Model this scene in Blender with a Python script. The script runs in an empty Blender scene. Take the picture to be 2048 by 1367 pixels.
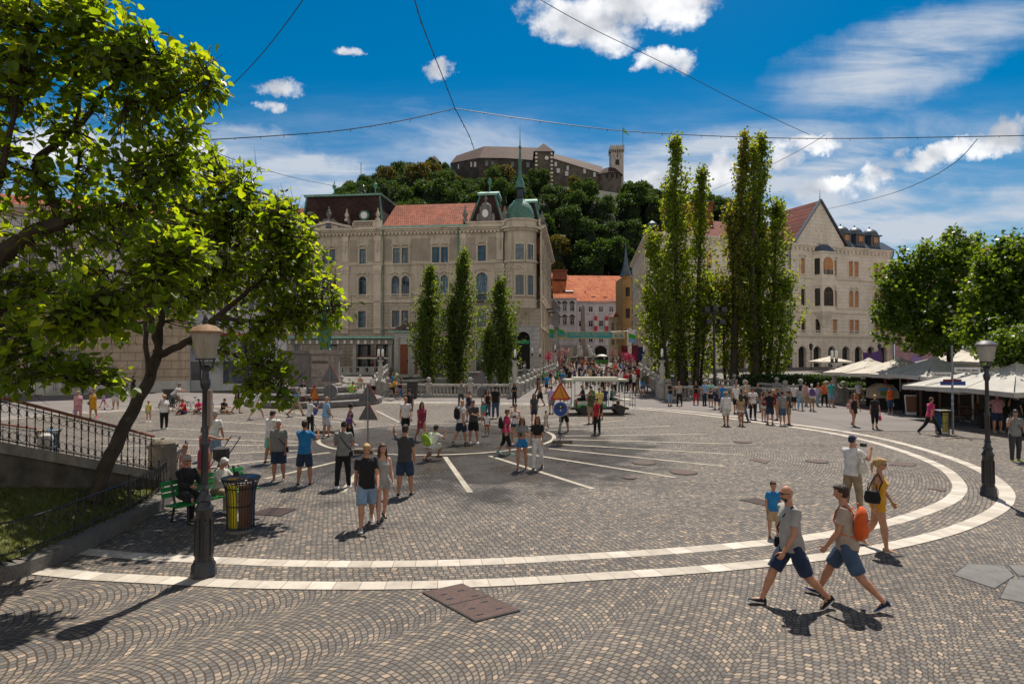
import bpy,bmesh,math,random
import numpy as np
from mathutils import Vector,Matrix,noise,Euler
R=math.radians
PI=math.pi
random.seed(7);np.random.seed(7)
sc=bpy.context.scene
COL=sc.collection
FPX,CX,CY,CAMH=1240.0,1024.0,683.5,3.6
PITCH=math.atan((708-CY)/FPX)
cam_d=bpy.data.cameras.new('camera');cam=bpy.data.objects.new('camera',cam_d);COL.objects.link(cam)
cam.location=(0,0,CAMH);cam.rotation_euler=(PI/2+PITCH,0,0)
cam_d.sensor_width=36;cam_d.lens=36*FPX/2048;cam_d.clip_start=0.1;cam_d.clip_end=6000
sc.camera=cam
sc.view_settings.view_transform='Standard';sc.view_settings.look='None'
sc.view_settings.exposure=0.36;sc.view_settings.gamma=1.0
try:sc.view_settings.use_curve_mapping=False
except Exception:pass
sc.render.engine='CYCLES'
try:
 sc.cycles.use_denoising=True
 sc.cycles.max_bounces=7;sc.cycles.transparent_max_bounces=8
 sc.cycles.diffuse_bounces=3;sc.cycles.glossy_bounces=3
 sc.cycles.transmission_bounces=4
except Exception:pass
SUN_EL,SUN_AZ=R(62),R(17)
sd=bpy.data.lights.new('sun','SUN');sun=bpy.data.objects.new('sun',sd);COL.objects.link(sun)
sd.energy=5.0;sd.angle=R(0.53);sd.color=(1.0,0.925,0.81)
sdir=Vector((math.sin(SUN_AZ)*math.cos(SUN_EL),math.cos(SUN_AZ)*math.cos(SUN_EL),math.sin(SUN_EL)))
sun.rotation_euler=sdir.to_track_quat('Z','Y').to_euler();sun.location=(0,0,60)
class NT:
 def __init__(s,tree):s.t=tree
 def node(s,ty,**kw):
  n=s.t.nodes.new(ty)
  for k,v in kw.items():setattr(n,k,v)
  return n
 def link(s,a,b):s.t.links.new(a,b)
 def val(s,v):n=s.node('ShaderNodeValue');n.outputs[0].default_value=v;return E(s,n.outputs[0])
class E:
 def __init__(s,nt,sock):s.nt,s.s=nt,sock
 def m(s,op,o=None,o2=None,clamp=False,rev=False):
  n=s.nt.node('ShaderNodeMath',operation=op);n.use_clamp=clamp
  a=[s,o]if not rev else[o,s]
  for i,x in enumerate(a+[o2]):
   if x is None:continue
   if isinstance(x,E):s.nt.link(x.s,n.inputs[i])
   else:n.inputs[i].default_value=x
  return E(s.nt,n.outputs[0])
 def __add__(s,o):return s.m('ADD',o)
 def __radd__(s,o):return s.m('ADD',o)
 def __sub__(s,o):return s.m('SUBTRACT',o)
 def __rsub__(s,o):return s.m('SUBTRACT',o,rev=True)
 def __mul__(s,o):return s.m('MULTIPLY',o)
 def __rmul__(s,o):return s.m('MULTIPLY',o)
 def __truediv__(s,o):return s.m('DIVIDE',o)
 def floor(s):return s.m('FLOOR')
 def frac(s):return s.m('FRACT')
 def sqrt(s):return s.m('SQRT')
 def min(s,o):return s.m('MINIMUM',o)
 def max(s,o):return s.m('MAXIMUM',o)
 def clamp(s):return s.m('ADD',0.0,clamp=True)
 def smooth(s,a,b,lo=0.0,hi=1.0):
  n=s.nt.node('ShaderNodeMapRange',interpolation_type='SMOOTHSTEP')
  s.nt.link(s.s,n.inputs[0])
  n.inputs[1].default_value=a;n.inputs[2].default_value=b;n.inputs[3].default_value=lo;n.inputs[4].default_value=hi
  return E(s.nt,n.outputs[0])
def comb(nt,x,y,z=0.0):
 n=nt.node('ShaderNodeCombineXYZ')
 for i,v in enumerate((x,y,z)):
  if isinstance(v,E):nt.link(v.s,n.inputs[i])
  else:n.inputs[i].default_value=v
 return n.outputs[0]
def noise_n(nt,vec,scale,detail=3.0,rough=0.5,dist=0.0):
 n=nt.node('ShaderNodeTexNoise');n.inputs['Scale'].default_value=scale
 n.inputs['Detail'].default_value=detail;n.inputs['Roughness'].default_value=rough;n.inputs['Distortion'].default_value=dist
 if vec is not None:nt.link(vec,n.inputs['Vector'])
 return n
def ramp(nt,fac,stops,interp='LINEAR'):
 n=nt.node('ShaderNodeValToRGB');cr=n.color_ramp;cr.interpolation=interp
 while len(cr.elements)<len(stops):cr.elements.new(0.5)
 for e,(p,c)in zip(cr.elements,stops):
  e.position=p;e.color=(c[0],c[1],c[2],1)
 nt.link(fac.s if isinstance(fac,E)else fac,n.inputs[0])
 return n.outputs[0]
def mixc(nt,fac,a,b,mode='MIX'):
 n=nt.node('ShaderNodeMix',data_type='RGBA',blend_type=mode)
 for v,i in((fac,0),(a,6),(b,7)):
  if isinstance(v,E):nt.link(v.s,n.inputs[i])
  elif isinstance(v,bpy.types.NodeSocket):nt.link(v,n.inputs[i])
  elif i==0:n.inputs[0].default_value=v
  else:n.inputs[i].default_value=(v[0],v[1],v[2],1)
 return n.outputs[2]
def vsplit(nt,vec):
 n=nt.node('ShaderNodeSeparateXYZ');nt.link(vec,n.inputs[0])
 return[E(nt,n.outputs[i])for i in range(3)]
def ray(px,py):
 c,s=math.cos(PITCH),math.sin(PITCH)
 x=(px-CX)/FPX;y=(py-CY)/FPX
 return Vector((x,c+y*s,s-y*c))
def at(px,py,D):
 r=ray(px,py);t=D/r.y
 return Vector((r.x*t,D,CAMH+r.z*t))
def gz(y):
 if y<46:return 0.0
 if y<108:return 1.6*(y-46)/62
 if y<150:return 1.6+0.6*(y-108)/42
 return 2.2
def G(px,py):
 r=ray(px,py);lo,hi=2.0,400.0
 if r.z>-0.001:hi=400
 for _ in range(60):
  m=(lo+hi)/2;t=m/r.y
  if CAMH+r.z*t>gz(m):lo=m
  else:hi=m
 t=lo/r.y
 return Vector((r.x*t,lo,gz(lo)))
def build_world():
 w=bpy.data.worlds.new('World');sc.world=w;w.use_nodes=True
 nt=NT(w.node_tree);w.node_tree.nodes.clear()
 sky=nt.node('ShaderNodeTexSky',sky_type='NISHITA');sky.sun_disc=False
 sky.sun_elevation=SUN_EL;sky.sun_rotation=SUN_AZ
 sky.altitude=300;sky.air_density=1.0;sky.dust_density=0.5;sky.ozone_density=2.5
 hs=nt.node('ShaderNodeHueSaturation');hs.inputs['Saturation'].default_value=1.62;hs.inputs['Hue'].default_value=0.49
 hs.inputs['Value'].default_value=1.12
 nt.link(sky.outputs[0],hs.inputs['Color'])
 tc=nt.node('ShaderNodeTexCoord');dx,dy,dz=vsplit(nt,tc.outputs['Generated'])
 dys=dy.max(0.05);u=dx/dys;v=dz/dys
 uv=comb(nt,u,v,0.0)
 warp=noise_n(nt,uv,8.0,9.0,0.68);wx,wy,wz=vsplit(nt,warp.outputs['Color'])
 uw=u+(wx-0.5)*0.12;vw=v+(wy-0.5)*0.085
 def uvp(px,py):r=ray(px,py);return r.x/r.y,r.z/r.y
 def blobs(lst):
  tot=None
  for px,py,rx,ry,ang,st in lst:
   cu,cv=uvp(px,py);a=R(-ang)
   du=uw-cu;dv=vw-cv
   e1=(du*math.cos(a)+dv*math.sin(a))*(FPX/rx)
   e2=(dv*math.cos(a)-du*math.sin(a))*(FPX/ry)
   k=(1.0-(e1*e1+e2*e2)).max(0.0)*st
   tot=k if tot is None else tot.max(k)
  return tot
 puffs=blobs([(1170,40,160,75,8,1.3),(1300,12,165,60,-6,1.25),(1330,115,70,32,-10,1.15),(880,130,46,24,-25,1.1),(555,178,66,26,5,1.1),(545,225,44,18,10,1.0),(700,103,34,15,0,1.0),(1620,285,75,28,-8,1.25),(1445,345,60,48,-60,1.1),(1290,355,50,24,-10,1.1),(1640,372,70,26,-20,1.15),(1740,350,90,26,-22,1.0),(1880,305,110,34,-18,1.25),(2000,275,110,42,-12,1.3),(1560,330,55,30,-35,0.9),(1985,530,50,22,0,1.0),(120,290,140,60,-6,1.1),(330,310,150,60,8,1.1)])
 fine=noise_n(nt,uv,22.0,8.0,0.62);fe=E(nt,fine.outputs['Fac'])*0.6+E(nt,noise_n(nt,uv,9.0,8.0,0.65).outputs['Fac'])*0.4
 pm=(puffs+(fe-0.52)*3.6*puffs.smooth(0.0,0.22)).smooth(0.10,1.0)
 mp=nt.node('ShaderNodeMapping');mp.inputs['Rotation'].default_value=(0,0,R(24));mp.inputs['Scale'].default_value=(1.3,6.0,1)
 nt.link(uv,mp.inputs[0])
 ci=E(nt,noise_n(nt,mp.outputs[0],1.9,9.0,0.62,0.6).outputs['Fac'])
 mp2=nt.node('ShaderNodeMapping');mp2.inputs['Rotation'].default_value=(0,0,R(-12));mp2.inputs['Scale'].default_value=(1.0,4.6,1)
 nt.link(uv,mp2.inputs[0])
 ci2=E(nt,noise_n(nt,mp2.outputs[0],2.6,9.0,0.6,0.4).outputs['Fac'])
 low=v.smooth(0.46,0.26)
 veilb=blobs([(1840,110,430,120,-22,1.0),(520,330,330,85,14,1.5),(1500,330,620,120,-8,0.85),(1800,430,460,90,-3,1.2),(1300,380,300,70,0,1.2),(650,390,200,50,4,1.2),(900,270,300,70,6,0.6)])
 veil=(ci.smooth(0.40,0.72)*(veilb.clamp()*0.75+low*0.35)+ci2.smooth(0.46,0.75)*low*0.45+veilb.smooth(0.35,1.0)*ci2.smooth(0.3,0.6)*0.45+low*0.10).clamp()
 veil=(veil*1.15).clamp()
 shade=E(nt,noise_n(nt,uv,9.0,4.0,0.5).outputs['Fac']).smooth(0.35,0.62)
 ccol=mixc(nt,shade,(7.0,7.4,8.2),(14.5,14.6,14.8))
 vcol=(7.6,8.5,9.8)
 hzn=v.smooth(0.20,-0.02)
 base=mixc(nt,hzn,hs.outputs[0],(5.6,7.0,8.8))
 c1=mixc(nt,veil,base,vcol)
 c2=mixc(nt,pm,c1,ccol)
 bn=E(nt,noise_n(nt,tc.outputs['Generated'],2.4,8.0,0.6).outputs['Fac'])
 back=dy.smooth(0.02,-0.22)*(bn.smooth(0.34,0.56)*0.8+0.12)  # unseen bright cloud cover added behind the camera to fill shaded facades
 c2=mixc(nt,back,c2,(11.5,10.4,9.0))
 c2=mixc(nt,dz.smooth(0.50,0.85)*0.62,c2,(0.25,0.55,1.3))  # sky overhead, out of frame, darkened to deepen shadows on the ground
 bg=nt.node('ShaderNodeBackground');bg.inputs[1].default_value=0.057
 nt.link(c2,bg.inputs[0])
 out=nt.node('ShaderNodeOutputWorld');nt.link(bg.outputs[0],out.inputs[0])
build_world()
MATS={}
def principled(name):
 m=bpy.data.materials.new(name);m.use_nodes=True
 nt=NT(m.node_tree);b=m.node_tree.nodes['Principled BSDF']
 return m,nt,b
def mat(name,col,rough=0.75,var=0.18,scale=6.0,bump=0.15,metal=0.0,spec=0.35,col2=None,bscale=None,coat=0.0,dirt=0.0):
 """generic weathered surface: noise-varied colour, roughness and bump"""
 if name in MATS:return MATS[name]
 m,nt,b=principled(name)
 tc=nt.node('ShaderNodeTexCoord').outputs['Object']
 n1=E(nt,noise_n(nt,tc,scale,5.0,0.6).outputs['Fac'])
 lo=[c*(1-var)for c in col];hi=[min(1,c*(1+var))for c in(col2 or col)]
 c=ramp(nt,n1,[(0.3,lo),(0.7,hi)])
 if dirt>0:
  mp=nt.node('ShaderNodeMapping');mp.inputs['Scale'].default_value=(1.4,1.4,0.16);nt.link(tc,mp.inputs[0])
  d=E(nt,noise_n(nt,mp.outputs[0],1.1,6.0,0.65).outputs['Fac']).smooth(0.42,0.72)
  c=mixc(nt,d*dirt,c,[x*0.42 for x in col])
 nt.link(c,b.inputs['Base Color'])
 b.inputs['Roughness'].default_value=rough;b.inputs['Metallic'].default_value=metal
 b.inputs['Specular IOR Level'].default_value=spec
 if coat:b.inputs['Coat Weight'].default_value=coat
 if bump>0:
  bp=nt.node('ShaderNodeBump');bp.inputs['Strength'].default_value=bump;bp.inputs['Distance'].default_value=0.02
  nt.link(noise_n(nt,tc,bscale or scale*6,4.0,0.6).outputs['Fac'],bp.inputs['Height']);nt.link(bp.outputs[0],b.inputs['Normal'])
 MATS[name]=m;return m
def plain(name,col,rough=0.6,metal=0.0,spec=0.4):
 if name in MATS:return MATS[name]
 m,nt,b=principled(name)
 tc=nt.node('ShaderNodeTexCoord').outputs['Object']
 n1=noise_n(nt,tc,14.0,3.0,0.6).outputs['Fac']
 nt.link(ramp(nt,n1,[(0.3,[c*.88 for c in col]),(0.7,[min(1,c*1.1)for c in col])]),b.inputs['Base Color'])
 b.inputs['Roughness'].default_value=rough;b.inputs['Metallic'].default_value=metal;b.inputs['Specular IOR Level'].default_value=spec
 MATS[name]=m;return m
def glass_mat(name,col=(0.03,0.045,0.055),rough=0.06,var=0.5):
 if name in MATS:return MATS[name]
 m,nt,b=principled(name)
 oi=nt.node('ShaderNodeObjectInfo');r=E(nt,oi.outputs['Random'])
 tc=nt.node('ShaderNodeTexCoord').outputs['Object']
 n1=E(nt,noise_n(nt,tc,1.3,2.0,0.5).outputs['Fac'])
 c=ramp(nt,(n1+(r-0.5)*var).clamp(),[(0.25,[x*0.5 for x in col]),(0.6,col),(0.9,[x*3.0 for x in col])])
 mp=nt.node('ShaderNodeMapping');mp.inputs['Scale'].default_value=(2.6,1,.35);nt.link(tc,mp.inputs[0]);ofs=nt.node('ShaderNodeVectorMath',operation='ADD');nt.link(mp.outputs[0],ofs.inputs[0]);nt.link(comb(nt,r*37.0,r*11.0,r*5.0),ofs.inputs[1])
 cu=E(nt,noise_n(nt,ofs.outputs[0],1.0,2.0,0.4).outputs['Fac']).smooth(0.52,0.60)
 c=mixc(nt,cu*(r*7.3).frac().smooth(0.25,0.9)*0.55,c,(.34,.33,.31))
 nt.link(c,b.inputs['Base Color']);b.inputs['Roughness'].default_value=rough;b.inputs['Specular IOR Level'].default_value=0.9
 bp=nt.node('ShaderNodeBump');bp.inputs['Strength'].default_value=0.12;bp.inputs['Distance'].default_value=0.05
 nt.link(noise_n(nt,tc,0.9,1.0,0.5).outputs['Fac'],bp.inputs['Height']);nt.link(bp.outputs[0],b.inputs['Normal'])
 MATS[name]=m;return m
def leaf_mat(name,col,tcol,trans=0.45,rough=0.45,var=0.35):
 if name in MATS:return MATS[name]
 m,nt,b=principled(name)
 tc=nt.node('ShaderNodeTexCoord').outputs['Object']
 at_=nt.node('ShaderNodeAttribute');at_.attribute_name='tone'
 f=(E(nt,at_.outputs['Fac'])*0.75+E(nt,noise_n(nt,tc,0.7,3.0,0.6).outputs['Fac'])*0.35)
 c=ramp(nt,f,[(0.15,[x*(1-var)for x in col]),(0.55,col),(0.95,[min(1,x*(1+1.1*var))for x in col])])
 t=ramp(nt,f,[(0.1,[x*(1-var)for x in tcol]),(0.6,tcol),(1.0,(min(1,tcol[0]*1.7),min(1,tcol[1]*1.2),tcol[2]))])
 nt.link(c,b.inputs['Base Color']);b.inputs['Roughness'].default_value=rough;b.inputs['Specular IOR Level'].default_value=0.35
 tr=nt.node('ShaderNodeBsdfTranslucent');nt.link(t,tr.inputs[0])
 mx=nt.node('ShaderNodeMixShader');mx.inputs[0].default_value=trans
 nt.link(b.outputs[0],mx.inputs[1]);nt.link(tr.outputs[0],mx.inputs[2])
 out=m.node_tree.nodes['Material Output'];nt.link(mx.outputs[0],out.inputs[0])
 MATS[name]=m;return m
def tag(o,label=None,cat=None,group=None,kind=None):
 if label:o['label']=label
 if cat:o['category']=cat
 if group:o['group']=group
 if kind:o['kind']=kind
 return o
def empty(name,loc,rz=0.0,label=None,cat=None,group=None):
 o=bpy.data.objects.new(name,None);COL.objects.link(o);o.location=loc;o.rotation_euler=(0,0,rz)
 o.empty_display_size=0.3
 return tag(o,label,cat,group)
def mesh_obj(name,me,parent=None,loc=None):
 o=bpy.data.objects.new(name,me);COL.objects.link(o)
 if parent is not None:o.parent=parent
 if loc is not None:o.location=loc
 return o
def copy_tree(o,parent=None):
 c=o.copy();COL.objects.link(c)
 if parent is not None:c.parent=parent
 for ch in list(o.children):copy_tree(ch,c)
 return c
class MB:
 """collects polygons, builds ONE mesh object"""
 def __init__(s):s.v=[];s.f=[];s.m=[];s.mi=0;s.T=None
 def add(s,vs,fs):
  b=len(s.v)
  if s.T is not None:vs=[s.T@Vector(p)for p in vs]
  s.v+=[tuple(p)for p in vs];s.f+=[tuple(b+i for i in f)for f in fs];s.m+=[s.mi]*len(fs)
  return s
 def box(s,x0,x1,y0,y1,z0,z1):
  return s.add([(x0,y0,z0),(x1,y0,z0),(x1,y1,z0),(x0,y1,z0),(x0,y0,z1),(x1,y0,z1),(x1,y1,z1),(x0,y1,z1)],[(0,3,2,1),(4,5,6,7),(0,1,5,4),(1,2,6,5),(2,3,7,6),(3,0,4,7)])
 def cbox(s,c,sx,sy,sz,rz=0.0,taper=1.0):
  ca,sa=math.cos(rz),math.sin(rz);vs=[]
  for z,k in((0,1.0),(sz,taper)):
   for x,y in((-1,-1),(1,-1),(1,1),(-1,1)):
    X,Y=x*sx/2*k,y*sy/2*k
    vs.append((c[0]+X*ca-Y*sa,c[1]+X*sa+Y*ca,c[2]+z))
  return s.add(vs,[(0,3,2,1),(4,5,6,7),(0,1,5,4),(1,2,6,5),(2,3,7,6),(3,0,4,7)])
 def prism(s,poly,z0,z1):
  n=len(poly);vs=[(x,y,z0)for x,y in poly]+[(x,y,z1)for x,y in poly]
  fs=[tuple(range(n-1,-1,-1)),tuple(range(n,2*n))]+[(i,(i+1)%n,n+(i+1)%n,n+i)for i in range(n)]
  return s.add(vs,fs)
 def lathe(s,prof,segs=12,c=(0,0,0),cap=True,rot=0.0,sx=1.0,sy=1.0):
  vs=[];fs=[];n=len(prof)
  for r,z in prof:
   for i in range(segs):
    a=rot+2*PI*i/segs;vs.append((c[0]+r*math.cos(a)*sx,c[1]+r*math.sin(a)*sy,c[2]+z))
  for j in range(n-1):
   for i in range(segs):
    k=(i+1)%segs;fs.append((j*segs+i,j*segs+k,(j+1)*segs+k,(j+1)*segs+i))
  if cap:fs+=[tuple(range(segs-1,-1,-1)),tuple((n-1)*segs+i for i in range(segs))]
  return s.add(vs,fs)
 def tube(s,pts,r,segs=6,cap=True,flat=1.0):
  pts=[Vector(p)for p in pts];n=len(pts)
  rs=r if isinstance(r,(list,tuple))else[r]*n
  vs=[];fs=[];up=Vector((0,0,1));prev=None
  for i,p in enumerate(pts):
   t=(pts[min(i+1,n-1)]-pts[max(i-1,0)])
   if t.length<1e-9:t=Vector((0,0,1))
   t.normalize()
   if prev is None:
    a=up if abs(t.z)<0.9 else Vector((1,0,0));x=t.cross(a).normalized()
   else:
    x=prev-t*prev.dot(t)
    x=x.normalized()if x.length>1e-6 else t.orthogonal().normalized()
   prev=x;y=t.cross(x)
   for k in range(segs):
    a=2*PI*k/segs;vs.append(p+x*math.cos(a)*rs[i]+y*math.sin(a)*rs[i]*flat)
  for j in range(n-1):
   for i in range(segs):
    k=(i+1)%segs;fs.append((j*segs+i,j*segs+k,(j+1)*segs+k,(j+1)*segs+i))
  if cap:fs+=[tuple(range(segs-1,-1,-1)),tuple((n-1)*segs+i for i in range(segs))]
  return s.add(vs,fs)
 def ball(s,c,rx,ry=None,rz=None,segs=8,rings=6):
  ry=ry or rx;rz=rz or rx;vs=[];fs=[]
  for j in range(1,rings):
   ph=PI*j/rings
   for i in range(segs):
    a=2*PI*i/segs;vs.append((c[0]+rx*math.sin(ph)*math.cos(a),c[1]+ry*math.sin(ph)*math.sin(a),c[2]-rz*math.cos(ph)))
  b=len(vs);vs+=[(c[0],c[1],c[2]-rz),(c[0],c[1],c[2]+rz)]
  for j in range(rings-2):
   for i in range(segs):
    k=(i+1)%segs;fs.append((j*segs+i,j*segs+k,(j+1)*segs+k,(j+1)*segs+i))
  for i in range(segs):
   k=(i+1)%segs;fs.append((b,k,i));fs.append((b+1,(rings-2)*segs+i,(rings-2)*segs+k))
  return s.add(vs,fs)
 def slab(s,poly3,d):
  """polygon in space given thickness along vector d"""
  n=len(poly3);d=Vector(d);a=[Vector(p)for p in poly3]
  return s.add(a+[p+d for p in a],[tuple(range(n-1,-1,-1)),tuple(range(n,2*n))]+[(i,(i+1)%n,n+(i+1)%n,n+i)for i in range(n)])
 def mesh(s,name,mats,smooth=False,fix=True):
  me=bpy.data.meshes.new(name);me.from_pydata(s.v,[],s.f)
  if not isinstance(mats,(list,tuple)):mats=[mats]
  for m in mats:me.materials.append(m)
  if len(mats)>1:me.polygons.foreach_set('material_index',s.m)
  if fix:
   bm=bmesh.new();bm.from_mesh(me);bmesh.ops.recalc_face_normals(bm,faces=bm.faces);bm.to_mesh(me);bm.free()
  if smooth:
   me.polygons.foreach_set('use_smooth',[True]*len(me.polygons))
   try:me.set_sharp_from_angle(angle=R(40))
   except Exception:pass
  me.update();return me
 def build(s,name,mats,parent=None,loc=None,smooth=False,fix=True):
  return mesh_obj(name,s.mesh(name,mats,smooth,fix),parent,loc)
def tag_new(o,*a,**k):return tag(o,*a,**k)
FC=(-3.2,27.2)
def cobble(name,mode,joint=(0.048,0.031,0.019),wet=False,sz=0.090,bright=1.36):
 m,nt,b=principled(name)
 tc=nt.node('ShaderNodeTexCoord').outputs['Object']
 X,Y,Z=vsplit(nt,tc)
 wn=noise_n(nt,tc,4.0,2.0,0.5);wx,wy,wz=vsplit(nt,wn.outputs['Color'])
 X0,Y0=X,Y
 X=X+(wx-0.5)*0.07;Y=Y+(wy-0.5)*0.07
 if mode=='polar':
  dx=X-FC[0];dy=Y-FC[1]
  r=(dx*dx+dy*dy).sqrt();th=dy.m('ARCTAN2',dx)
  vv=r/sz;row=vv.floor();n=((row+0.5)*(2*PI/1.15)).m('ROUND');ci=nt.val(0.0)
  off=(row*0.377).frac()
  uu=(th*(1/(2*PI))+0.5)*n+off
 else:
  W=1.70;RR=1.20;A=R(44)
  a=X*math.sin(A)-Y*math.cos(A);bb=X*math.cos(A)+Y*math.sin(A)
  ca=a/W;ci=ca.floor();xa=(ca-ci-0.5)*W
  th=(xa/RR).m('ARCSINE')
  vv=(bb+(RR*RR-xa*xa).sqrt()*1.0*-1.0)/sz+ci*0.5
  row=vv.floor()
  uu=th*(RR/(sz*1.04))+(row*0.377+ci*0.21).frac()
 col=uu.floor();fu=uu.frac();fv=vv.frac()
 wnz=nt.node('ShaderNodeTexWhiteNoise',noise_dimensions='3D');nt.link(comb(nt,col,row,ci),wnz.inputs['Vector'])
 rnd=E(nt,wnz.outputs['Value']);r2,r3,r4=vsplit(nt,wnz.outputs['Color'])
 eu=fu.min(1.0-fu);ev=fv.min(1.0-fv)
 fn=E(nt,noise_n(nt,tc,38.0,2.0,0.5).outputs['Fac'])-0.5
 cm=eu.min(ev)+fn*0.07-r3*0.035
 jm=cm.smooth(0.050,0.118)
 sc_=ramp(nt,rnd,[(0.0,(0.066,0.068,0.073)),(0.30,(0.088,0.088,0.090)),(0.62,(0.112,0.110,0.107)),(0.82,(0.138,0.132,0.125)),(0.95,(0.165,0.153,0.14)),(1.0,(0.235,0.21,0.185))])
 tint=ramp(nt,r2,[(0.0,(1.0,0.97,0.95)),(0.5,(1.07,1,.92)),(1.0,(1.16,1.0,0.86))])
 sc_=mixc(nt,1.0,sc_,tint,'MULTIPLY')
 grain=E(nt,noise_n(nt,tc,60.0,4.0,0.7).outputs['Fac'])
 sc_=mixc(nt,1.0,sc_,ramp(nt,grain,[(0.2,(0.72,0.72,0.72)),(0.8,(1.25,1.25,1.25))]),'MULTIPLY')
 c=mixc(nt,jm,joint,sc_)
 big=E(nt,noise_n(nt,tc,0.35,5.0,0.6).outputs['Fac'])
 c=mixc(nt,1.0,c,ramp(nt,big,[(0.3,(0.80*bright,0.79*bright,0.78*bright)),(0.7,(1.15*bright,1.15*bright,1.14*bright))]),'MULTIPLY')
 st=E(nt,noise_n(nt,tc,2.3,5.0,0.7).outputs['Fac']).smooth(0.66,0.74)
 c=mixc(nt,st*0.5,c,(0.04,0.036,0.032))
 rough=0.78-rnd*0.12
 if wet:
  dx=X0-(-1.6);dy=(Y0-24.0)
  d=(dx*dx+dy*dy*0.75).sqrt()
  wn2=E(nt,noise_n(nt,tc,0.55,5.0,0.65).outputs['Fac'])
  wm=(d+(wn2-0.5)*11.0).smooth(8.4,5.6)
  c=mixc(nt,wm,c,mixc(nt,1.0,c,(0.36,0.35,0.33),'MULTIPLY'))
  pud=(wn2.smooth(0.42,0.62)*wm)
  rough=rough*(1.0-wm*0.45)-pud*0.14
  jm2=jm
 nt.link(c,b.inputs['Base Color'])
 nt.link(rough.s,b.inputs['Roughness']);b.inputs['Specular IOR Level'].default_value=0.32
 h=jm*(0.75+r4*0.45)+grain*0.18
 bp=nt.node('ShaderNodeBump');bp.inputs['Strength'].default_value=0.75;bp.inputs['Distance'].default_value=0.014
 nt.link(h.s,bp.inputs['Height']);nt.link(bp.outputs[0],b.inputs['Normal'])
 return m
def asphalt(name,col):
 m,nt,b=principled(name)
 tc=nt.node('ShaderNodeTexCoord').outputs['Object']
 n1=E(nt,noise_n(nt,tc,0.35,6.0,0.62).outputs['Fac']);n2=E(nt,noise_n(nt,tc,90.0,3.0,0.7).outputs['Fac'])
 n3=E(nt,noise_n(nt,tc,2.6,5.0,0.7,0.8).outputs['Fac']).smooth(0.60,0.70)
 c=ramp(nt,n1,[(0.3,[x*.8 for x in col]),(0.7,[x*1.14 for x in col])])
 c=mixc(nt,1.0,c,ramp(nt,n2,[(0.25,(0.78,)*3),(0.75,(1.2,)*3)]),'MULTIPLY')
 c=mixc(nt,n3*0.3,c,[x*.5 for x in col])
 nt.link(c,b.inputs['Base Color']);b.inputs['Roughness'].default_value=0.85;b.inputs['Specular IOR Level'].default_value=0.3
 bp=nt.node('ShaderNodeBump');bp.inputs['Strength'].default_value=0.3;bp.inputs['Distance'].default_value=0.01
 nt.link(n2.s,bp.inputs['Height']);nt.link(bp.outputs[0],b.inputs['Normal'])
 return m
M_ASPH=asphalt('asphalt',(0.165,0.148,0.142))
M_COB_OUT=cobble('cobble_arcs','arc')
M_COB_IN=cobble('cobble_rings','polar',wet=True)
M_COB_BAND=cobble('cobble_band','polar',sz=0.092)
M_STREET=asphalt('street_paving',(0.16,0.145,0.135))
def band_mat():
 m,nt,b=principled('white_stone_band')
 tc=nt.node('ShaderNodeTexCoord').outputs['Object'];X,Y,Z=vsplit(nt,tc)
 dx=X-FC[0];dy=Y-FC[1]
 uu=(dy.m('ARCTAN2',dx))*44.0;col=uu.floor();f=uu.frac()
 wnz=nt.node('ShaderNodeTexWhiteNoise',noise_dimensions='1D');nt.link(col.s,wnz.inputs['W'])
 r=E(nt,wnz.outputs['Value'])
 c=ramp(nt,r,[(0.0,(0.37,0.33,0.28)),(0.5,(0.46,0.41,0.35)),(1.0,(0.54,0.49,0.43))])
 n=E(nt,noise_n(nt,tc,3.0,7.0,0.7).outputs['Fac'])
 c=mixc(nt,1.0,c,ramp(nt,n,[(0.28,(0.66,0.64,0.62)),(0.42,(0.88,0.87,0.86)),(0.6,(1.04,1.04,1.04))]),'MULTIPLY')
 j=f.min(1.0-f).smooth(0.006,0.022)
 c=mixc(nt,j,(0.14,0.11,0.085),c)
 nt.link(c,b.inputs['Base Color']);b.inputs['Roughness'].default_value=0.7
 return m
M_BAND=band_mat()
M_RAY=mat('pale_stone_strip',(0.33,0.295,0.235),0.75,0.3,2.5)
M_STONE=mat('pale_limestone',(0.38,0.36,0.33),0.8,0.2,3.0,0.35,dirt=0.55)
M_STONED=mat('grey_limestone',(0.20,0.19,0.18),0.85,0.25,3.0,0.5,dirt=0.6)
M_IRON=mat('black_iron',(0.018,0.018,0.02),0.42,0.3,9.0,0.12,spec=0.5)
def sheet(name,poly,z,m,cuts=None):
 """flat or ramped sheet: polygon of (x, y); z is the height above gz(y)"""
 bm=bmesh.new();vs=[bm.verts.new((x,y,0))for x,y in poly];bm.faces.new(vs)
 ys=[46,52,56,62,70,80,90,100,108,120,135,150]
 for yy in ys:
  bmesh.ops.bisect_plane(bm,geom=bm.verts[:]+bm.edges[:]+bm.faces[:],plane_co=(0,yy,0),plane_no=(0,1,0))
 for v in bm.verts:v.co.z=gz(v.co.y)+z
 bmesh.ops.recalc_face_normals(bm,faces=bm.faces)
 if bm.faces and sum(f.normal.z for f in bm.faces)<0:bmesh.ops.reverse_faces(bm,faces=bm.faces)
 me=bpy.data.meshes.new(name);bm.to_mesh(me);bm.free();me.materials.append(m)
 return tag(mesh_obj(name,me),kind='structure')
sheet('square_ground',[(-700,-60),(700,-60),(700,46.0),(60,46.0),(24.0,46.2),(11.9,49.0),(11.9,51.2),(-17.0,52.6),(-60,60),(-160,110),(-700,110)],0.0,M_ASPH)
sheet('far_bank_ground',[(-160,112),(-60,84),(-28,82),(3,79.5),(20,78),(44,72),(700,66),(700,900),(-700,900),(-700,112)],-0.002,M_STREET)
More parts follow.
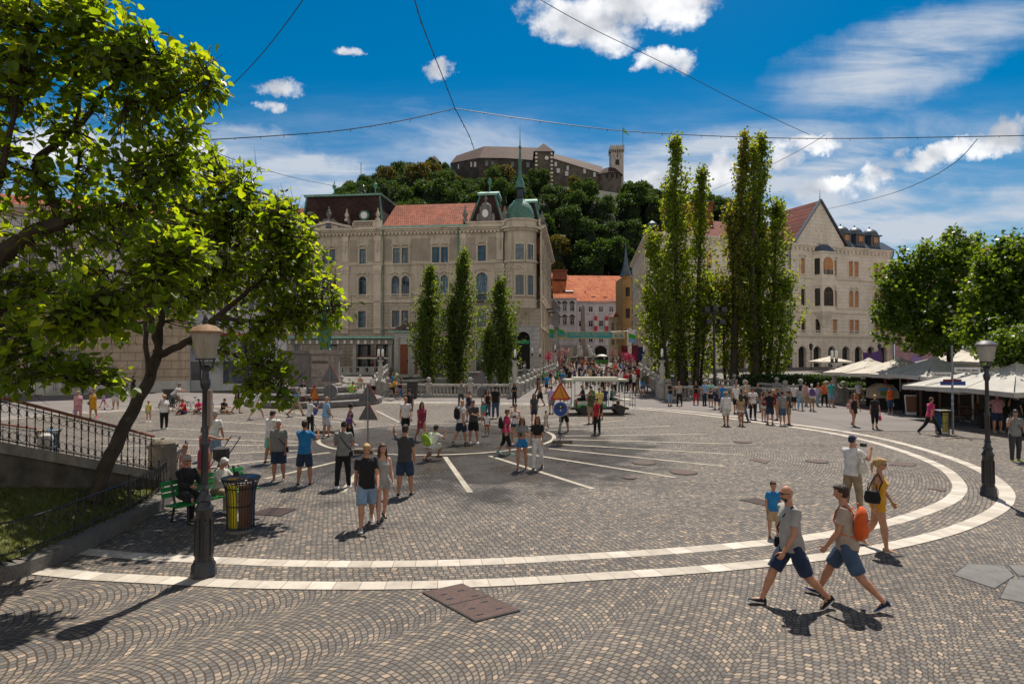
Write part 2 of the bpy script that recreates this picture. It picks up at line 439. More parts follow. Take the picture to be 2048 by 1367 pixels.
sheet('bridge_deck',[(0.3,50.9),(11.9,50.9),(16.4,80.4),(5.2,80.4)],0.004,M_STREET)
sheet('footbridge_deck',[(-17.5,52.0),(-10.8,51.4),(-16,84),(-22,84)],0.002,M_STREET)
sheet('side_footbridge_deck',[(12.5,47.9),(24.0,45.9),(30,76),(24,78)],0.003,M_STREET)
mb=MB();mb.add([(-700,40,-5.2),(700,40,-5.2),(700,120,-5.2),(-700,120,-5.2)],[(0,1,2,3)])
mwat,ntw,bw=principled('river_water');bw.inputs['Base Color'].default_value=(0.03,0.06,0.035,1);bw.inputs['Roughness'].default_value=0.08
_bp=ntw.node('ShaderNodeBump');_bp.inputs['Strength'].default_value=0.3;_bp.inputs['Distance'].default_value=0.05
ntw.link(noise_n(ntw,None,3.0,4.0).outputs['Fac'],_bp.inputs['Height']);ntw.link(_bp.outputs[0],bw.inputs['Normal'])
tag(mb.build('river_water',mwat),kind='structure')
def quay(name,pts,z1s):
 mb=MB()
 for(a,b)in zip(pts[:-1],pts[1:]):
  za,zb=gz(a[1])-0.03,gz(b[1])-0.03
  d=Vector((b[0]-a[0],b[1]-a[1],0)).normalized();n=Vector((-d.y,d.x,0))*z1s
  mb.add([(a[0],a[1],-5.5),(b[0],b[1],-5.5),(b[0],b[1],zb),(a[0],a[1],za),(a[0]+n.x,a[1]+n.y,-5.5),(b[0]+n.x,b[1]+n.y,-5.5),(b[0]+n.x,b[1]+n.y,zb),(a[0]+n.x,a[1]+n.y,za)],[(0,1,2,3),(7,6,5,4),(0,3,7,4),(1,5,6,2),(3,2,6,7)])
 tag(mb.build(name,M_STONED),kind='structure')
quay('near_quay_wall',[(-60,60),(-17.0,52.5),(11.9,51.1),(11.95,48.9),(24.0,46.1),(60,45.9),(300,45.9)],-0.5)
quay('far_quay_wall',[(-160,112.2),(-60,84.2),(-28,82.2),(3,79.7),(20,78.2),(44,72.2),(300,70)],0.5)
mb=MB();mb.box(-12,12,53.0,62,-5.4,-2.6);mb.box(13,24,53,66,-5.4,-2.4)
tag(mb.build('river_terrace',M_STONED),kind='structure')
mb=MB()
for p in[[(0.3,51.0),(11.9,51.0),(16.4,80.2),(5.2,80.2)],[(-17.5,52.1),(-10.8,51.5),(-16,83.8),(-22,83.8)],[(13.0,48.9),(23.8,46.6),(29.8,75.8),(24.2,77.8)]]:
 n=len(p);a=[(x,y,gz(y)-0.9)for x,y in p];b=[(x,y,gz(y)-0.012)for x,y in p]
 mb.add(a+b,[(3,2,1,0),(4,5,6,7)]+[(i,(i+1)%4,4+(i+1)%4,4+i)for i in range(4)])
tag(mb.build('bridge_structure',M_STONED),kind='structure')
ring=[(-7.13,10.02),(-6.2,9.86),(-5.03,9.7),(-3.97,9.58),(-2.47,9.53),(-1.17,9.58),(0.14,9.72),(1.51,9.95),(2.63,10.15),(3.84,10.42),(5.51,10.9),(6.95,11.45),(8.52,12.25),(9.8,13.08),(11.25,14.2),(12.4,15.35),(13.4,16.7),(14.5,18.8),(15.2,20.9),(15.7,23.4),(15.9,26.2),(15.55,29.16),(14.35,32.4),(12.7,36.4),(10.4,40.2),(6.9,43.3),(2.5,45.0),(-4.3,46.4),(-10.4,46.4),(-17,44.6),(-22.5,42),(-26.6,38.9),(-29,34.6),(-28.5,29),(-25,22.5),(-19.5,16.8),(-13,12.4),(-9.5,10.7)]
def catmull(P,k=6):
 out=[];n=len(P)
 for i in range(n):
  p0,p1,p2,p3=(np.array(P[(i+j)%n],float)for j in(-1,0,1,2))
  for t in np.linspace(0,1,k,endpoint=False):
   out.append(tuple(0.5*((2*p1)+(-p0+p2)*t+(2*p0-5*p1+4*p2-p3)*t*t+(-p0+3*p1-3*p2+p3)*t**3)))
 return out
RC=catmull(ring,6)
def offs(P,d):
 out=[];n=len(P)
 for i in range(n):
  a=Vector(P[i-2]);b=Vector(P[(i+2)%n]);t=(b-a).normalized();nn=Vector((-t.y,t.x))
  out.append((P[i][0]+nn.x*d,P[i][1]+nn.y*d))
 return out
sheet('cobbled_square',RC,0.008,M_COB_IN)
def cut_gz(y):return gz(y)
def ribbon(name,P,d0,d1,z,m):
 a=offs(P,d0);b=offs(P,d1);n=len(P);vs=[(x,y,gz(y)+z)for x,y in a]+[(x,y,gz(y)+z)for x,y in b]
 me=bpy.data.meshes.new(name);me.from_pydata(vs,[],[(i,(i+1)%n,n+(i+1)%n,n+i)for i in range(n)])
 me.materials.append(m);return tag(mesh_obj(name,me),kind='structure')
ribbon('outer_white_band',RC,0.0,0.33,0.016,M_BAND)
ribbon('cobbled_ring',RC,0.33,0.99,0.012,M_COB_BAND)
ribbon('inner_white_band',RC,0.99,1.32,0.016,M_BAND)
sheet('cobbled_forecourt',[(-60,-40),(60,-40),(60,29.0),(10,28.9),(4,20),(-8,14),(-17,17),(-23,24),(-60,30)],0.004,M_COB_OUT)
mb=MB();mb.box(15.9,60,29.02,29.14,0.0,0.012);tag(mb.build('drain_channel',mat('drain_steel',(0.05,0.045,0.04),0.6)),kind='structure')
def flat_strip(mb,a,b,w,z=0.017):
 a=Vector((a[0],a[1],0));b=Vector((b[0],b[1],0));t=(b-a).normalized();n=Vector((-t.y,t.x,0))*w/2
 mb.add([(a-n+Vector((0,0,z))),(b-n+Vector((0,0,z))),(b+n+Vector((0,0,z))),(a+n+Vector((0,0,z)))],[(0,1,2,3)])
mb=MB();n=72
for i in range(n):
 a0,a1=2*PI*i/n,2*PI*(i+1)/n
 mb.add([(FC[0]+r*math.cos(a),FC[1]+r*math.sin(a),0.020)for r,a in((4.95,a0),(5.12,a0),(5.12,a1),(4.95,a1))],[(0,1,2,3)])
tag(mb.build('fountain_ring',M_RAY),kind='structure')
rays=[((890,914),(940,985)),((980,912),(1187,978)),((1052,908),(1350,955)),((1098,897),(1450,933)),((1125,889),(1488,910)),((1140,879),(1471,888)),((1130,872),(1415,868)),((1100,860),(1340,852)),((1100,852),(1250,841)),((1060,845),(1155,834)),((752,821),(800,845)),((640,832),(728,845)),((540,828),(690,846)),((400,841),(660,856)),((330,857),(640,870)),((230,874),(610,884)),((200,892),(600,890)),((235,918),(620,900)),((300,950),(660,905)),((530,958),(680,922)),((685,985),(730,925)),((480,812),(620,826)),((560,820),(650,836))]
mb=MB()
for a,b in rays:
 A,B=G(*a),G(*b);flat_strip(mb,A,B,0.16)
tag(mb.build('radial_stone_strips',M_RAY),kind='structure')
M_CASTIRON=mat('rusty_cast_iron',(0.075,0.040,0.032),0.6,0.35,12.0,0.6,bscale=60)
M_STEEL=mat('worn_steel_plate',(0.135,0.128,0.12),0.6,0.35,3.0,0.5,metal=0.1,dirt=.4)
def cover(name,label,pts,m,cat,grid=None,zb=.017):
 P=[G(*p)for p in pts];c=sum(P,Vector())/len(P)
 e=empty(name,(c.x,c.y,0.0),0,label,cat)
 L=[Vector((p.x-c.x,p.y-c.y,0))for p in P]
 mb=MB();mb.slab([l+Vector((0,0,zb))for l in L],(0,0,0.003));mb.build('frame',MATS['black_iron'],e)
 mb=MB()
 k=0.955
 if len(L)==4 and grid:
  nu,nv=grid
  def bil(u,v):return(L[0]*(1-u)*(1-v)+L[1]*u*(1-v)+L[2]*u*v+L[3]*(1-u)*v)
  for i in range(nu):
   for j in range(nv):
    e0=0.02/nu if nu<4 else 0.25/nu;e1=0.02/nv if nv<4 else 0.25/nv
    q=[bil((i)/nu+e0,j/nv+e1),bil((i+1)/nu-e0,j/nv+e1),bil((i+1)/nu-e0,(j+1)/nv-e1),bil(i/nu+e0,(j+1)/nv-e1)]
    mb.slab([p*0.985+Vector((0,0,zb+.004))for p in q],(0,0,0.003))
 else:
  mb.slab([l*k+Vector((0,0,zb+.004))for l in L],(0,0,0.002))
 pl=mb.build('plate',m,e)
 return e,L
e,L=cover('cable_pit_cover','large rusty two-leaf iron cover in the cobbles in front of the white band',[(843,1186),(924,1168),(1043,1222),(951,1245)],M_CASTIRON,'manhole cover',grid=(1,2))
mb=MB()
for u,v in((0.3,0.2),(0.7,0.2),(0.25,0.35),(0.75,0.42),(0.3,0.7),(0.7,0.62),(0.25,0.88),(0.72,0.85)):
 p=L[0]*(1-u)*(1-v)+L[1]*u*(1-v)+L[2]*u*v+L[3]*(1-u)*v
 MB().cbox((p.x,p.y,0.0255),0.10,0.03,0.004,R(30)).build('lifting_slot',MATS['black_iron'],e)
cover('steel_cover','wide worn steel plate cover near the right edge of the cobbles',[(1905,1150),(1934,1127),(2010,1130),(2030,1152),(1990,1178)],M_STEEL,'manhole cover',zb=.006)
cover('steel_cover','second steel plate cover cut by the right edge of the picture',[(1998,1197),(2018,1157),(2120,1160),(2100,1216)],M_STEEL,'manhole cover',zb=.006)
cover('steel_cover','thin steel strip plate above the lighter plate at the right edge',[(2014,1129),(2120,1132),(2120,1153),(2036,1152)],M_STEEL,'manhole cover',zb=.006)
cover('drain_grate','slotted iron drain grate in the cobbles right of the slatted waste bin',[(500,1029),(540,1015),(594,1018),(562,1033)],M_CASTIRON,'drain grate',grid=(8,3))
cover('drain_grate','dark grid cover left of the small boy in blue',[(1478,1000),(1510,996),(1550,1004),(1530,1012)],M_CASTIRON,'drain grate',grid=(6,3))
cover('drain_cover','small rectangular cover near the outer ends of the stone strips',[(1498,920),(1510,917),(1542,922),(1532,927)],M_CASTIRON,'manhole cover')
cover('drain_cover','rectangular cover right of the yellow-clad woman',[(1777,930),(1790,924),(1834,928),(1826,934)],M_CASTIRON,'manhole cover')
cover('drain_cover','narrow cover in the cobbles inside the right end of the ring',[(1856,978),(1866,976),(1892,980),(1888,984)],M_CASTIRON,'manhole cover')
def round_cover(px,py,r,label):
 p=G(px,py);e=empty('round_manhole_cover',(p.x,p.y,0),0,label,'manhole cover')
 MB().lathe([(r,0.018),(r,0.025)],24).build('frame',MATS['black_iron'],e)
 MB().lathe([(r*.9,0.0255),(r*.9,0.031)],24).build('plate',M_CASTIRON,e)
round_cover(1367,945,0.42,'large round manhole cover between two stone strips')
round_cover(1634,923,0.36,'round manhole cover left of the man taking a photograph')
round_cover(1485,884,0.36,'round manhole cover at the tip of a stone strip')
round_cover(1260,956,0.2,'small round cover in front of the long stone strips')
round_cover(1288,926,0.40,'wide dark cover lying between two stone strips')
def bal_mesh(h=0.62):
 mb=MB();mb.lathe([(0.075,0),(0.075,0.05),(0.05,0.07),(0.085,0.16),(0.098,0.24),(0.075,0.36),(0.045,0.47),(0.045,0.52),(0.07,0.54),(0.07,h)],8)
 return mb.mesh('baluster',M_STONE,smooth=True)
BAL=bal_mesh()
def ball_mesh():
 mb=MB();mb.lathe([(0.16,0),(0.16,0.04),(0.07,0.07),(0.07,0.12)],12);mb.ball((0,0,0.29),0.19,segs=12,rings=8)
 return mb.mesh('ball_finial',M_STONE,smooth=True)
BALL=ball_mesh()
def balustrade(A,B,label,balls=True,panels=False,pier_gap=3.0,h=1.05,ends=(True,True),group=None):
 a=Vector((A[0],A[1],gz(A[1])));b=Vector((B[0],B[1],gz(B[1])))
 L=(b-a).length;d=(b-a)/L;rz=math.atan2(d.y,d.x);dxy=math.hypot(d.x,d.y)
 o=empty('balustrade',a,rz,label,'balustrade',group)
 sl=d.z/dxy;Lh=L*dxy
 def zz(u):return sl*u
 def bar(name,z0,z1,w,m=M_STONE,u0=0,u1=None):
  u1=Lh if u1 is None else u1;mb=MB()
  mb.add([(u0,-w,zz(u0)+z0),(u1,-w,zz(u1)+z0),(u1,w,zz(u1)+z0),(u0,w,zz(u0)+z0),(u0,-w,zz(u0)+z1),(u1,-w,zz(u1)+z1),(u1,w,zz(u1)+z1),(u0,w,zz(u0)+z1)],[(0,3,2,1),(4,5,6,7),(0,1,5,4),(1,2,6,5),(2,3,7,6),(3,0,4,7)])
  return mb.build(name,m,o)
 bar('base',-0.05,0.22,0.17);bar('rail',h-0.17,h,0.18)
 n=max(1,round(Lh/pier_gap));us=[Lh*i/n for i in range(n+1)]
 for i,u in enumerate(us):
  if(i==0 and not ends[0])or(i==n and not ends[1]):continue
  mb=MB();mb.cbox((u,0,zz(u)-0.04),0.42,0.42,h+0.07);mb.cbox((u,0,zz(u)+h+0.03),0.5,0.5,0.06)
  mb.build('pier',M_STONE,o)
  if balls:mesh_obj('ball_finial',BALL,o,(u,0,zz(u)+h+0.09))
 cnt=0
 for i in range(n):
  u0,u1=us[i]+0.22,us[i+1]-0.22
  if panels:
   bar('panel',0.22,h-0.17,0.07,M_STONE,u0,u1)
  else:
   k=max(1,int((u1-u0)/0.27))
   for j in range(k):
    if cnt>=98:break
    u=u0+(u1-u0)*(j+0.5)/k
    q=mesh_obj('baluster',BAL,o,(u,0,zz(u)+0.2));q.scale=(1,1,(h-0.37)/0.62);cnt+=1
 return o
balustrade((-10.2,50.8),(0.0,50.4),'white stone river balustrade in front of the three small poplars')
balustrade((-17.3,53.0),(-11.6,52.3),'white stone balustrade behind the two walkers beside the monument')
balustrade((-10.3,55.6),(-5.0,60.0),'white balustrade rising behind the first small poplar',pier_gap=3.4)
balustrade((0.6,51.2),(5.4,79.6),'left parapet of the middle bridge with a row of stone balls',panels=True,pier_gap=2.6)
balustrade((-5.0,68.5),(3.6,75.2),'parapet of the far footbridge behind the third small poplar',pier_gap=2.8)
balustrade((-12.0,54.0),(-16.4,83.0),'footbridge balustrade running to the cafe colonnade',pier_gap=4)
balustrade((12.1,50.0),(16.4,79.5),'right parapet of the middle bridge beyond the lamp pillar',pier_gap=3.0)
balustrade((12.3,48.9),(23.4,46.2),'river balustrade under the tall poplars with people leaning on it')
balustrade((17.0,62.0),(22.6,48.6),'sloping balustrade of the right footbridge behind the tall poplars',pier_gap=2.5)
balustrade((24.6,46.1),(37.5,46.0),'white balustrade in front of the hedge left of the cafe',pier_gap=3.2)
balustrade((17.2,62.4),(22.0,77.4),'far balustrade of the right footbridge',pier_gap=3.2)
M_GLOW=mat('milky_lamp_glass',(0.78,0.76,0.72),0.25,0.05,5,0,spec=0.5)
def lamp_pillar(x,y,label,twin=False,s=1.0):
 o=empty('lamp_pillar',(x,y,gz(y)),R(8),label,'lamp pillar','white stone lamp pillars of the bridges');o.scale=(s,s,s)
 MB().cbox((0,0,-0.05),0.78,0.78,1.12).cbox((0,0,1.07),0.86,0.86,0.07).build('plinth',M_STONE,o)
 mb=MB()
 mb.lathe([(0.33,1.14),(0.36,1.2),(0.24,1.34),(0.17,1.5),(0.155,1.7),(0.20,1.95),(0.245,2.15),(0.22,2.35),(0.145,2.6),(0.12,2.72),(0.13,2.76),(0.24,2.86),(0.27,2.92),(0.27,2.97)],14)
 mb.build('shaft',M_STONE,o,smooth=True)
 for k in((-0.17,0.17)if twin else(0.0,)):
  mb=MB();mb.lathe([(0.13,2.97),(0.13,3.05),(0.09,3.08),(0.11,3.2),(0.125,3.24)],10,c=(k,0,0))
  for a in range(4):mb.tube([(k+0.115*math.cos(a*PI/2),0.115*math.sin(a*PI/2),3.2),(k+0.115*math.cos(a*PI/2),0.115*math.sin(a*PI/2),3.48)],0.012,4)
  mb.build('lamp_holder',M_IRON,o)
  MB().lathe([(0.085,3.2),(0.095,3.4),(0.095,3.75),(0.075,3.84),(0.03,3.88)],12,c=(k,0,0)).build('lamp_glass',M_GLOW,o,smooth=True)
 return o
lamp_pillar(0.25,50.5,'single lamp pillar at the near left corner of the middle bridge')
lamp_pillar(3.0,66.0,'lamp pillar halfway along the left parapet of the middle bridge',s=0.95)
lamp_pillar(2.3,70.5,'lamp pillar at the end of the far footbridge',s=0.95)
lamp_pillar(5.6,80.5,'lamp pillar at the far left end of the middle bridge')
lamp_pillar(11.95,49.4,'single lamp pillar at the near right corner of the middle bridge',s=1.02)
lamp_pillar(13.8,61.5,'second lamp pillar along the right parapet of the middle bridge')
lamp_pillar(15.2,71.5,'third lamp pillar along the right parapet of the middle bridge')
lamp_pillar(23.9,46.0,'twin lamp pillar beside the hedge on the right',True)
lamp_pillar(-11.0,51.9,'twin lamp pillar in front of the brick pavilion',True)
def plaster(name,col,dirt=0.6,joints=None,rough=0.85,jd=0.5):
 """weathered render: broad stains, rain streaks, optional horizontal joint lines (courses)"""
 m,nt,b=principled(name)
 tc=nt.node('ShaderNodeTexCoord').outputs['Object'];X,Y,Z=vsplit(nt,tc)
 n1=E(nt,noise_n(nt,tc,0.45,6.0,0.65).outputs['Fac'])
 c=ramp(nt,n1,[(0.3,[x*.80 for x in col]),(0.7,[min(1,x*1.16)for x in col])])
 mp=nt.node('ShaderNodeMapping');mp.inputs['Scale'].default_value=(1.6,1.6,0.12);nt.link(tc,mp.inputs[0])
 d=E(nt,noise_n(nt,mp.outputs[0],0.9,8.0,0.7).outputs['Fac']).smooth(0.46,0.74)
 c=mixc(nt,d*dirt,c,[col[0]*.40,col[1]*.39,col[2]*.37])
 p=E(nt,noise_n(nt,tc,1.7,6.0,0.7,0.6).outputs['Fac']).smooth(0.60,0.66)
 c=mixc(nt,p*0.28*dirt,c,[min(1,x*1.5)for x in col])
 if joints:
  f=(Z/joints).frac();j=f.min(1.0-f).smooth(0.03,0.07)
  cell=(X+Y+(Z/joints).floor()*0.57)/1.15
  g=cell.frac();j2=g.min(1.0-g).smooth(0.012,0.03);jj=j.min(j2)
  c=mixc(nt,jj,[x*jd for x in col],c)
  bp=nt.node('ShaderNodeBump');bp.inputs['Strength'].default_value=0.3;bp.inputs['Distance'].default_value=0.03
  nt.link(jj.s,bp.inputs['Height']);nt.link(bp.outputs[0],b.inputs['Normal'])
 nt.link(c,b.inputs['Base Color']);b.inputs['Roughness'].default_value=rough;b.inputs['Specular IOR Level'].default_value=0.2
 return m
def tiles(name,col,col2,row=0.32,colw=0.24,patch=0.5,axis='X'):
 m,nt,b=principled(name)
 tc=nt.node('ShaderNodeTexCoord').outputs['Object'];X,Y,Z=vsplit(nt,tc)
 U=X if axis=='X'else(Y if axis=='Y'else X+Y)
 vv=Z/row;r=vv.floor();uu=U/colw+(r*0.5).frac();cl=uu.floor();fu=uu.frac();fv=vv.frac()
 wn=nt.node('ShaderNodeTexWhiteNoise',noise_dimensions='2D');nt.link(comb(nt,cl,r,0.0),wn.inputs['Vector']);rnd=E(nt,wn.outputs['Value'])
 n1=E(nt,noise_n(nt,tc,0.35,6.0,0.7,0.5).outputs['Fac'])
 f=(rnd*0.55+n1.smooth(0.32,0.68)*patch).clamp()
 c=ramp(nt,f,[(0.05,[x*.6 for x in col]),(0.45,col),(0.95,col2)])
 e=fu.min(1.0-fu).smooth(0.0,0.16).min(fv.smooth(0.0,0.22))
 c=mixc(nt,e,[x*.3 for x in col],c)
 nt.link(c,b.inputs['Base Color']);b.inputs['Roughness'].default_value=0.8;b.inputs['Specular IOR Level'].default_value=0.2
 h=e*0.6+fv*-0.6
 bp=nt.node('ShaderNodeBump');bp.inputs['Strength'].default_value=0.8;bp.inputs['Distance'].default_value=0.06
 nt.link(h.s,bp.inputs['Height']);nt.link(bp.outputs[0],b.inputs['Normal'])
 return m
M_MANS=plaster('mansion_plaster',(0.53,0.455,0.365),0.95)
M_MPANEL=plaster('mansion_panel',(0.36,0.305,0.245),0.5)
M_MANSR=plaster('mansion_rustication',(0.47,0.40,0.32),0.75,joints=0.5)
M_TRIM=plaster('mansion_trim',(0.62,0.535,0.43),0.75)
M_KRES=plaster('pale_render',(0.76,0.675,0.57),0.3,joints=0.62,jd=0.72)
M_KTRIM=plaster('pale_trim',(0.78,0.695,0.59),0.35)
M_ORANGE=tiles('orange_roof_tiles',(0.25,0.058,0.024),(0.36,0.10,0.045),0.34,0.3)
M_REDT=tiles('dark_red_roof_tiles',(0.15,0.032,0.022),(0.22,0.055,0.034),0.3,0.26)
M_BRIGHT=tiles('bright_orange_roof_tiles',(0.50,0.125,0.045),(0.60,0.21,0.08),0.5,0.45,axis='XY')
M_BROWNT=tiles('brown_slate',(0.050,0.026,0.024),(0.08,0.042,0.036),0.3,0.3,axis='XY')
M_VERD=mat('verdigris_copper',(0.085,0.20,0.16),0.6,0.3,2.5,0.3,dirt=0.6)
M_VERDL=mat('light_verdigris',(0.25,0.46,0.38),0.6,0.2,2.5,0.3,dirt=0.4)
M_DKFR=plain('blue_grey_window_frame',(0.09,0.15,0.17),0.5)
M_BRFR=plain('brown_window_frame',(0.13,0.06,0.035),0.5)
M_WHFR=plain('white_window_frame',(0.55,0.55,0.55),0.5)
M_GLASS=glass_mat('window_glass',(0.028,0.052,0.075),0.05)
M_GLASSD=glass_mat('dark_window_glass',(0.012,0.014,0.017),0.08)
M_BLIND=mat('orange_brown_blind',(0.50,0.235,0.10),0.7,0.18,1.5,0.1)
M_ZINC=mat('grey_zinc_roof',(0.10,0.12,0.145),0.45,0.25,2.0,0.15,metal=0.4)
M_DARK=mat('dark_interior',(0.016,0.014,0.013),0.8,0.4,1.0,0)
M_BRICK=tiles('red_brick',(0.30,0.10,0.055),(0.37,0.14,0.08),0.075,0.25,0.3)
def arc_pts(u0,u1,z1,rise=None,n=8):
 """points of the arch from (u0, spring) over the top to (u1, spring)"""
 w=u1-u0;r=w/2 if rise is None else rise;zs=z1-r;c=(u0+u1)/2
 return[(c-w/2*math.cos(PI*i/n),zs+r*math.sin(PI*i/n))for i in range(n+1)],zs
WCACHE={}
class Facade:
 def __init__(s,root,A,B):
  s.root=root;s.A=Vector((A[0],A[1],0));s.B=Vector((B[0],B[1],0));s.L=(s.B-s.A).length
  s.d=(s.B-s.A)/s.L;s.rz=math.atan2(s.d.y,s.d.x);s.n=Vector((s.d.y,-s.d.x,0));s.nw=0
 def uz(s,px,py):
  r=ray(px,py);o=Vector((0,0,CAMH));t=(s.A-o).dot(s.n)/r.dot(s.n);p=o+r*t
  return(p-s.A).dot(s.d),p.z
 def put(s,name,mb,m,parent=None,smooth=False,off=(0,0,0)):
  o=mb.build(name,m,parent or s.root,smooth=smooth)
  if parent is None or parent is s.root:
   w=s.A+s.d*off[0]-s.n*off[1]+Vector((0,0,off[2]))
   o.location=w-s.root.location;o.rotation_euler=(0,0,s.rz)
  return o
 def wall(s,u0,u1,z0,z1,ops,m,depth=0.3,name='wall',w=0.0):
  us=sorted({u0,u1}|{x for o in ops for x in(o[0],o[1])if u0<x<u1});zs=sorted({z0,z1}|{x for o in ops for x in(o[2],o[3])if z0<x<z1})
  mb=MB()
  for a,b in zip(us[:-1],us[1:]):
   for c,d in zip(zs[:-1],zs[1:]):
    mu,mz=(a+b)/2,(c+d)/2
    if any(o[0]<mu<o[1]and o[2]<mz<o[3]for o in ops):continue
    mb.add([(a,w,c),(b,w,c),(b,w,d),(a,w,d)],[(0,1,2,3)])
  for o in ops:
   a,b,c,d=o[:4];arch=len(o)>4 and o[4]
   if arch:
    pts,sp=arc_pts(a,b,d,None if arch is True else arch);n=len(pts);h=n//2
    for i in range(n-1):
     p,q=pts[i],pts[i+1];cu=a if i<h else b
     mb.add([(cu,w,d),(p[0],w,p[1]),(q[0],w,q[1])],[(0,1,2)])
     mb.add([(p[0],w,p[1]),(q[0],w,q[1]),(q[0],w+depth,q[1]),(p[0],w+depth,p[1])],[(0,1,2,3)])
    mb.add([((a+b)/2,w,d),(a,w,d),(b,w,d)],[])
    top=sp
   else:
    top=d;mb.add([(a,w,d),(b,w,d),(b,w+depth,d),(a,w+depth,d)],[(0,1,2,3)])
   mb.add([(a,w,c),(a,w,top),(a,w+depth,top),(a,w+depth,c)],[(0,1,2,3)])
   mb.add([(b,w,c),(b,w+depth,c),(b,w+depth,top),(b,w,top)],[(0,1,2,3)])
   mb.add([(a,w,c),(a,w+depth,c),(b,w+depth,c),(b,w,c)],[(0,1,2,3)])
  return s.put(name,mb,m)
 def band(s,name,z0,z1,proj,m,u0=None,u1=None,parent=None,steps=1):
  u0=0 if u0 is None else u0;u1=s.L if u1 is None else u1;mb=MB()
  for k in range(steps):
   a=z0+(z1-z0)*k/steps;b=z0+(z1-z0)*(k+1)/steps
   mb.box(u0-0.003*k,u1+0.003*k,-proj*(k+1)/steps,0.0,a,b)
  return s.put(name,mb,m,parent)
 def window(s,u0,u1,z0,z1,arch=False,frame=None,glass=None,surround=None,style='cross',blind=None,depth=0.22,sill=True,hood=None,w0=0.0,name='window',boxed=False):
  frame=frame or M_DKFR;glass=glass or M_GLASS
  W,H=round(u1-u0,2),round(z1-z0,2)
  key=(W,H,bool(arch),frame.name,style,boxed)
  if key not in WCACHE:
   mb=MB();t=0.07;y0,y1=0.0,0.07
   pts,sp=arc_pts(0,W,H)if arch else(None,H)
   mb.box(0,t,y0,y1,0,sp);mb.box(W-t,W,y0,y1,0,sp);mb.box(t,W-t,y0,y1,0,t)
   if arch:
    n=len(pts);r=W/2
    inn=[(W/2+(p[0]-W/2)*(r-t)/r,sp+(p[1]-sp)*(r-t)/r)for p in pts]
    for i in range(n-1):
     a,b,c,d=pts[i],pts[i+1],inn[i+1],inn[i]
     mb.add([(q[0],y,q[1])for y in(y0,y1)for q in(a,b,c,d)],[(0,1,2,3),(7,6,5,4),(0,4,5,1),(2,6,7,3)])
   else:mb.box(t,W-t,y0,y1,H-t,H)
   if 'cross'in style or 'mull'in style:mb.box(W/2-t*.6,W/2+t*.6,y0-0.01,y1,t,(H-t)if not arch else(H-t*1.5))
   if 'cross'in style:
    zt=(sp if arch else H*0.68);mb.box(t,W-t,y0-0.015,y1-0.005,zt-t*.6,zt+t*.6)
   if 'grid'in style:
    for k in(1,2):mb.box(t,W-t,y0+.01,y1-.02,sp*k/3-.02,sp*k/3+.02)
   WCACHE[key]=mb.mesh('window',frame)
   mb=MB()
   if arch:mb.add([(p[0],0.045,p[1])for p in([(0,0)]+pts+[(W,0)])],[tuple(range(len(pts)+2))])
   else:mb.add([(0,0.045,0),(W,0.045,0),(W,0.045,H),(0,0.045,H)],[(0,1,2,3)])
   WCACHE[key+('p',)]=mb.mesh('pane',M_GLASS,fix=False)
   WCACHE[key+('b',)]=None
  o=mesh_obj(name,WCACHE[key],s.root)
  o.location=s.A+s.d*u0-s.n*(w0+depth)+Vector((0,0,z0))-s.root.location;o.rotation_euler=(0,0,s.rz)
  p=mesh_obj('pane',WCACHE[key+('p',)],o)
  p.material_slots[0].link='OBJECT';p.material_slots[0].material=glass
  if blind:
   kb=key+('bl',round(blind,2))
   if kb not in WCACHE:
    mb=MB();zb=H*(1-blind)
    if arch:
     pts2=[q for q in pts];poly=[(0.05,zb)]+[(min(max(q[0],.05),W-.05),q[1]-0.03)for q in pts2]+[(W-0.05,zb)]
     mb.add([(q[0],-0.02,q[1])for q in poly],[tuple(range(len(poly)))])
     mb.add([(q[0],0.0,q[1])for q in poly],[tuple(range(len(poly)))])
    else:mb.box(0.05,W-.05,-0.02,0.0,zb,H-0.03)
    WCACHE[kb]=mb.mesh('blind',M_BLIND)
   mesh_obj('blind',WCACHE[kb],o)
  if surround:
   ks=('sur',W,H,bool(arch),surround.name,sill,hood,round(depth,2))
   if ks not in WCACHE:
    mb=MB();t=0.16;y0,y1=-depth-0.09,-depth-0.0
    pts,sp=arc_pts(0,W,H)if arch else(None,H)
    mb.box(-t,0,y0,y1,0,sp);mb.box(W,W+t,y0,y1,0,sp)
    if arch:
     r=W/2;out=[(W/2+(q[0]-W/2)*(r+t)/r,sp+(q[1]-sp)*(r+t)/r)for q in pts]
     for i in range(len(pts)-1):
      a,b,c,d=pts[i],pts[i+1],out[i+1],out[i]
      mb.add([(q[0],y,q[1])for y in(y0,y1)for q in(a,b,c,d)],[(0,1,2,3),(7,6,5,4),(0,4,5,1),(2,6,7,3)])
     mb.box(W/2-0.12,W/2+0.12,y0-0.07,y1,H+0.02,H+0.36)
    else:mb.box(-t,W+t,y0,y1,H,H+t)
    if sill:mb.box(-t-0.08,W+t+0.08,y0-0.1,y1,-0.16,0)
    if hood:
     mb.box(-t-0.12,W+t+0.12,y0-0.14,y1,H+t+0.28,H+t+0.4)
     for q in(-t,W+t-0.14):mb.box(q,q+0.14,y0-0.08,y1,H+t,H+t+0.28)
     if hood=='curve':
      n=8;poly=[(-t-.1+(W+2*t+.2)*i/n,H+t+.4+0.30*math.sin(PI*i/n))for i in range(n+1)]
      mb.slab([(q[0],y1,q[1])for q in poly],(0,-0.16,0))
    WCACHE[ks]=mb.mesh('surround',surround)
   mesh_obj('surround',WCACHE[ks],o)
  s.nw+=1
  return o
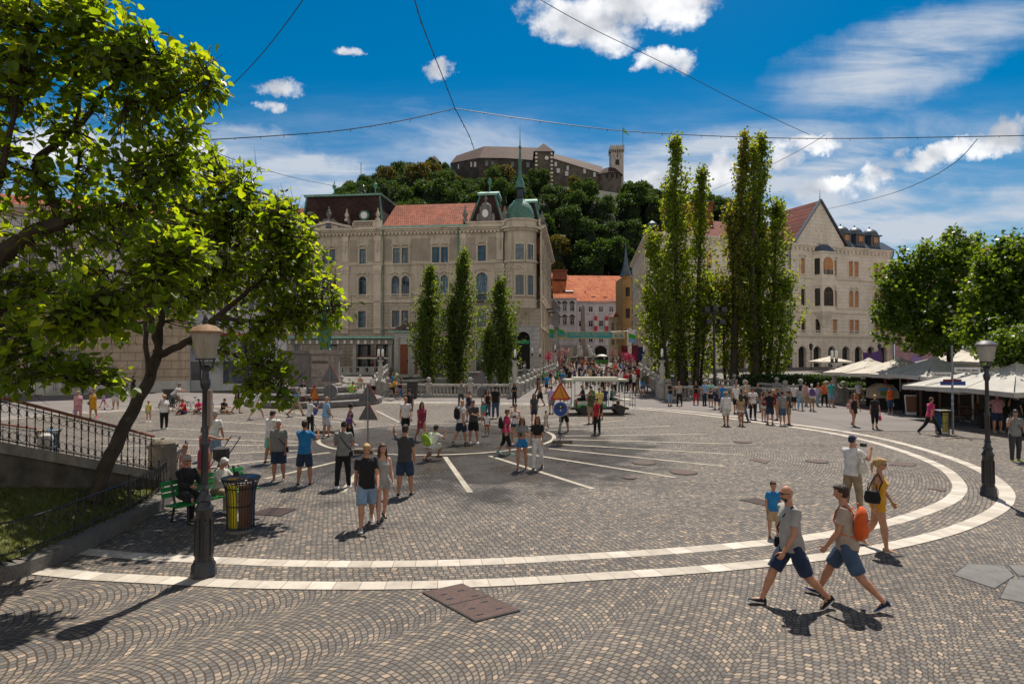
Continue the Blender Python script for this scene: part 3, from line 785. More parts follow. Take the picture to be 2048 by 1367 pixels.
def pxops(F,lst,arch=None):
 out=[]
 for t in lst:
  x0,x1,y0,y1=t[:4];u0,z1=F.uz(x0,y0);u1,z0=F.uz(x1,y1)
  out.append((round(u0,2),round(u1,2),round(z0,2),round(z1,2),(t[4]if len(t)>4 else False)))
 return out
def rel(root,v):return Vector(v)-root.location
def urn(mb,c,s=1.0):
 mb.cbox((c[0],c[1],c[2]),.5*s,.5*s,.35*s)
 mb.lathe([(.1*s,.35*s),(.13*s,.45*s),(.3*s,.75*s),(.32*s,1.0*s),(.16*s,1.15*s),(.2*s,1.25*s),(.08*s,1.45*s),(.1*s,1.6*s),(.02*s,1.85*s)],8,c=c)
def mansion():
 A,B=(-42.5,92.0),(-1.3,87.15)
 root=empty('mansion',(-20,90,gz(89)),0,'weathered beige corner mansion with copper corner dome and brown mansard roofs, left of the street','building')
 F=Facade(root,A,B);g=gz(89)
 r4=[(516,530,503,530),(533,547,503,530),(586,599,501,530),(644,656,499,528),(659,671,499,528),(719,732,498,528),(786,800,496.5,527),(803.5,817,496,527),(864,879,494,525),(882,896,494,525),(955.5,972,491,522)]
 r3=[(516,530,556,596,True),(533,547,556,596,True),(585,600,555,595,True),(643,656.5,554,594,True),(659,672.5,554,594,True),(717,733,553,592,True),(783,799,552,592,True),(803,819,552,592,True),(863,878,550,591,True),(881,896,550,591,True),(952.5,975,545,601,True)]
 r2=[(516,530,626,656),(533,547,626,656),(585,600,624,656),(643,657,623,656),(659,673,623,656),(716,732,622,655),(784,799,621,654),(803,817,621,654),(865,879,620,654),(882,896,620,654),(953.5,972,620,655)]
 r1=[(515,548,682,740),(584,602,682,740),(640,675,684,741),(715,742,684,741),(752,780,684,741),(806,838,672,742,True),(868,893,672,742,True),(952,977,668,742,True)]
 O4,O3,O2,O1=(pxops(F,r)for r in(r4,r3,r2,r1))
 zc=F.uz(700,466)[1];zs1=F.uz(700,530)[1];zs2=F.uz(700,604)[1];zs3=F.uz(700,657)[1];z0=g-0.3
 F.wall(0,F.L,zs3,zs2,O2,M_MANSR,name='wall');F.wall(0,F.L,z0,zs3,O1,M_MANSR,name='wall')
 F.wall(0,F.L,zs2,zc,O4+O3,M_MANS,name='wall')
 for o in O4:F.window(*o,surround=M_TRIM,hood='flat')
 for i,o in enumerate(O3):F.window(*o,surround=M_TRIM,hood='curve'if i in(2,5)else None)
 for o in O2:F.window(*o,surround=M_TRIM,glass=M_GLASS)
 for o in O1:F.window(*o,surround=M_TRIM,glass=M_GLASSD,style='mull',sill=False)
 F.band('string_course',zs1-0.15,zs1+0.12,0.22,M_TRIM,steps=2);F.band('string_course',zs2-0.12,zs2+0.12,0.16,M_TRIM)
 F.band('string_course',zs2+0.95,zs2+1.1,0.12,M_TRIM);F.band('string_course',zs3-0.2,zs3+0.15,0.28,M_TRIM,steps=2)
 F.band('string_course',zs3-1.7,zs3-1.5,0.2,M_TRIM)
 F.band('cornice',zc-0.15,zc+0.55,0.75,M_TRIM,steps=3)
 mb=MB()
 for i in range(int(F.L/0.55)):mb.box(i*.55+.1,i*.55+.38,-0.42,0,zc-0.42,zc-0.153)
 F.put('dentils',mb,M_TRIM)
 for px in(612,690,755,925,1000):
  u=F.uz(px,560)[0];mb=MB();mb.box(u-.55,u+.55,-0.16,0,zs2-4.6 if px<900 else zs2,zs1-0.16);mb.box(u-.65,u+.65,-0.26,0,zs1-1.3,zs1-0.154)
  for k in range(5):mb.ball((u-.5+.25*k,-0.24,zs1-0.75-0.14*(k%2)),0.2,0.14,0.26,6,5)
  mb.box(u-.45,u+.45,-0.12,0,zs1+.4,zc-.5);mb.box(u-.5,u+.5,-0.2,0,zc-1.25,zc-.43)
  for k in range(4):mb.ball((u,-0.24,zc-1.5-.38*k),0.22-.03*k,0.12,0.22,6,5)
  F.put('pilaster',mb,M_TRIM)
 for a,b in((700,714),(737,748),(768,783),(822,860),(900,917),(935,951),(977,992),(560,580)):
  u0,u1=F.uz(a,500)[0],F.uz(b,500)[0];mb=MB();mb.box(u0,u1,-0.05,0,zs1+.5,zc-1.0);F.put('wall_panel',mb,M_MPANEL)
 mb=MB();rr=random.Random(3)
 for o in O3+O4[3:]:
  uc=(o[0]+o[1])/2
  for k in range(7):
   t=(k-3)/3;mb.ball((uc+t*(0.5*(o[1]-o[0])+.2),-0.12,o[3]+0.55-.22*t*t+rr.uniform(-.05,.05)),0.16,0.1,0.15,6,4)
 F.put('stucco_ornament',mb,M_TRIM)
 uA,uB=F.uz(588,460)[0],F.uz(764,460)[0];uc=F.uz(660,460)[0]
 mb=MB();hw=3.3;zt=zc+.56;apex=F.uz(660,449)[1]
 mb.slab([(uc-hw,-0.5,zt),(uc+hw,-0.5,zt),(uc,-0.5,apex)],(0,0.7,0));pd=F.put('pediment',mb,M_TRIM)
 mb=MB();L1=Vector((uc-hw-.2,-0.75,zt));L2=Vector((uc,-0.75,apex+.1));L3=Vector((uc+hw+.2,-0.75,zt))
 for p,q in((L1,L2),(L2,L3)):mb.slab([p,q,q+Vector((0,0,.32)),p+Vector((0,0,.32))],(0,0.9,0))
 F.put('pediment_moulding',mb,M_TRIM)
 mb=MB();mb.lathe([(.42,0),(.42,.1)],14);mb.v=[(uc+x,-0.52-z,zt+(apex-zt)*.42+y)for x,y,z in mb.v];F.put('round_window',mb,M_GLASS)
 mb=MB();urn(mb,(uc,-.4,apex+.3),1.25)
 for k in(-1,1):
  urn(mb,(uc+k*3.0,-.3,zt+.3),.8)
  for q in range(4):mb.ball((uc+k*(0.6+.35*q),-.4,apex+.45-.27*q),.3,.25,.33,6,5)
 F.put('roof_statuary',mb,M_STONED)
 mb=MB();mb.box(uc+hw+.4,uB,-.3,.1,zt,zt+.25);mb.box(uc+hw+.4,uB,-.34,.14,zt+.95,zt+1.15)
 n=10;u0=F.uz(706,460)[0];u1=F.uz(747,460)[0];mb.box(u1,uB,-.3,.1,zt+.25,zt+.95);mb.box(uc+hw+.4,u0,-.3,.1,zt+.25,zt+.95)
 for k in range(n):
  a=u0+(u1-u0)*(k+.5)/n
  for dxx in(-.17,.17):mb.slab([(a-dxx,-.2,zt+.25),(a-dxx+.09,-.2,zt+.25),(a+dxx+.09,-.2,zt+.95),(a+dxx,-.2,zt+.95)],(0,.12,0))
 urn(mb,(F.uz(694,460)[0],-.1,zt+1.15),1.0);urn(mb,(uB-.6,-.1,zt+1.15),1.0)
 F.put('parapet',mb,M_TRIM)
 def mansard(ua,ub,w0,w1,zb,zt_,ins,m=M_BROWNT,cap=True,name='mansard_roof',insx=None):
  insx=ins if insx is None else insx
  mb=MB();b=[(ua,w0),(ub,w0),(ub,w1),(ua,w1)];t=[(ua+insx,w0+ins),(ub-insx,w0+ins),(ub-insx,w1-ins),(ua+insx,w1-ins)]
  mb.add([(x,y,zb)for x,y in b]+[(x,y,zt_)for x,y in t],[(0,1,5,4),(1,2,6,5),(2,3,7,6),(3,0,4,7),(4,5,6,7)])
  r=F.put(name,mb,m)
  mb=MB();mb.box(ua+insx-.35,ub-insx+.35,w0+ins-.35,w1-ins+.35,zt_,zt_+.25)
  mb.add([(ua+insx-.5,w0+ins-.5,zt_+.25),(ub-insx+.5,w0+ins-.5,zt_+.25),(ub-insx+.5,w1-ins+.5,zt_+.25),(ua+insx-.5,w1-ins+.5,zt_+.25),((ua*.8+ub*.2),(w0+w1)/2,zt_+1.05),((ua*.2+ub*.8),(w0+w1)/2,zt_+1.05)],[(0,1,5,4),(1,2,5),(2,3,4,5),(3,0,4)])
  F.put('copper_cap',mb,M_VERDL)
  mb=MB()
  for i in range(4):
   p,q=b[i],t[i];mb.tube([(p[0],p[1],zb),(q[0],q[1],zt_)],.17,5)
  F.put('copper_ridge',mb,M_VERD)
  return r
 zm=F.uz(680,452)[1];mansard(uA+.4,uB-.3,1.2,12.5,zm-.6,F.uz(680,401)[1]+1.1,.7)
 mb=MB();u=F.uz(724,430)[0];z=F.uz(724,432)[1]+.3;mb.lathe([(.75,0),(.75,.5)],14);mb.v=[(u+x,1.3-zz_,z+y)for x,y,zz_ in mb.v];F.put('lunette_frame',mb,M_VERD)
 mb=MB();mb.lathe([(.5,0),(.5,.06)],14);mb.v=[(u+x,.82-zz_,z+y)for x,y,zz_ in mb.v];F.put('lunette',mb,M_GLOW)
 mb=MB();zz_=F.uz(680,396)[1]+1.4
 for px in(652,737):uu=F.uz(px,400)[0];mb.lathe([(.12,0),(.1,.9),(.3,1.1),(.3,1.5),(.1,1.7),(.02,2.3)],8,c=(uu,3,zz_-.2))
 F.put('roof_finial',mb,M_VERD)
 mb=MB();uu=F.uz(692,400)[0];mb.tube([(uu,6,zz_),(uu,6,zz_+5.6)],.045,4)
 for k in range(9):
  a=k*PI/4.5;mb.tube([(uu,6,zz_+.6+.12*k),(uu+.9*math.cos(a),6+.4*math.sin(a),zz_+.9+.1*k),(uu+.5*math.cos(a),6,zz_+1.3+.1*k)],.035,3)
 F.put('lightning_rod',mb,M_IRON)
 for(pa,pb)in((765,936),(470,588)):
  ua,ub=F.uz(pa,460)[0],F.uz(pb,460)[0];ze=zc+.56;zr=F.uz(850,410)[1]+1.7
  mb=MB();mb.add([(ua,-0.55,ze),(ub,-0.55,ze),(ub,6.5,zr),(ua,6.5,zr),(ub,13,ze),(ua,13,ze)],[(0,1,2,3),(3,2,4,5),(1,4,2),(0,3,5)])
  F.put('roof',mb,M_ORANGE)
  mb=MB();mb.box(ua,ub,-0.8,-0.52,ze-.05,ze+.16);F.put('gutter',mb,M_VERDL)
 mb=MB()
 for px in(768,918):u=F.uz(px,500)[0];mb.tube([(u,-.6,zc+.3),(u,-.25,zc-.6),(u,-.25,g+.2)],.1,6)
 F.put('drainpipe',mb,M_VERD)
 ua,ub=F.uz(934,450)[0],F.L+.3;za=F.uz(980,446)[1]
 mb=MB();mb.box(ua,ub,-.35,.3,zc+.552,za);mb.box(ua-.15,ub+.15,-.5,.35,za,za+.2);F.put('attic',mb,M_TRIM)
 mb=MB();mb.box(ua,ub+3,.3,12,zc+.5,za+.1);F.put('attic',mb,M_TRIM)
 uL,uR=F.uz(936,440)[0],F.uz(1004,440)[0]
 mansard(uL,uR,.9,8,za,F.uz(980,390)[1]+.6,1.7,insx=1.35)
 mansard(uR+.4,uR+5.2,5.0,11,za,F.uz(980,390)[1]+.2,1.2,insx=1.0)
 mb=MB();u=F.uz(970,432)[0];z=za+.2;mb.box(u-.8,u+.8,.2,1.6,z,z+2.2);mb.ball((u,.9,z+2.3),.8,.7,.6,10,6);urn(mb,(u,.7,z+2.8),.7)
 for k in(-1,1):mb.ball((u+k*1.0,.6,z+.7),.35,.3,.7,8,6)
 F.put('stone_dormer',mb,M_STONED)
 mb=MB();mb.lathe([(.45,0),(.45,.05)],12,sy=1.3);mb.v=[(u+x,.2-zz_,z+1.25+y)for x,y,zz_ in mb.v];F.put('round_window',mb,M_GLOW)
 for q_,k_ in((uL-.4,1.3),(uR+.4,1.2)):mb=MB();urn(mb,(q_,0,za+.2),k_);F.put('stone_urn',mb,M_STONED)
 mb=MB();mb.lathe([(.1,0),(.1,1.2),(.3,1.5),(.3,1.9),(.05,2.4)],8,c=((uL+uR)/2,4.4,F.uz(980,390)[1]+1.4));F.put('roof_finial',mb,M_VERD)
 o=O3[-1];mb=MB();mb.box(o[0]-.3,o[1]+.3,-.7,-.1,o[2]-.2,o[2]-.05)
 for k in range(13):u=o[0]-.25+(o[1]-o[0]+.5)*k/12;mb.tube([(u,-.65,o[2]-.05),(u,-.65,o[2]+.95)],.025,4)
 mb.box(o[0]-.3,o[1]+.3,-.69,-.61,o[2]+.93,o[2]+1.0);F.put('balcony',mb,M_IRON)
 C=Vector((1.15,88.3,0));Rb=2.45
 def cyl(name,prof,m,segs=28,sm=True,c=C,r0=0):return MB().lathe(prof,segs,c=(c.x-root.location.x,c.y-root.location.y,-root.location.z)).build(name,m,root,smooth=sm)
 z_s2=F.uz(1000,603)[1];z_b=F.uz(1000,648)[1];z_s1=F.uz(1005,524)[1];z_c=F.uz(1005,462)[1]
 cyl('corner_bay',[(.5,z_b-.6),(.9,z_b),(1.5,z_b+1.0),(2.0,z_b+1.8),(2.5,z_s2-.9),(Rb+.1,z_s2-.3),(Rb+.1,z_s2),(Rb,z_s2+.02),(Rb,z_c)],M_MANS)
 for z,h,p in((z_s2,.2,.18),(z_s2-.9,.15,.12),(z_s1-.1,.25,.2),(z_c-.1,.3,.3),(z_c+.2,.35,.7)):cyl('string_course',[(Rb+p,z),(Rb+p,z+h)],M_TRIM)
 cyl('attic',[(Rb+.1,z_c+.5),(Rb+.1,F.uz(1005,443)[1]),(Rb+.25,F.uz(1005,443)[1]),(Rb+.25,F.uz(1005,441)[1]+.1)],M_TRIM)
 zd=F.uz(1005,441)[1]+.1
 cyl('copper_dome',[(1.95,zd),(2.02,zd+.7),(1.9,zd+1.4),(1.6,zd+2.1),(1.15,zd+2.65),(.8,zd+2.95),(.7,zd+3.1)],M_VERD)
 zl=zd+3.1
 cyl('dome_lantern',[(.7,zl),(.55,zl+.2),(.42,zl+.5),(.42,zl+1.5),(.65,zl+1.65)],M_IRON,8)
 cyl('copper_spire',[(.75,zl+1.65),(.65,zl+2.0),(.6,zl+2.6),(.42,zl+2.9),(.26,zl+3.4),(.2,zl+5.4),(.34,zl+5.6),(.2,zl+5.9),(.12,zl+7.3),(.26,zl+7.6),(.08,zl+7.9),(.05,zl+9),(.02,zl+10.8)],M_VERD,8)
 def bay_win(ang,z0_,z1_,w,arch):
  a=R(ang);n=Vector((math.sin(a),-math.cos(a),0));d=Vector((math.cos(a),math.sin(a),0));c=C+n*(Rb+0.05)
  f2=Facade(root,(c-d*w/2)[:2],(c+d*w/2)[:2])
  f2.window(0,w,z0_,z1_,arch,depth=-0.02,surround=None)
  mb=MB();t=.14;mb.box(-t,0,-.1,.3,z0_-.1,z1_);mb.box(w,w+t,-.1,.3,z0_-.1,z1_);mb.box(-t-.1,w+t+.1,-.22,.3,z0_-.28,z0_-.1);mb.box(-t,w+t,-.1,.3,z1_,z1_+.16)
  f2.put('window_surround',mb,M_TRIM)
 for ang,w in((-2,1.15),(33,1.0)):
  bay_win(ang,F.uz(1005,522)[1],F.uz(1005,491)[1],w,False)
  bay_win(ang,F.uz(1005,590)[1],F.uz(1005,552)[1],w,True)
 rr=random.Random(5);mb=MB()
 for k in range(26):
  a=R(rr.uniform(-60,10));z=z_s1-.6-rr.random()*2.2*(1 if a<-.5 else.2)
  mb.ball((C.x+(Rb+.03)*math.sin(a)-root.location.x,C.y-(Rb+.03)*math.cos(a)-root.location.y,z-root.location.z),.18,.18,.16,6,4)
 mb.build('stucco_ornament',M_TRIM,root)
 f3=Facade(root,(-1.25,87.1),(3.9,86.7))
 oa=pxops(f3,[(1033,1060,663,745,True)]);f3.wall(0,f3.L,g-.3,z_b-.2,oa,plaster('pale_rusticated_stone',(0.42,0.41,0.40),.5,joints=.62),depth=.7)
 mb=MB();a,b,c_,d_,_=oa[0];pts,sp=arc_pts(a,b,d_,n=12);r=(b-a)/2
 for i in range(12):
  p,q=pts[i],pts[i+1];k=1.45;cu=(a+b)/2
  P_=(cu+(p[0]-cu)*k,sp+(p[1]-sp)*k);Q_=(cu+(q[0]-cu)*k,sp+(q[1]-sp)*k)
  e=.03;mb.slab([(p[0],0,p[1]),(q[0]*(1-e)+p[0]*e,0,q[1]*(1-e)+p[1]*e),(Q_[0]*(1-e)+P_[0]*e,0,Q_[1]*(1-e)+P_[1]*e),(P_[0],0,P_[1])],(0,-.12,0))
 f3.put('arch_stones',mb,plaster('voussoir_stone',(0.40,0.39,0.38),.6))
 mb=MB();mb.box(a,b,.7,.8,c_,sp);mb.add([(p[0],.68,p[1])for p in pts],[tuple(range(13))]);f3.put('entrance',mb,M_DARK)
 mb=MB();mb.box(a+.1,b-.1,.55,.62,sp-.75,sp-.25);f3.put('shop_sign',mb,plain('green_sign',(0.03,0.28,0.12)))
 f3.wall(0,f3.L,z_b-.2,z_s2-1,[],M_MANSR,w=.35)
 S=Facade(root,(3.95,87.0),(7.6,121.0));h=zc-z_s1
 ops={4:[],3:[],2:[],1:[]}
 zr={4:(F.uz(700,528)[1],F.uz(700,498)[1]),3:(F.uz(700,592)[1],F.uz(700,553)[1]),2:(F.uz(700,655)[1],F.uz(700,622)[1]),1:(g+.9,g+4.6)}
 for k in range(11):
  u=2.0+k*2.95
  for q in ops:ops[q].append((u,u+1.15,zr[q][0],zr[q][1],q in(3,1)))
 S.wall(0,S.L,zs2,zc,ops[4]+ops[3],M_MANS);S.wall(0,S.L,g-.3,zs2,ops[2]+ops[1],M_MANSR)
 for q in ops:
  for o in ops[q]:S.window(*o,surround=M_TRIM,hood='flat'if q==4 else None)
 for z,p in((zs1,.25),(zs2,.3),(zs2+.95,.15),(zs3,.4)):S.band('string_course',z-.13,z+.13,p,M_TRIM)
 S.band('cornice',zc-.1,zc+.55,.8,M_TRIM,steps=3);S.band('parapet',zc+.55,zc+1.5,-.2,M_TRIM,u0=0);
 for k in range(6):
  u=.6+k*5.9;mb=MB();mb.box(u-.4,u+.4,-.22,0,g+.2,zc-.2);S.put('pilaster',mb,M_TRIM)
 mb=MB()
 for k in range(5):urn(mb,(1.5+k*7,-.2,zc+.55),1.3)
 S.put('roof_statuary',mb,M_STONED)
 mb=MB();mb.add([(0,-.5,zc+.56),(S.L,-.5,zc+.56),(S.L,6,zc+5.0),(0,6,zc+5.0),(0,12,zc+.5),(S.L,12,zc+.5)],[(0,1,2,3),(3,2,5,4),(0,3,4),(1,5,2)]);S.put('roof',mb,M_ORANGE,off=(6,0,0))
 mb=MB()
 for u,z0_ in((14,6),(22,6)):mb.box(u,u+2.2,-1.3,-.02,zs2-.3,zs2-.1);mb.box(u,u+2.2,-1.3,-1.22,zs2-.1,zs2+.9)
 S.put('balcony',mb,M_IRON)
 mb=MB();mb.box(-42.3,0,99,99.2,g-.3,zc+.5);mb.box(-42.5,-42.3,92.1,99.2,g-.3,zc+.5)
 mb.v=[(x-root.location.x,y-root.location.y,z-root.location.z)for x,y,z in mb.v];mb.build('wall',M_MANS,root)
 return root
mansion()
def gabled():
 A,B=(20.6,92.4),(67.6,110.0)
 root=empty('gabled_building',(44,101,gz(100)),0,'pale building with a tall pointed gable, arcade and orange blinds right of the street','building')
 F=Facade(root,A,B);g=gz(98)
 def zat(px,py):return F.uz(px,py)[1]
 Z4=(zat(1606,548),zat(1606,516));Z3=(zat(1606,611),zat(1606,576));Z2=(zat(1606,664),zat(1606,637));Z1=(g-.2,zat(1634,692))
 zc=zat(1740,500)-.2;s1=zat(1700,560);s2=zat(1640,615);s2b=zat(1640,625);s3=zat(1640,672)
 xs=[(1322,1331),(1367,1376),(1413,1423),(1458,1468),(1503,1513),(1545,1555),(1601,1610),(1664,1673),(1697,1706),(1708,1717),(1747,1755.5),(1758,1766.5)]
 us=[(F.uz(a,550)[0],F.uz(b,550)[0])for a,b in xs]
 rnd=random.Random(4)
 o4=[(a,b,*Z4,False)for a,b in us];o3=[(a,b,*Z3,True)for a,b in us];o2=[(a,b,*Z2,False)for a,b in us]
 ob=F.uz(1630,650)[0];o2.append((ob,ob+1.3,*Z2,False))
 cen=[1325,1358,1390,1421,1452,1483,1514,1545,1576,1604,1634,1663,1691,1716,1741,1766]
 o1=[]
 for c in cen:
  u=F.uz(c,700)[0];o1.append((u-.85,u+.85,Z1[0],Z1[1],True))
 F.wall(0,F.L,s3,zc,o4+o3+o2,M_KRES,depth=.35);F.wall(0,F.L,g-.3,s3,o1,M_KRES,depth=.6)
 for i,o in enumerate(o4):F.window(*o,frame=M_BRFR,glass=M_GLASSD,surround=M_KTRIM,blind=1.0 if i>5 else.8,hood='curve'if i<8 else None)
 for i,o in enumerate(o3):F.window(*o,frame=M_BRFR,glass=M_GLASSD,surround=M_KTRIM,blind=(None if i in(6,3)else 1.0))
 for i,o in enumerate(o2):F.window(*o,frame=M_BRFR,glass=M_GLASSD,surround=M_KTRIM,blind=(None if i in(6,12)else rnd.choice([.9,.7,.6])))
 for o in o1:
  mb=MB();F.window(*o,frame=M_IRON,glass=M_GLASSD,surround=M_KTRIM,sill=False,style='mull',depth=.5,name='arcade_window')
  uc=(o[0]+o[1])/2;mb.box(uc-1.28,uc-.98,-.12,0,g-.3,Z1[1]-.9);mb.box(uc+.98,uc+1.28,-.12,0,g-.3,Z1[1]-.9);mb.box(uc-1.33,uc-.93,-.18,0,Z1[1]-1.1,Z1[1]-.9);mb.box(uc+.93,uc+1.33,-.18,0,Z1[1]-1.1,Z1[1]-.9)
  F.put('arcade_pier',mb,M_KTRIM)
 for z,p,h in((s1,.2,.22),(s2,.12,.15),(s2b,.25,.25),(s3,.3,.3),(s3+.9,.12,.15)):F.band('string_course',z-h/2,z+h/2,p,M_KTRIM,steps=2)
 F.band('cornice',zc-.25,zc+.3,.55,M_KTRIM,steps=3)
 mb=MB()
 for i in range(int(F.L/.9)):mb.box(i*.9+.1,i*.9+.35,-.35,0,zc-.75,zc-.252)
 F.put('dentils',mb,M_KTRIM)
 mb=MB()
 for o in o3:
  uc=(o[0]+o[1])/2;mb.lathe([(.3,0),(.05,.6)],6,c=(uc,-.12,o[3]+.45))
  for k in(-1,1):mb.ball((uc+k*.45,-.1,o[3]+.3),.22,.1,.18,6,4)
 F.put('window_crest',mb,M_KTRIM)
 for a in(1578,1782):
  mb=MB();u=F.uz(a,550)[0];mb.tube([(u,-.6,zc+.2),(u,-.28,zc-.9),(u,-.28,g)],.11,6);F.put('drainpipe',mb,M_ZINC)
 ua,ub=F.uz(1590,490)[0],F.uz(1691,490)[0];uc=F.uz(1640,420)[0];zt=F.uz(1640,402)[1]
 zg=zc+.3;mb=MB();mb.slab([(ua,-.02,zg),(ub,-.02,zg),(uc,-.02,zt)],(0,.4,0));F.put('gable',mb,M_KRES)
 mb=MB()
 for p,q in(((ua-.35,zg),(uc,zt)),((uc,zt),(ub+.35,zg))):
  mb.slab([(p[0],-.4,p[1]),(q[0],-.4,q[1]),(q[0],-.4,q[1]+.3),(p[0],-.4,p[1]+.3)],(0,.6,0))
 F.put('gable_coping',mb,M_ZINC)
 mb=MB();dp=9.0
 mb.add([(ua-.3,-.1,zg),(uc,-.1,zt+.1),(uc,dp,zt+.1),(ua-.3,dp,zg),(ub+.3,-.1,zg),(ub+.3,dp,zg)],[(0,1,2,3),(1,4,5,2),(3,2,5)]);F.put('gable_roof',mb,M_REDT)
 for a,b in((1628,1635.5),(1639,1646.5)):
  u0,u1=F.uz(a,470)[0],F.uz(b,470)[0];F.window(u0,u1,zat(1636,491),zat(1636,462),True,frame=M_BRFR,glass=M_GLASSD,surround=M_KTRIM,depth=.06,blind=.5,sill=False)
 mb=MB();mb.tube([(uc,0,zt),(uc,0,zt+2.0)],[.09,.01],5);F.put('gable_spike',mb,M_IRON)
 u0,u1=F.uz(1626,550)[0],F.uz(1661,550)[0];pj=1.35
 zb,ztp=s2b+.1,Z4[1]+.9
 mb=MB();um=(u0+u1)/2;hw=(u1-u0)/2
 def ring_(z,k=1.0,p=pj):return[(um-hw*k,0,z),(um-hw*.72*k,-p*k,z),(um+hw*.72*k,-p*k,z),(um+hw*k,0,z)]
 rs=[ring_(zb-2.4,.15),ring_(zb-1.2,.5),ring_(zb-.5,.85),ring_(zb,1.08),ring_(zb+.3,1.08),ring_(zb+.3,.98),ring_(Z3[1]+.4,.98),ring_(Z3[1]+.4,1.06),ring_(Z3[1]+.7,1.06),ring_(Z3[1]+.7,.98),ring_(ztp,.98),ring_(ztp,1.1),ring_(ztp+.25,1.1)]
 for j in range(len(rs)-1):
  for i in range(3):mb.add([rs[j][i],rs[j][i+1],rs[j+1][i+1],rs[j+1][i]],[(0,1,2,3)])
 ori=F.put('oriel',mb,M_KTRIM)
 mb=MB();t=ring_(ztp+.25,1.1);tt=[(um-hw*.6,0,ztp+1.6),(um-hw*.5,-pj*.3,ztp+1.6),(um+hw*.5,-pj*.3,ztp+1.6),(um+hw*.6,0,ztp+1.6)]
 for i in range(3):mb.add([t[i],t[i+1],tt[i+1],tt[i]],[(0,1,2,3)])
 mb.add(tt,[(0,1,2,3)]);F.put('oriel_roof',mb,M_ZINC)
 for Zw,bl in((Z4,.75),(Z3,None)):
  w=hw*1.05;F.window(um-w/2,um+w/2,Zw[0],Zw[1]+.25,True,frame=M_BRFR,glass=M_GLASSD,surround=M_KTRIM,depth=-pj*1.0-.04+.0,blind=bl,sill=False)
  mb=MB();mb.slab([(um-hw*.93,-.25,Zw[0]),(um-hw*.80,-pj*.78,Zw[0]),(um-hw*.80,-pj*.78,Zw[1]),(um-hw*.93,-.25,Zw[1])],(-.04,-.01,0));F.put('oriel_side_window',mb,M_GLASSD)
 zr=zat(1500,432);zr=max(zr,zc+4.5)
 def roof(a,b,e0,e1,m,hip=(0,0),zr_=zr,dpt=13.0):
  mb=MB();mb.add([(a,-.4,zg),(b,-.4,zg),(b-hip[1],dpt/2,zr_),(a+hip[0],dpt/2,zr_),(b,dpt,zg),(a,dpt,zg)],[(0,1,2,3),(3,2,4,5),(0,3,5),(1,4,2)])
  return F.put('roof',mb,m)
 P1=Vector((22.3,107.0,0));q=P1-F.A;pu,pw=q.dot(F.d),-q.dot(F.n);mb=MB()
 mb.add([(-.3,-.4,zg),(ua+.5,-.4,zg),(ua+.5,6.5,zr),(8.5,6.5,zr),(pu-.3,pw,zg),(12,14,zg+3),(ua+.5,13,zg)],[(0,1,2,3),(0,3,5,4),(3,2,6,5)]);F.put('roof',mb,M_REDT)
 roof(ub-.5,F.L+.3,0,0,M_REDT,(0,5),zat(1700,458)+1.6)
 mb=MB();mb.add([(ub-.3,-.5,zg-.0),(F.L+.6,-.5,zg),(F.L-.6,1.4,zg+1.7),(ub-.3,1.4,zg+1.7)],[(0,1,2,3)]);mb.v=[(x,y-.03,z+.05)for x,y,z in mb.v];F.put('zinc_eave_roof',mb,M_ZINC)
 for px,s_ in((1694,1.0),(1722,.95),(1752,1.0)):
  u=F.uz(px,480)[0];z=zg+.35
  mb=MB();mb.box(u-1.05*s_,u+1.05*s_,.1,3.2,z-.3,z+2.1);d=F.put('dormer',mb,M_ZINC)
  mb=MB();mb.box(u-1.3*s_,u+1.3*s_,-.2,3.2,z+2.1,z+2.3);mb.lathe([(1.28*s_,0),(1.2*s_,.35),(1.0*s_,.75),(.6*s_,1.1),(.15,1.3),(.05,1.7)],14,c=(u,1.3,z+2.3),sy=1.2);F.put('dormer_dome',mb,M_ZINC,smooth=True)
  F.window(u-.55,u+.55,z+.5,z+1.9,False,frame=M_BRFR,glass=M_GLASSD,depth=.02,blind=.7)
 for k,px in enumerate((1386,1428,1458,1663,1688)):
  u=F.uz(px,420)[0];zt_=zat(px,392)if k<3 else zat(px,428);mb=MB();mb.box(u-.95,u+.95,5,7.2,zg+2,zt_);mb.box(u-1.1,u+1.1,4.85,7.35,zt_,zt_+.22);F.put('chimney',mb,M_BRICK)
  mb=MB();mb.box(u-1.0,u+1.0,5.05,7.15,zt_+.35,zt_+.47);
  for a_ in(-.8,.8):mb.box(u+a_-.05,u+a_+.05,6,6.1,zt_+.22,zt_+.35)
  F.put('chimney_cap',mb,M_ZINC)
 S=Facade(root,(24.9,128.0),(20.55,92.5));ops=[]
 for k in range(11):
  u=1.6+k*3.2
  for Zq,ar in((Z4,False),(Z3,True),(Z2,False),((g+.8,g+4.4),True)):ops.append((u,u+1.2,Zq[0],Zq[1],ar))
 S.wall(0,S.L,g-.3,zc,ops,M_KRES)
 for o in ops:S.window(*o,frame=M_BRFR,glass=M_GLASSD,surround=M_KTRIM)
 for z,p,h in((s1,.2,.22),(s2,.12,.15),(s2b,.25,.25),(s3,.3,.3)):S.band('string_course',z-h/2,z+h/2,p,M_KTRIM)
 S.band('cornice',zc-.25,zc+.3,.6,M_KTRIM,steps=3)
 mb=MB();mb.add([(0,-.4,zg),(S.L,-.4,zg),(S.L,5,zg+3.5),(0,5,zg+3.5)],[(0,1,2,3)]);S.put('roof',mb,M_ZINC)
 mb=MB()
 for k in range(4):mb.lathe([(.9,0),(.9,1.0),(.7,1.5),(.2,1.9)],10,c=(24+3.0*k,.7,zg+.3))
 S.put('side_dormer',mb,M_ZINC)
 Bk=Facade(root,(67.6,110),(63,124));Bk.wall(0,Bk.L,g-.3,zc,[],M_KRES)
 mb=MB();mb.box(10,F.L,14,14.2,g,zc);F.put('wall',mb,M_KRES)
 return root
gabled()
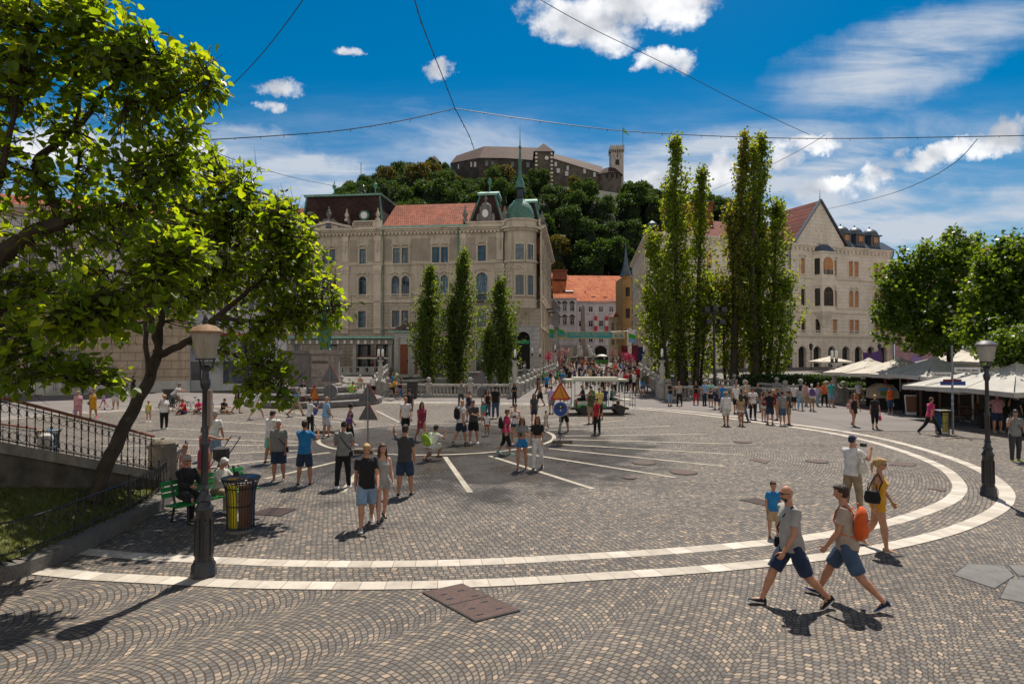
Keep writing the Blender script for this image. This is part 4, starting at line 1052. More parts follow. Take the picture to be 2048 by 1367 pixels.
def simple_front(root,A,B,z0,z1,rows,m,trim,frame,glass=None,cols=None,blind=None,hood=None,joints=None,style='cross',name='wall',surround=True,cornice=.4):
 F=Facade(root,A,B);ops=[]
 for(za,zb,w,arch)in rows:
  for u in cols:
   if 0<u-w/2 and u+w/2<F.L:ops.append((u-w/2,u+w/2,za,zb,arch))
 F.wall(0,F.L,z0,z1,ops,m,name=name)
 for o in ops:F.window(*o,frame=frame,glass=glass or M_GLASSD,surround=trim if surround else None,hood=hood,style=style,blind=blind)
 if cornice:F.band('cornice',z1-.15,z1+.3,cornice,trim,steps=2)
 return F
M_WHITE=plaster('white_render',(0.62,0.58,0.60),0.3);M_LILAC=plaster('pale_lilac_render',(0.54,0.51,0.56),0.3)
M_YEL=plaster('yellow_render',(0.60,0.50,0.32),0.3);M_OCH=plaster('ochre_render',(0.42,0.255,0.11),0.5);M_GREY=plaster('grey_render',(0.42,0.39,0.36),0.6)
M_PINK=plaster('pink_render',(0.55,0.33,0.38),0.3)
def town_hall():
 D=152.0;X=lambda px:(px-1024)/1240*D
 Z=lambda py:CAMH+(708-py)/1240*D
 root=empty('town_hall',(X(1200),D,2.2),0,'lilac grey town building with a wide bright orange roof closing the street','building')
 F=simple_front(root,(X(1154),D),(X(1262),D),2,Z(603),[(Z(623.5),Z(613),1.05,False),(Z(653),Z(641),1.05,False),(Z(684),Z(673),1.05,False)],M_LILAC,M_WHITE,M_WHFR,cols=[X(a)-X(1154)for a in(1162,1181.5,1202.5,1223,1241)],hood=None)
 mb=MB()
 mb.add([(X(1152),D-.7,Z(602)),(X(1264),D-.7,Z(606)),(X(1264),D+9,Z(560)+2.2),(X(1140),D+9,Z(559)+2.2)],[(0,1,2,3)]);mb.v=[(x-root.location.x,y-root.location.y,z-root.location.z)for x,y,z in mb.v];mb.build('roof',M_BRIGHT,root)
 for px,py in((1188,594),(1212,595)):
  mb=MB();mb.box(-.5,.5,-.35,.35,0,.7);mb.build('roof_window',M_GLASSD,root,loc=(X(px)-root.location.x,1.2,Z(py)-.4-2.2))
 mb=MB();mb.box(-.15,.15,-.1,.1,0,1.4);mb.build('roof_vent',M_IRON,root,loc=(X(1173)-root.location.x,2.5,Z(592)-2.2))
 F.band('string_course',Z(626),Z(625)+.1,.2,M_WHITE);F.band('string_course',Z(690),Z(688),.3,M_WHITE)
 for px in(1169,1193,1213,1233):
  mb=MB();u=X(px)-X(1154);mb.box(u-.35,u+.35,-.1,0,Z(688),Z(626));F.put('pilaster',mb,M_WHITE)
 mb=MB()
 for px in(1181,1202):pass
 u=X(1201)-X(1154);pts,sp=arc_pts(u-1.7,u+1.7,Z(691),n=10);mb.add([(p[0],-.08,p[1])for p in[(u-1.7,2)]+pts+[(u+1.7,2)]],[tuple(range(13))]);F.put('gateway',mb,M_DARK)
 for px in(1169,1181,1222):
  u=X(px)-X(1154);F.window(u-.9,u+.9,2.3,Z(694),True,frame=M_WHFR,glass=M_GLASSD,surround=M_WHITE,depth=-.02,sill=False)
 M_RB=plain('red_banner',(0.45,0.02,0.05));M_WB=plain('white_banner',(0.6,0.55,0.5))
 for px,ya,yb in((1191,632,662),(1213,632,662)):
  o=empty('wall_banner',(X(px),D-.6,Z(yb)),0,'red and white cloth banner on the %s of the lilac town building'%('left half'if px<1200 else 'right half'),'banner')
  w=.38;H=Z(ya)-Z(yb)
  MB().box(-w,w,0,.05,H*.70,H).box(-w,w,0,.05,0,H*.34).build('red_cloth',M_RB,o);MB().box(-w,w,.01,.04,H*.34,H*.70).build('white_cloth',M_WB,o)
 r2=empty('white_town_house',(X(1132),D-4,2.2),0,'white house with dark window hoods and steep orange roof left of the lilac building','building')
 D2=D-4;X2=lambda px:(px-1024)/1240*D2;Z2=lambda py:CAMH+(708-py)/1240*D2
 F=simple_front(r2,(X2(1108),D2),(X2(1153.5),D2),2,Z2(597),[(Z2(622),Z2(608),1.0,False),(Z2(649.5),Z2(635),1.0,False),(Z2(678),Z2(666),1.0,False)],M_WHITE,M_WHITE,M_WHFR,cols=[X2(a)-X2(1108)for a in(1116.5,1129.5,1144.5)])
 for a in(1116.5,1129.5,1144.5):
  for yy in(607,634):
   u=X2(a)-X2(1108);z=Z2(yy);mb=MB();mb.slab([(u-.75,-.15,z),(u+.75,-.15,z),(u+.45,-.15,z+.4),(u,-.15,z+.75),(u-.45,-.15,z+.4)],(0,.15,0));F.put('window_hood',mb,M_IRON)
 mb=MB();mb.add([(X2(1106),D2-.7,Z2(596)),(X2(1155),D2-.7,Z2(596)),(X2(1140),D2+7,Z2(553)+1.5),(X2(1106),D2+7,Z2(550)+1.5)],[(0,1,2,3)]);mb.v=[(x-r2.location.x,y-r2.location.y,z-r2.location.z)for x,y,z in mb.v];mb.build('roof',M_BRIGHT,r2)
 mb=MB();mb.box(-1.7,1.7,-1,1,0,2.2);mb.box(-1.9,1.9,-1.2,1.2,2.2,2.45);mb.build('chimney',M_BRICK,r2,loc=(X2(1123)-r2.location.x,5,Z2(561)-2.2+.8))
 mb=MB();mb.box(-1,1,-.2,2,0,1.1);mb.slab([(-1.3,-.5,1.1),(1.3,-.5,1.1),(1.3,2.5,2.3),(-1.3,2.5,2.3)],(0,0,.15));mb.build('dormer',M_IRON,r2,loc=(X2(1137)-r2.location.x,1.4,Z2(592)-2.2))
 F.band('shop_front',2.0,Z2(691),.12,plaster('shop_stone',(.34,.32,.33),.3))
 for a,b in((1120,1128),(1136,1146)):
  mb=MB();mb.box(X2(a)-X2(1108),X2(b)-X2(1108),-.16,-.1,2.4,Z2(694));F.put('shop_window',mb,plain('lit_shop_window',(.55,.5,.38)))
 F.band('string_course',Z2(664),Z2(662),.15,M_WHITE);F.band('string_course',Z2(688),Z2(685),.25,M_WHITE)
town_hall()
def street_sides():
 r=empty('grey_street_house',(9.5,128,2),0,'grey street house in shade just behind the copper domed mansion','building')
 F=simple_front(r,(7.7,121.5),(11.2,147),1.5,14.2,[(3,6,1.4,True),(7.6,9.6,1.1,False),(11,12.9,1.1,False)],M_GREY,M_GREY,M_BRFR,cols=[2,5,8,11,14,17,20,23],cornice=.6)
 F.wall(0,F.L,14.2,14.3,[],M_GREY);mb=MB();mb.add([(0,-.3,14.5),(F.L,-.3,14.5),(F.L,5,17.5),(0,5,17.5),(0,10,14.5)],[(0,1,2,3),(0,3,4)]);F.put('roof',mb,M_ZINC)
 Facade(r,(2.5,121.4),(7.7,121.5)).wall(0,5.2,1.5,14.5,[],M_GREY)
 r=empty('yellow_house',(24.5,137,2.1),0,'small pale yellow house with brown tiled roof right of the street banner','building')
 D=136.0;X=lambda px:(px-1024)/1240*D;Z=lambda py:CAMH+(708-py)/1240*D
 F=simple_front(r,(X(1221),D+2),(X(1252),D-3),1.8,Z(634),[(Z(660),Z(645),1.0,False),(Z(689),Z(671),1.0,False)],M_YEL,M_YEL,M_WHFR,cols=[1.3,2.9],surround=True)
 mb=MB();mb.add([(X(1217),D-.5,Z(634)),(X(1256),D-4,Z(634)),(X(1256),D+5,Z(612)),(X(1244),D+5,Z(616))],[(0,1,2,3)]);mb.v=[(x-r.location.x,y-r.location.y,z-r.location.z)for x,y,z in mb.v];mb.build('roof',M_REDT,r)
 r=empty('ochre_turret_house',(26,131,2),0,'ochre house with a slate corner turret between the yellow house and the pale gabled building','building')
 D=129.5;X=lambda px:(px-1024)/1240*D;Z=lambda py:CAMH+(708-py)/1240*D
 F=Facade(r,(X(1246),D),(X(1264),D));o=[(.6,1.5,Z(592),Z(574),False),(.6,1.5,Z(636),Z(616),False)]
 F.wall(0,F.L,Z(655),Z(553),o,M_OCH)
 for q in o:F.window(*q,frame=M_BRFR,glass=M_GLASSD)
 F.wall(.9,F.L,1.6,Z(655),[],M_KRES,w=.4);F.band('cornice',Z(556),Z(552),.35,M_OCH,steps=2);F.band('string_course',Z(598),Z(596),.12,M_OCH);F.band('string_course',Z(655),Z(652),.2,M_OCH)
 f2=Facade(r,(X(1246)+.02,D+9),(X(1246),D));f2.wall(0,9,1.6,Z(553),[(4,5,8,10,False)],M_OCH)
 mb=MB();mb.lathe([(1.25,0),(1.3,.2),(.9,1.2),(.6,2.2),(.3,4.2),(.04,7.0),(.02,8.2)],8,c=(X(1254)-r.location.x,1+D-r.location.y,Z(552)-2));mb.build('turret_roof',M_ZINC,r)
 D=126.0;X=lambda px:(px-1024)/1240*D;g=gz(D)
 r=empty('obelisk_fountain',(X(1166),D,g),0,'baroque fountain with white statues under a tall stone obelisk in the street','fountain')
 MB().lathe([(3.6,0),(3.4,.25),(2.9,.3),(2.9,.9),(3.2,1.0),(3.2,1.2),(1.5,1.25)],20).build('basin',M_STONED,r)
 mb=MB();rr=random.Random(2)
 for k in range(3):
  a=R(90+120*k+30);x,y=1.35*math.cos(a),1.35*math.sin(a)-.6
  mb.tube([(x,y,1.1),(x*1.05,y,1.8),(x*.9,y,2.5),(x*.8,y,3.0)],[.55,.5,.45,.2],8);mb.ball((x*.8,y,3.25),.24)
  mb.tube([(x,y,2.6),(x*1.5,y-.3,2.9),(x*1.6,y-.2,3.5)],[.2,.16,.12],6);mb.tube([(x,y,1.5),(x*1.6,y-.4,1.7),(x*1.9,y-.3,1.2)],[.3,.25,.18],6)
 mb.build('statues',plain('white_marble',(.72,.70,.68)),r,smooth=True)
 mb=MB();mb.cbox((0,0,1.2),1.7,1.7,1.6);mb.cbox((0,0,2.8),1.1,1.1,8.4,taper=.6);mb.cbox((0,0,11.2),.66,.66,.7,taper=.05);mb.build('obelisk',mat('pinkish_stone',(.36,.29,.27),.8),r)
street_sides()
def left_buildings():
 m=plaster('warm_rusticated_stone',(0.42,0.33,0.245),.7,joints=.75);mt=plaster('warm_stone_trim',(0.44,0.355,0.27),.6);mu=plaster('pale_grey_upper',(0.50,0.475,0.47),.4)
 root=empty('pharmacy_building',(-38,54,0),0,'stone building with arched ground floor and carved lettering behind the tree on the far left','building')
 F=Facade(root,(-47.5,49.5),(-30.0,57.8));Zp=lambda px,py:F.uz(px,py)[1]
 us=[F.uz(x,700)[0]for x in(-60,5,73,140)]
 o1=[(u-.8,u+.8,1.2 if i<3 else.8,5.6,True)for i,u in enumerate(us)]
 o2=[(u-.75,u+.75,9.6,12.6,True)for u in us];o3=[];o4=[]
 F.wall(0,F.L,-.1,8.0,o1,m,depth=.5);F.wall(0,F.L,8.0,15.5,o2+o3+o4,mu)
 for o in o1:
  F.window(*o,frame=M_BRFR,glass=M_GLASSD,surround=mt,depth=.45,sill=False,style='mull')
 for o in o2+o3+o4:F.window(*o,frame=M_WHFR,glass=M_GLASSD,surround=mt,hood='flat')
 F.band('string_course',7.3,7.8,.5,mt,steps=2);F.band('string_course',13.4,13.7,.25,mt);F.band('cornice',15.3,16.1,.9,mt,steps=3);F.band('plinth',-.1,1.15,.12,plaster('white_plinth',(.50,.47,.44),.5))
 for i,u in enumerate(us):
  for k in(-1,1):
   mb=MB();mb.lathe([(.28,8.6),(.3,8.8),(.24,9.0),(.21,13.0),(.32,13.4)],8,c=(u+k*1.35,-.35,0));F.put('column',mb,mu)
 mb=MB();mb.box(us[2]-4.5,F.L-.3,-1.1,0,7.82,8.0)
 for k in range(40):mb.tube([(us[2]-4.4+k*.29,-1.05,8.0),(us[2]-4.4+k*.29,-1.05,8.95)],.03,3)
 mb.box(us[2]-4.5,F.L-.3,-1.08,-1.0,8.95,9.02);F.put('balcony',mb,M_IRON)
 mb=MB()
 for i in(1,2,3):mb.box(us[i]-.85,us[i]+.85,-.1,.4,3.9,4.6)
 F.put('letter_panel',mb,mt)
 ml=plain('dark_carved_letters',(0.06,0.045,0.035))
 for i,t in((1,'APOTEKA'),(2,'CENTRALNA'),(3,'LEKARNA')):
  txt(t,.42,.03,ml,root,F,us[i],-.12,4.08,1.5)
 mb=MB();mb.box(us[3]-1.6,us[3]+1.6,-1.6,0,0,.28);mb.box(us[3]-1.3,us[3]+1.3,-1.1,0,.28,.56);mb.box(us[3]-1.1,us[3]+1.1,-.6,.4,.56,.8);F.put('steps',mb,M_STONE)
 G2=Facade(root,(-30.0,57.8),(-34,66));G2.wall(0,G2.L,-.1,15.8,[],mu)
 mb=MB();mb.add([(0,-.8,16.1),(F.L,-.8,16.1),(F.L,7,18.5),(0,7,18.5),(F.L,14,16.1),(0,14,16.1)],[(0,1,2,3),(3,2,4,5),(1,4,2)]);F.put('roof',mb,M_ORANGE)
 r=empty('white_square_house',(-25,66,.4),0,'white house with a pale awning and colourful shop window behind the leaning tree','building')
 w=plaster('bright_white_render',(0.66,0.64,0.66),.3)
 F=Facade(r,(-36.5,59.5),(-24.2,66.5));cols=[2,5.0,8.0,11.0,14.0]
 ops=[(u-.7,u+.7,a,b,c)for u in cols for a,b,c in((8.0,10.4,False),(12.0,14.4,True))if u+.7<F.L]
 sh=[(2.0,6.0,1.0,5.0,False),(8,12.2,.6,5.0,False)]
 F.wall(0,F.L,-.1,15.9,ops+sh,w)
 for o in ops:F.window(*o,frame=M_WHFR,glass=M_GLASSD,surround=w,hood='flat')
 for o in sh:F.window(*o,frame=M_IRON,glass=glass_mat('coloured_shop_glass',(.10,.13,.22),.1),surround=w,style='mull',sill=False)
 F.band('string_course',6.4,6.9,.4,w);F.band('cornice',15.7,16.4,.8,w,steps=3);F.band('red_fascia',5.5,5.75,.5,plain('red_fascia',(.35,.06,.04)))
 mb=MB();mb.slab([(1.5,-2.0,2.9),(13,-2.0,2.9),(13,0,3.6),(1.5,0,3.6)],(0,0,.06));F.put('awning',mb,plain('pale_awning',(.55,.53,.52)))
 mb=MB();mb.add([(0,-.8,16.4),(F.L,-.8,16.4),(F.L,6,19),(0,6,19)],[(0,1,2,3)]);F.put('roof',mb,M_REDT)
 Facade(r,(-24.2,66.5),(-29,76)).wall(0,10,-.1,16.2,[],w)
 r=empty('river_house',(-33,96,1),0,'beige riverside house with orange roof left of the mansion, mostly behind leaves','building')
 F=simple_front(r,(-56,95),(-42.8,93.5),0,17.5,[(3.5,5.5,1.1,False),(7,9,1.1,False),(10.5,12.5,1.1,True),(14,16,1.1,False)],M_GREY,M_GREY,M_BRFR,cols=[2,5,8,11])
 mb=MB();mb.add([(-.5,-.6,17.8),(F.L+.3,-.6,17.8),(F.L+.3,6,22.5),(-.5,6,22.5),(F.L+.3,12,17.8)],[(0,1,2,3),(1,4,2)]);F.put('roof',mb,M_ORANGE)
def txt(s,size,ext,m,parent,F,u,w,z,width=None,name='lettering',align='CENTER'):
 """raised lettering on facade F (or in parent space when F is None)"""
 cu=bpy.data.curves.new(name,'FONT');cu.body=s;cu.size=size;cu.extrude=ext/2;cu.align_x=align;cu.resolution_u=2
 tmp=bpy.data.objects.new(name,cu);COL.objects.link(tmp)
 dg=bpy.context.evaluated_depsgraph_get();dg.update();me=bpy.data.meshes.new_from_object(tmp.evaluated_get(dg));bpy.data.objects.remove(tmp)
 xs=[v.co.x for v in me.vertices];k=1.0
 if width and xs:k=width/(max(xs)-min(xs))
 for v in me.vertices:v.co=(v.co.x*k,-v.co.z,v.co.y)
 me.materials.clear();me.materials.append(m)
 o=mesh_obj(name,me,parent)
 if F is not None:
  o.location=F.A+F.d*u-F.n*w+Vector((0,0,z))-F.root.location;o.rotation_euler=(0,0,F.rz)
 else:o.location=(u,w,z)
 return o
left_buildings()
def right_far():
 r=empty('pink_house',(78,104,1),0,'pink low house with a round lilac sign seen between umbrellas and tree on the right','building')
 D=104.0;X=lambda px:(px-1024)/1240*D;Z=lambda py:CAMH+(708-py)/1240*D
 F=simple_front(r,(X(1789),D),(X(1872),D-6),0,Z(575),[(Z(700),Z(686),1.2,False),(Z(665),Z(645),1.1,False),(Z(625),Z(605),1.1,False)],M_PINK,M_PINK,M_WHFR,cols=[1.5,4,6.5])
 mb=MB();mb.add([(-.4,-.5,Z(575)),(F.L,-.5,Z(575)),(F.L,6,Z(540)),(0,6,Z(538)),(-.4,12,Z(575))],[(0,1,2,3),(0,3,4)]);F.put('roof',mb,M_REDT)
 mb=MB();mb.lathe([(.8,0),(.8,.12)],18);mb.v=[(X(1827)-X(1789)+x,-.2-z,Z(718)+y)for x,y,z in mb.v];F.put('round_sign',mb,plain('lilac_sign',(.40,.25,.55)))
 r=empty('cream_house',(90,98,1),0,'cream house with broad eaves behind the trunk of the right hand tree','building')
 F=simple_front(r,(X(1874),D-6.2),(X(2200),D-26),0,17,[(3,6,2.4,False),(8,10.4,1.2,False),(12.5,14.8,1.2,False)],plaster('cream_render',(.50,.45,.36),.4),M_KTRIM,M_BRFR,cols=[2.5,6.5,10.5,14.5,18.5,22.5,26.5],cornice=.6)
 mb=MB();mb.add([(-.4,-.8,17.2),(F.L,-.8,17.2),(F.L,6,21),(0,6,21)],[(0,1,2,3)]);F.put('roof',mb,M_ORANGE)
right_far()
def pavilion():
 D=80.5;X=lambda px:(px-1024)/1240*D;Z=lambda py:CAMH+(708-py)/1240*D
 r=empty('riverside_pavilion',(X(815),D,gz(D)),0,'small white and brick pavilion with tiled roof left of the small poplars','building')
 F=Facade(r,(X(789),D),(X(845),D));L=F.L;g=gz(D)
 F.wall(0,L,g-.3,Z(661),[],plaster('white_pavilion',(.50,.48,.46),.4))
 mb=MB();mb.box(.75,L*.5-.1,-.06,0,g+.15,Z(688));F.put('brick_panel',mb,M_BRICK)
 mb=MB();mb.box(L*.5+.8,L-.5,-.06,0,g+.15,Z(688));F.put('brick_panel',mb,M_BRICK)
 mb=MB()
 for u in(.3,L*.5+.3,L-.3):mb.box(u-.3,u+.3,-.22,0,g-.2,Z(679));mb.box(u-.38,u+.38,-.3,0,Z(679),Z(675))
 F.put('pilaster',mb,M_STONE)
 F.band('entablature',Z(675),Z(664),.35,plaster('white_entablature',(.54,.52,.51),.3),steps=3);mb=MB();mb.box(1.6,2.0,-.1,-.05,Z(724),Z(719));F.put('vent',mb,M_IRON)
 mb=MB();mb.add([(-.6,-.7,Z(662)),(L+.6,-.7,Z(662)),(L-1.2,3,Z(641)),(1.4,3,Z(641)),(L+.6,7,Z(662)),(-.6,7,Z(662))],[(0,1,2,3),(3,2,4,5),(0,3,5),(1,4,2)]);F.put('roof',mb,tiles('weathered_brown_tiles',(.13,.085,.065),(.22,.15,.12),.35,.4))
 mb=MB();mb.box(-.7,L+.7,-.9,-.68,Z(664),Z(661.5));F.put('gutter',mb,M_VERDL)
 mb=MB();mb.box(L-.15,L,0,6.5,g-.3,Z(661));mb.box(0,.15,0,6.5,g-.3,Z(661));F.put('side_wall',mb,M_WHITE)
 r=empty('cafe_colonnade',(X(700),D+2,g),0,'long flat roofed cafe colonnade with shaded terrace below the mansion','building')
 F=Facade(r,(X(575),D+1),(X(789)-.1,D+1));L=F.L
 mb=MB();mb.box(-.5,L-.1,-.9,5.4,Z(676),Z(673));mb.box(-.4,L-.2,-.5,5.2,Z(688),Z(677.5));F.put('flat_roof',mb,plaster('colonnade_roof',(.30,.29,.26),.4))
 mb=MB();mb.box(-.6,L,-1.0,-.9,Z(676.5),Z(672));F.put('roof_edge',mb,M_VERDL)
 mb=MB()
 for i in range(int(L/.9)):mb.box(i*.9,i*.9+.25,-.7,-.5,Z(687),Z(680))
 F.put('rafter_ends',mb,M_KTRIM)
 for px in(582,643,706,778):
  mb=MB();u=X(px)-X(575);mb.box(u-.22,u+.22,-.3,.14,g-.1,Z(688));F.put('pillar',mb,M_STONE)
 mb=MB();mb.box(0,L,-.28,.1,Z(735),Z(733));mb.box(0,L,-.28,.1,g-.1,Z(744))
 for px in(598,615,665,675,690,722,740,760):u=X(px)-X(575);mb.box(u-.4,u+.4,-.24,.06,Z(744),Z(735))
 F.put('terrace_parapet',mb,M_STONE)
 o=empty('cafe_umbrella',(X(735),D+1.6,g),0,'folded brown cafe awning board under the colonnade','awning');MB().box(-2.3,2.3,-.1,.5,Z(714)-g,Z(711)-g).build('beam',M_BRFR,o);MB().box(-2.4,2.6,-.5,-.35,Z(717)-g,Z(714.5)-g).build('cream_board',M_KTRIM,o)
pavilion()
def hill_z(x,y):
 cx,cy=32.0,335.0
 cx=5.0
 e=((x-cx)/(150.0 if x>cx else 190.0))**2+((y-cy)/135.0)**2
 h=86.0*max(0.0,1-e)**0.55
 pl=1.0/(1.0+math.exp((((x-30)/70)**2+((y-330)/45)**2-1.0)*4))
 h=h*(1-0.25*pl)+0.25*pl*84
 return max(2.0+h*1.0+2.5*noise.noise(Vector((x*.03,y*.03,0)))*(1-pl)*(h>3),0.5)
mb=MB();nx,ny=76,48
for j in range(ny+1):
 for i in range(nx+1):
  x=-170+400*i/nx;y=178+320*j/ny;mb.v.append((x,y,hill_z(x,y)if 0<i<nx and 0<j<ny else-1))
for j in range(ny):
 for i in range(nx):
  a=j*(nx+1)+i;mb.f.append((a,a+1,a+nx+2,a+nx+1));mb.m.append(0)
tag(mb.build('castle_hill',mat('hill_soil',(0.012,0.016,0.007),0.95,.4,.15,0),smooth=True,fix=False),kind='structure')
def castle():
 D=318.0;X=lambda px,d=D:(px-1024)/1240*d;Z=lambda py,d=D:CAMH+(708-py)/1240*d
 root=empty('hilltop_castle',(25,325,84),0,'brown roofed stone castle with white clock tower on top of the wooded hill','castle')
 ms=mat('dark_castle_stone',(0.065,0.053,0.045),.9,.5,.35,.5,bscale=1.5,dirt=.5);ms2=mat('light_castle_stone',(0.115,0.095,0.078),.9,.45,.4,.5,bscale=1.5)
 mr=mat('castle_brown_roof',(0.060,0.029,0.023),.85,.35,.18,.3,bscale=1.2,dirt=.3)
 ro=root.location
 def P3(px,py,d):return Vector((X(px,d),d,Z(py,d)))-ro
 def part(name,vs,fs,m):mb=MB();mb.add(vs,fs);return mb.build(name,m,root)
 line=[(900,324,345),(958,313,322),(1012,313.5,318),(1070,318,314)]
 ridge=[(912,309,352),(968,290,334),(1015,291,331),(1078,293,328)]
 for i in range(3):
  a,b=line[i],line[i+1];c,d=ridge[i],ridge[i+1]
  pa,pb=P3(a[0],a[1],a[2]),P3(b[0],b[1],b[2])
  part('wall',[pa,pb,Vector((pb.x,pb.y,-12)),Vector((pa.x,pa.y,-12))],[(0,1,2,3)],ms)
  pc,pd=P3(*c),P3(*d)
  part('roof',[pa+Vector((0,-.8,-.3)),pb+Vector((0,-.8,-.3)),pd,pc,pb+Vector((0,26,0)),pa+Vector((0,26,0))],[(0,1,3-0,3)if False else(0,1,2,3),(3,2,4,5)],mr)
 a=P3(900,324,345);c=P3(912,309,352);part('roof',[a+Vector((0,-.8,-.3)),c,a+Vector((6,26,0))],[(0,1,2)],mr)
 for px,py,w in((917,331,1),(943,327,1.4),(951,327,1.8),(973,325,1.6),(985,325,1.6),(1025,327,1.6),(1041,328,1.4),(1056,328,1.6)):
  d=np.interp(px,[900,958,1012,1070],[345,322,318,314]);p=P3(px,py,d-.3);MB().cbox((0,0,-1.3),w,.5,2.6).build('window',M_GLASS if px>960 else M_WHFR,root,loc=p)
 def tower(x0,x1,yt,d,dep,apex,m,base=-14,apx=None,rm=mr,name='tower'):
  A_,B_=P3(x0,yt,d),P3(x1,yt,d);z1=A_.z
  MB().box(A_.x,B_.x,A_.y,A_.y+dep,base,z1).build(name,m,root)
  cx=(A_.x+B_.x)/2 if apx is None else X(apx,d)-ro.x;za=Z(apex,d)-ro.z+.0;e=.9
  MB().add([(A_.x-e,A_.y-e,z1-.2),(B_.x+e,A_.y-e,z1-.2),(B_.x+e,A_.y+dep+e,z1-.2),(A_.x-e,A_.y+dep+e,z1-.2),(cx,A_.y+dep*.45,za)],[(0,1,4),(1,2,4),(2,3,4),(3,0,4)]).build(name+'_roof',rm,root)
 tower(1071,1106,300.5,306,12,276.5,ms2,name='keep')
 mb=MB();mb.lathe([(1.0,0),(1.0,.4)],12);mb.v=[(x+X(1094,305)-ro.x,305.7-z-ro.y,y+Z(313,305)-ro.z)for x,y,z in mb.v];mb.build('round_window',M_KTRIM,root)
 mb=MB();q=P3(1071,300.5,305.5)
 for k in range(9):
  for u in(0.5,7.7+.4):mb.cbox((q.x+u,q.y,q.z-1.6-1.9*k),1.4 if k%2 else.9,.6,.9)
 mb.build('quoin_stones',M_KTRIM,root)
 pa,pb=P3(1106,314,306),P3(1206,345,296);ra,rb=P3(1110,305,320),P3(1206,331,308)
 part('wall',[pa,pb,Vector((pb.x,pb.y,-22)),Vector((pa.x,pa.y,-22))],[(0,1,2,3)],ms2)
 part('roof',[pa+Vector((0,-.8,-.3)),pb+Vector((0,-.8,-.3)),rb,ra,pb+Vector((0,24,0)),pa+Vector((0,24,0))],[(0,1,2,3),(3,2,4,5)],mr)
 for px,py,w in((1112,326,1.2),(1117,339,1.6),(1134,345,1.6),(1136,334,1.0),(1170,340,1.2),(1190,347,1.2)):
  p=P3(px,py,np.interp(px,[1106,1206],[306,296])-.3);MB().cbox((0,0,-1.2),w,.5,2.2).build('window',M_WHFR,root,loc=p)
 p=P3(1224,342,292);MB().lathe([(6.1,-26),(5.6,-.0+p.z)],14,c=(p.x,p.y+6,0)).build('bastion',ms2,root,smooth=True)
 MB().lathe([(6.4,p.z-.2),(3.2,Z(329,292)-ro.z),(.3,Z(325,292)-ro.z)],14,c=(p.x,p.y+6,0)).build('bastion_roof',mr,root)
 for px in(1216,1226,1236):q=P3(px,349,291.8);MB().cbox((0,0,-.8),.8,.5,1.8).build('window',M_DARK,root,loc=(q.x,q.y+1.2*abs(px-1224)/10,q.z))
 tower(852,878,322,330,9,304,ms,apx=866,name='left_tower')
 mw=plaster('white_tower',(.44,.40,.36),.25);A_,B_=P3(1223.5,300,300),P3(1248.5,300,300);cx=(A_.x+B_.x)/2;w=B_.x-A_.x;q=MB()
 q.cbox((cx,A_.y+w/2,-10),w,w,A_.z+10-.4);q.build('clock_tower',mw,root)
 q=MB();q.cbox((cx,A_.y+w/2,A_.z+.8),w*1.12,w*1.12,1.5)
 for k in range(8):
  for s_ in(0,1):q.cbox((cx-w*.52+w*1.04*k/7,A_.y+w/2+(w*.54 if s_ else-w*.54),A_.z-.5),.32,.5,1.32)
  q.cbox((cx-w*.52+w*1.04*k/7,A_.y-w*.04,A_.z+2.3),.5,.5,.7)
 q.build('battlement',mw,root)
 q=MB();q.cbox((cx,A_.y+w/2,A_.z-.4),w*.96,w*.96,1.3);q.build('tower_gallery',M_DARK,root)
 mk=plain('black_clock_marks',(.02,.02,.02));zc=Z(310,300)-ro.z;q=MB()
 for k in range(12):
  a=k*PI/6;q.tube([(cx+1.5*math.sin(a),A_.y-.06,zc+1.5*math.cos(a)),(cx+2.0*math.sin(a),A_.y-.06,zc+2.0*math.cos(a))],.12,4)
 q.tube([(cx,A_.y-.1,zc-.2),(cx+.05,A_.y-.1,zc+1.3)],.14,4);q.tube([(cx,A_.y-.12,zc-.6),(cx,A_.y-.12,zc+1.0)],.2,4);q.ball((cx,A_.y-.1,zc),.3,.1,.3)
 q.build('clock_face',mk,root)
 zw=Z(323,300)-ro.z;pts,sp=arc_pts(cx-1.0,cx+1.0,zw+1.6);q=MB();q.add([(p[0],A_.y-.05,p[1])for p in[(cx-1,zw-1.2)]+pts+[(cx+1,zw-1.2)]],[tuple(range(len(pts)+2))]);q.build('arched_window',mk,root)
 f=empty('green_flag',(cx+ro.x+w*.45,A_.y+ro.y,Z(290,300)),0,'green flag on a thin pole above the clock tower','flag');MB().tube([(0,0,0),(0,0,9.6)],.13,5).build('flag_pole',M_IRON,f)
 q=MB();q.add([(0,0,9.0),(.9,.1,8.4),(1.9,.3,7.2),(3.2,.2,5.4),(0,0,6.8),(.8,.1,6.6),(1.7,.2,6.2),(2.9,.2,5.3)],[(0,1,5,4),(1,2,6,5),(2,3,7,6)]);q.build('flag_cloth',plain('green_cloth',(.12,.38,.04)),f)
castle()
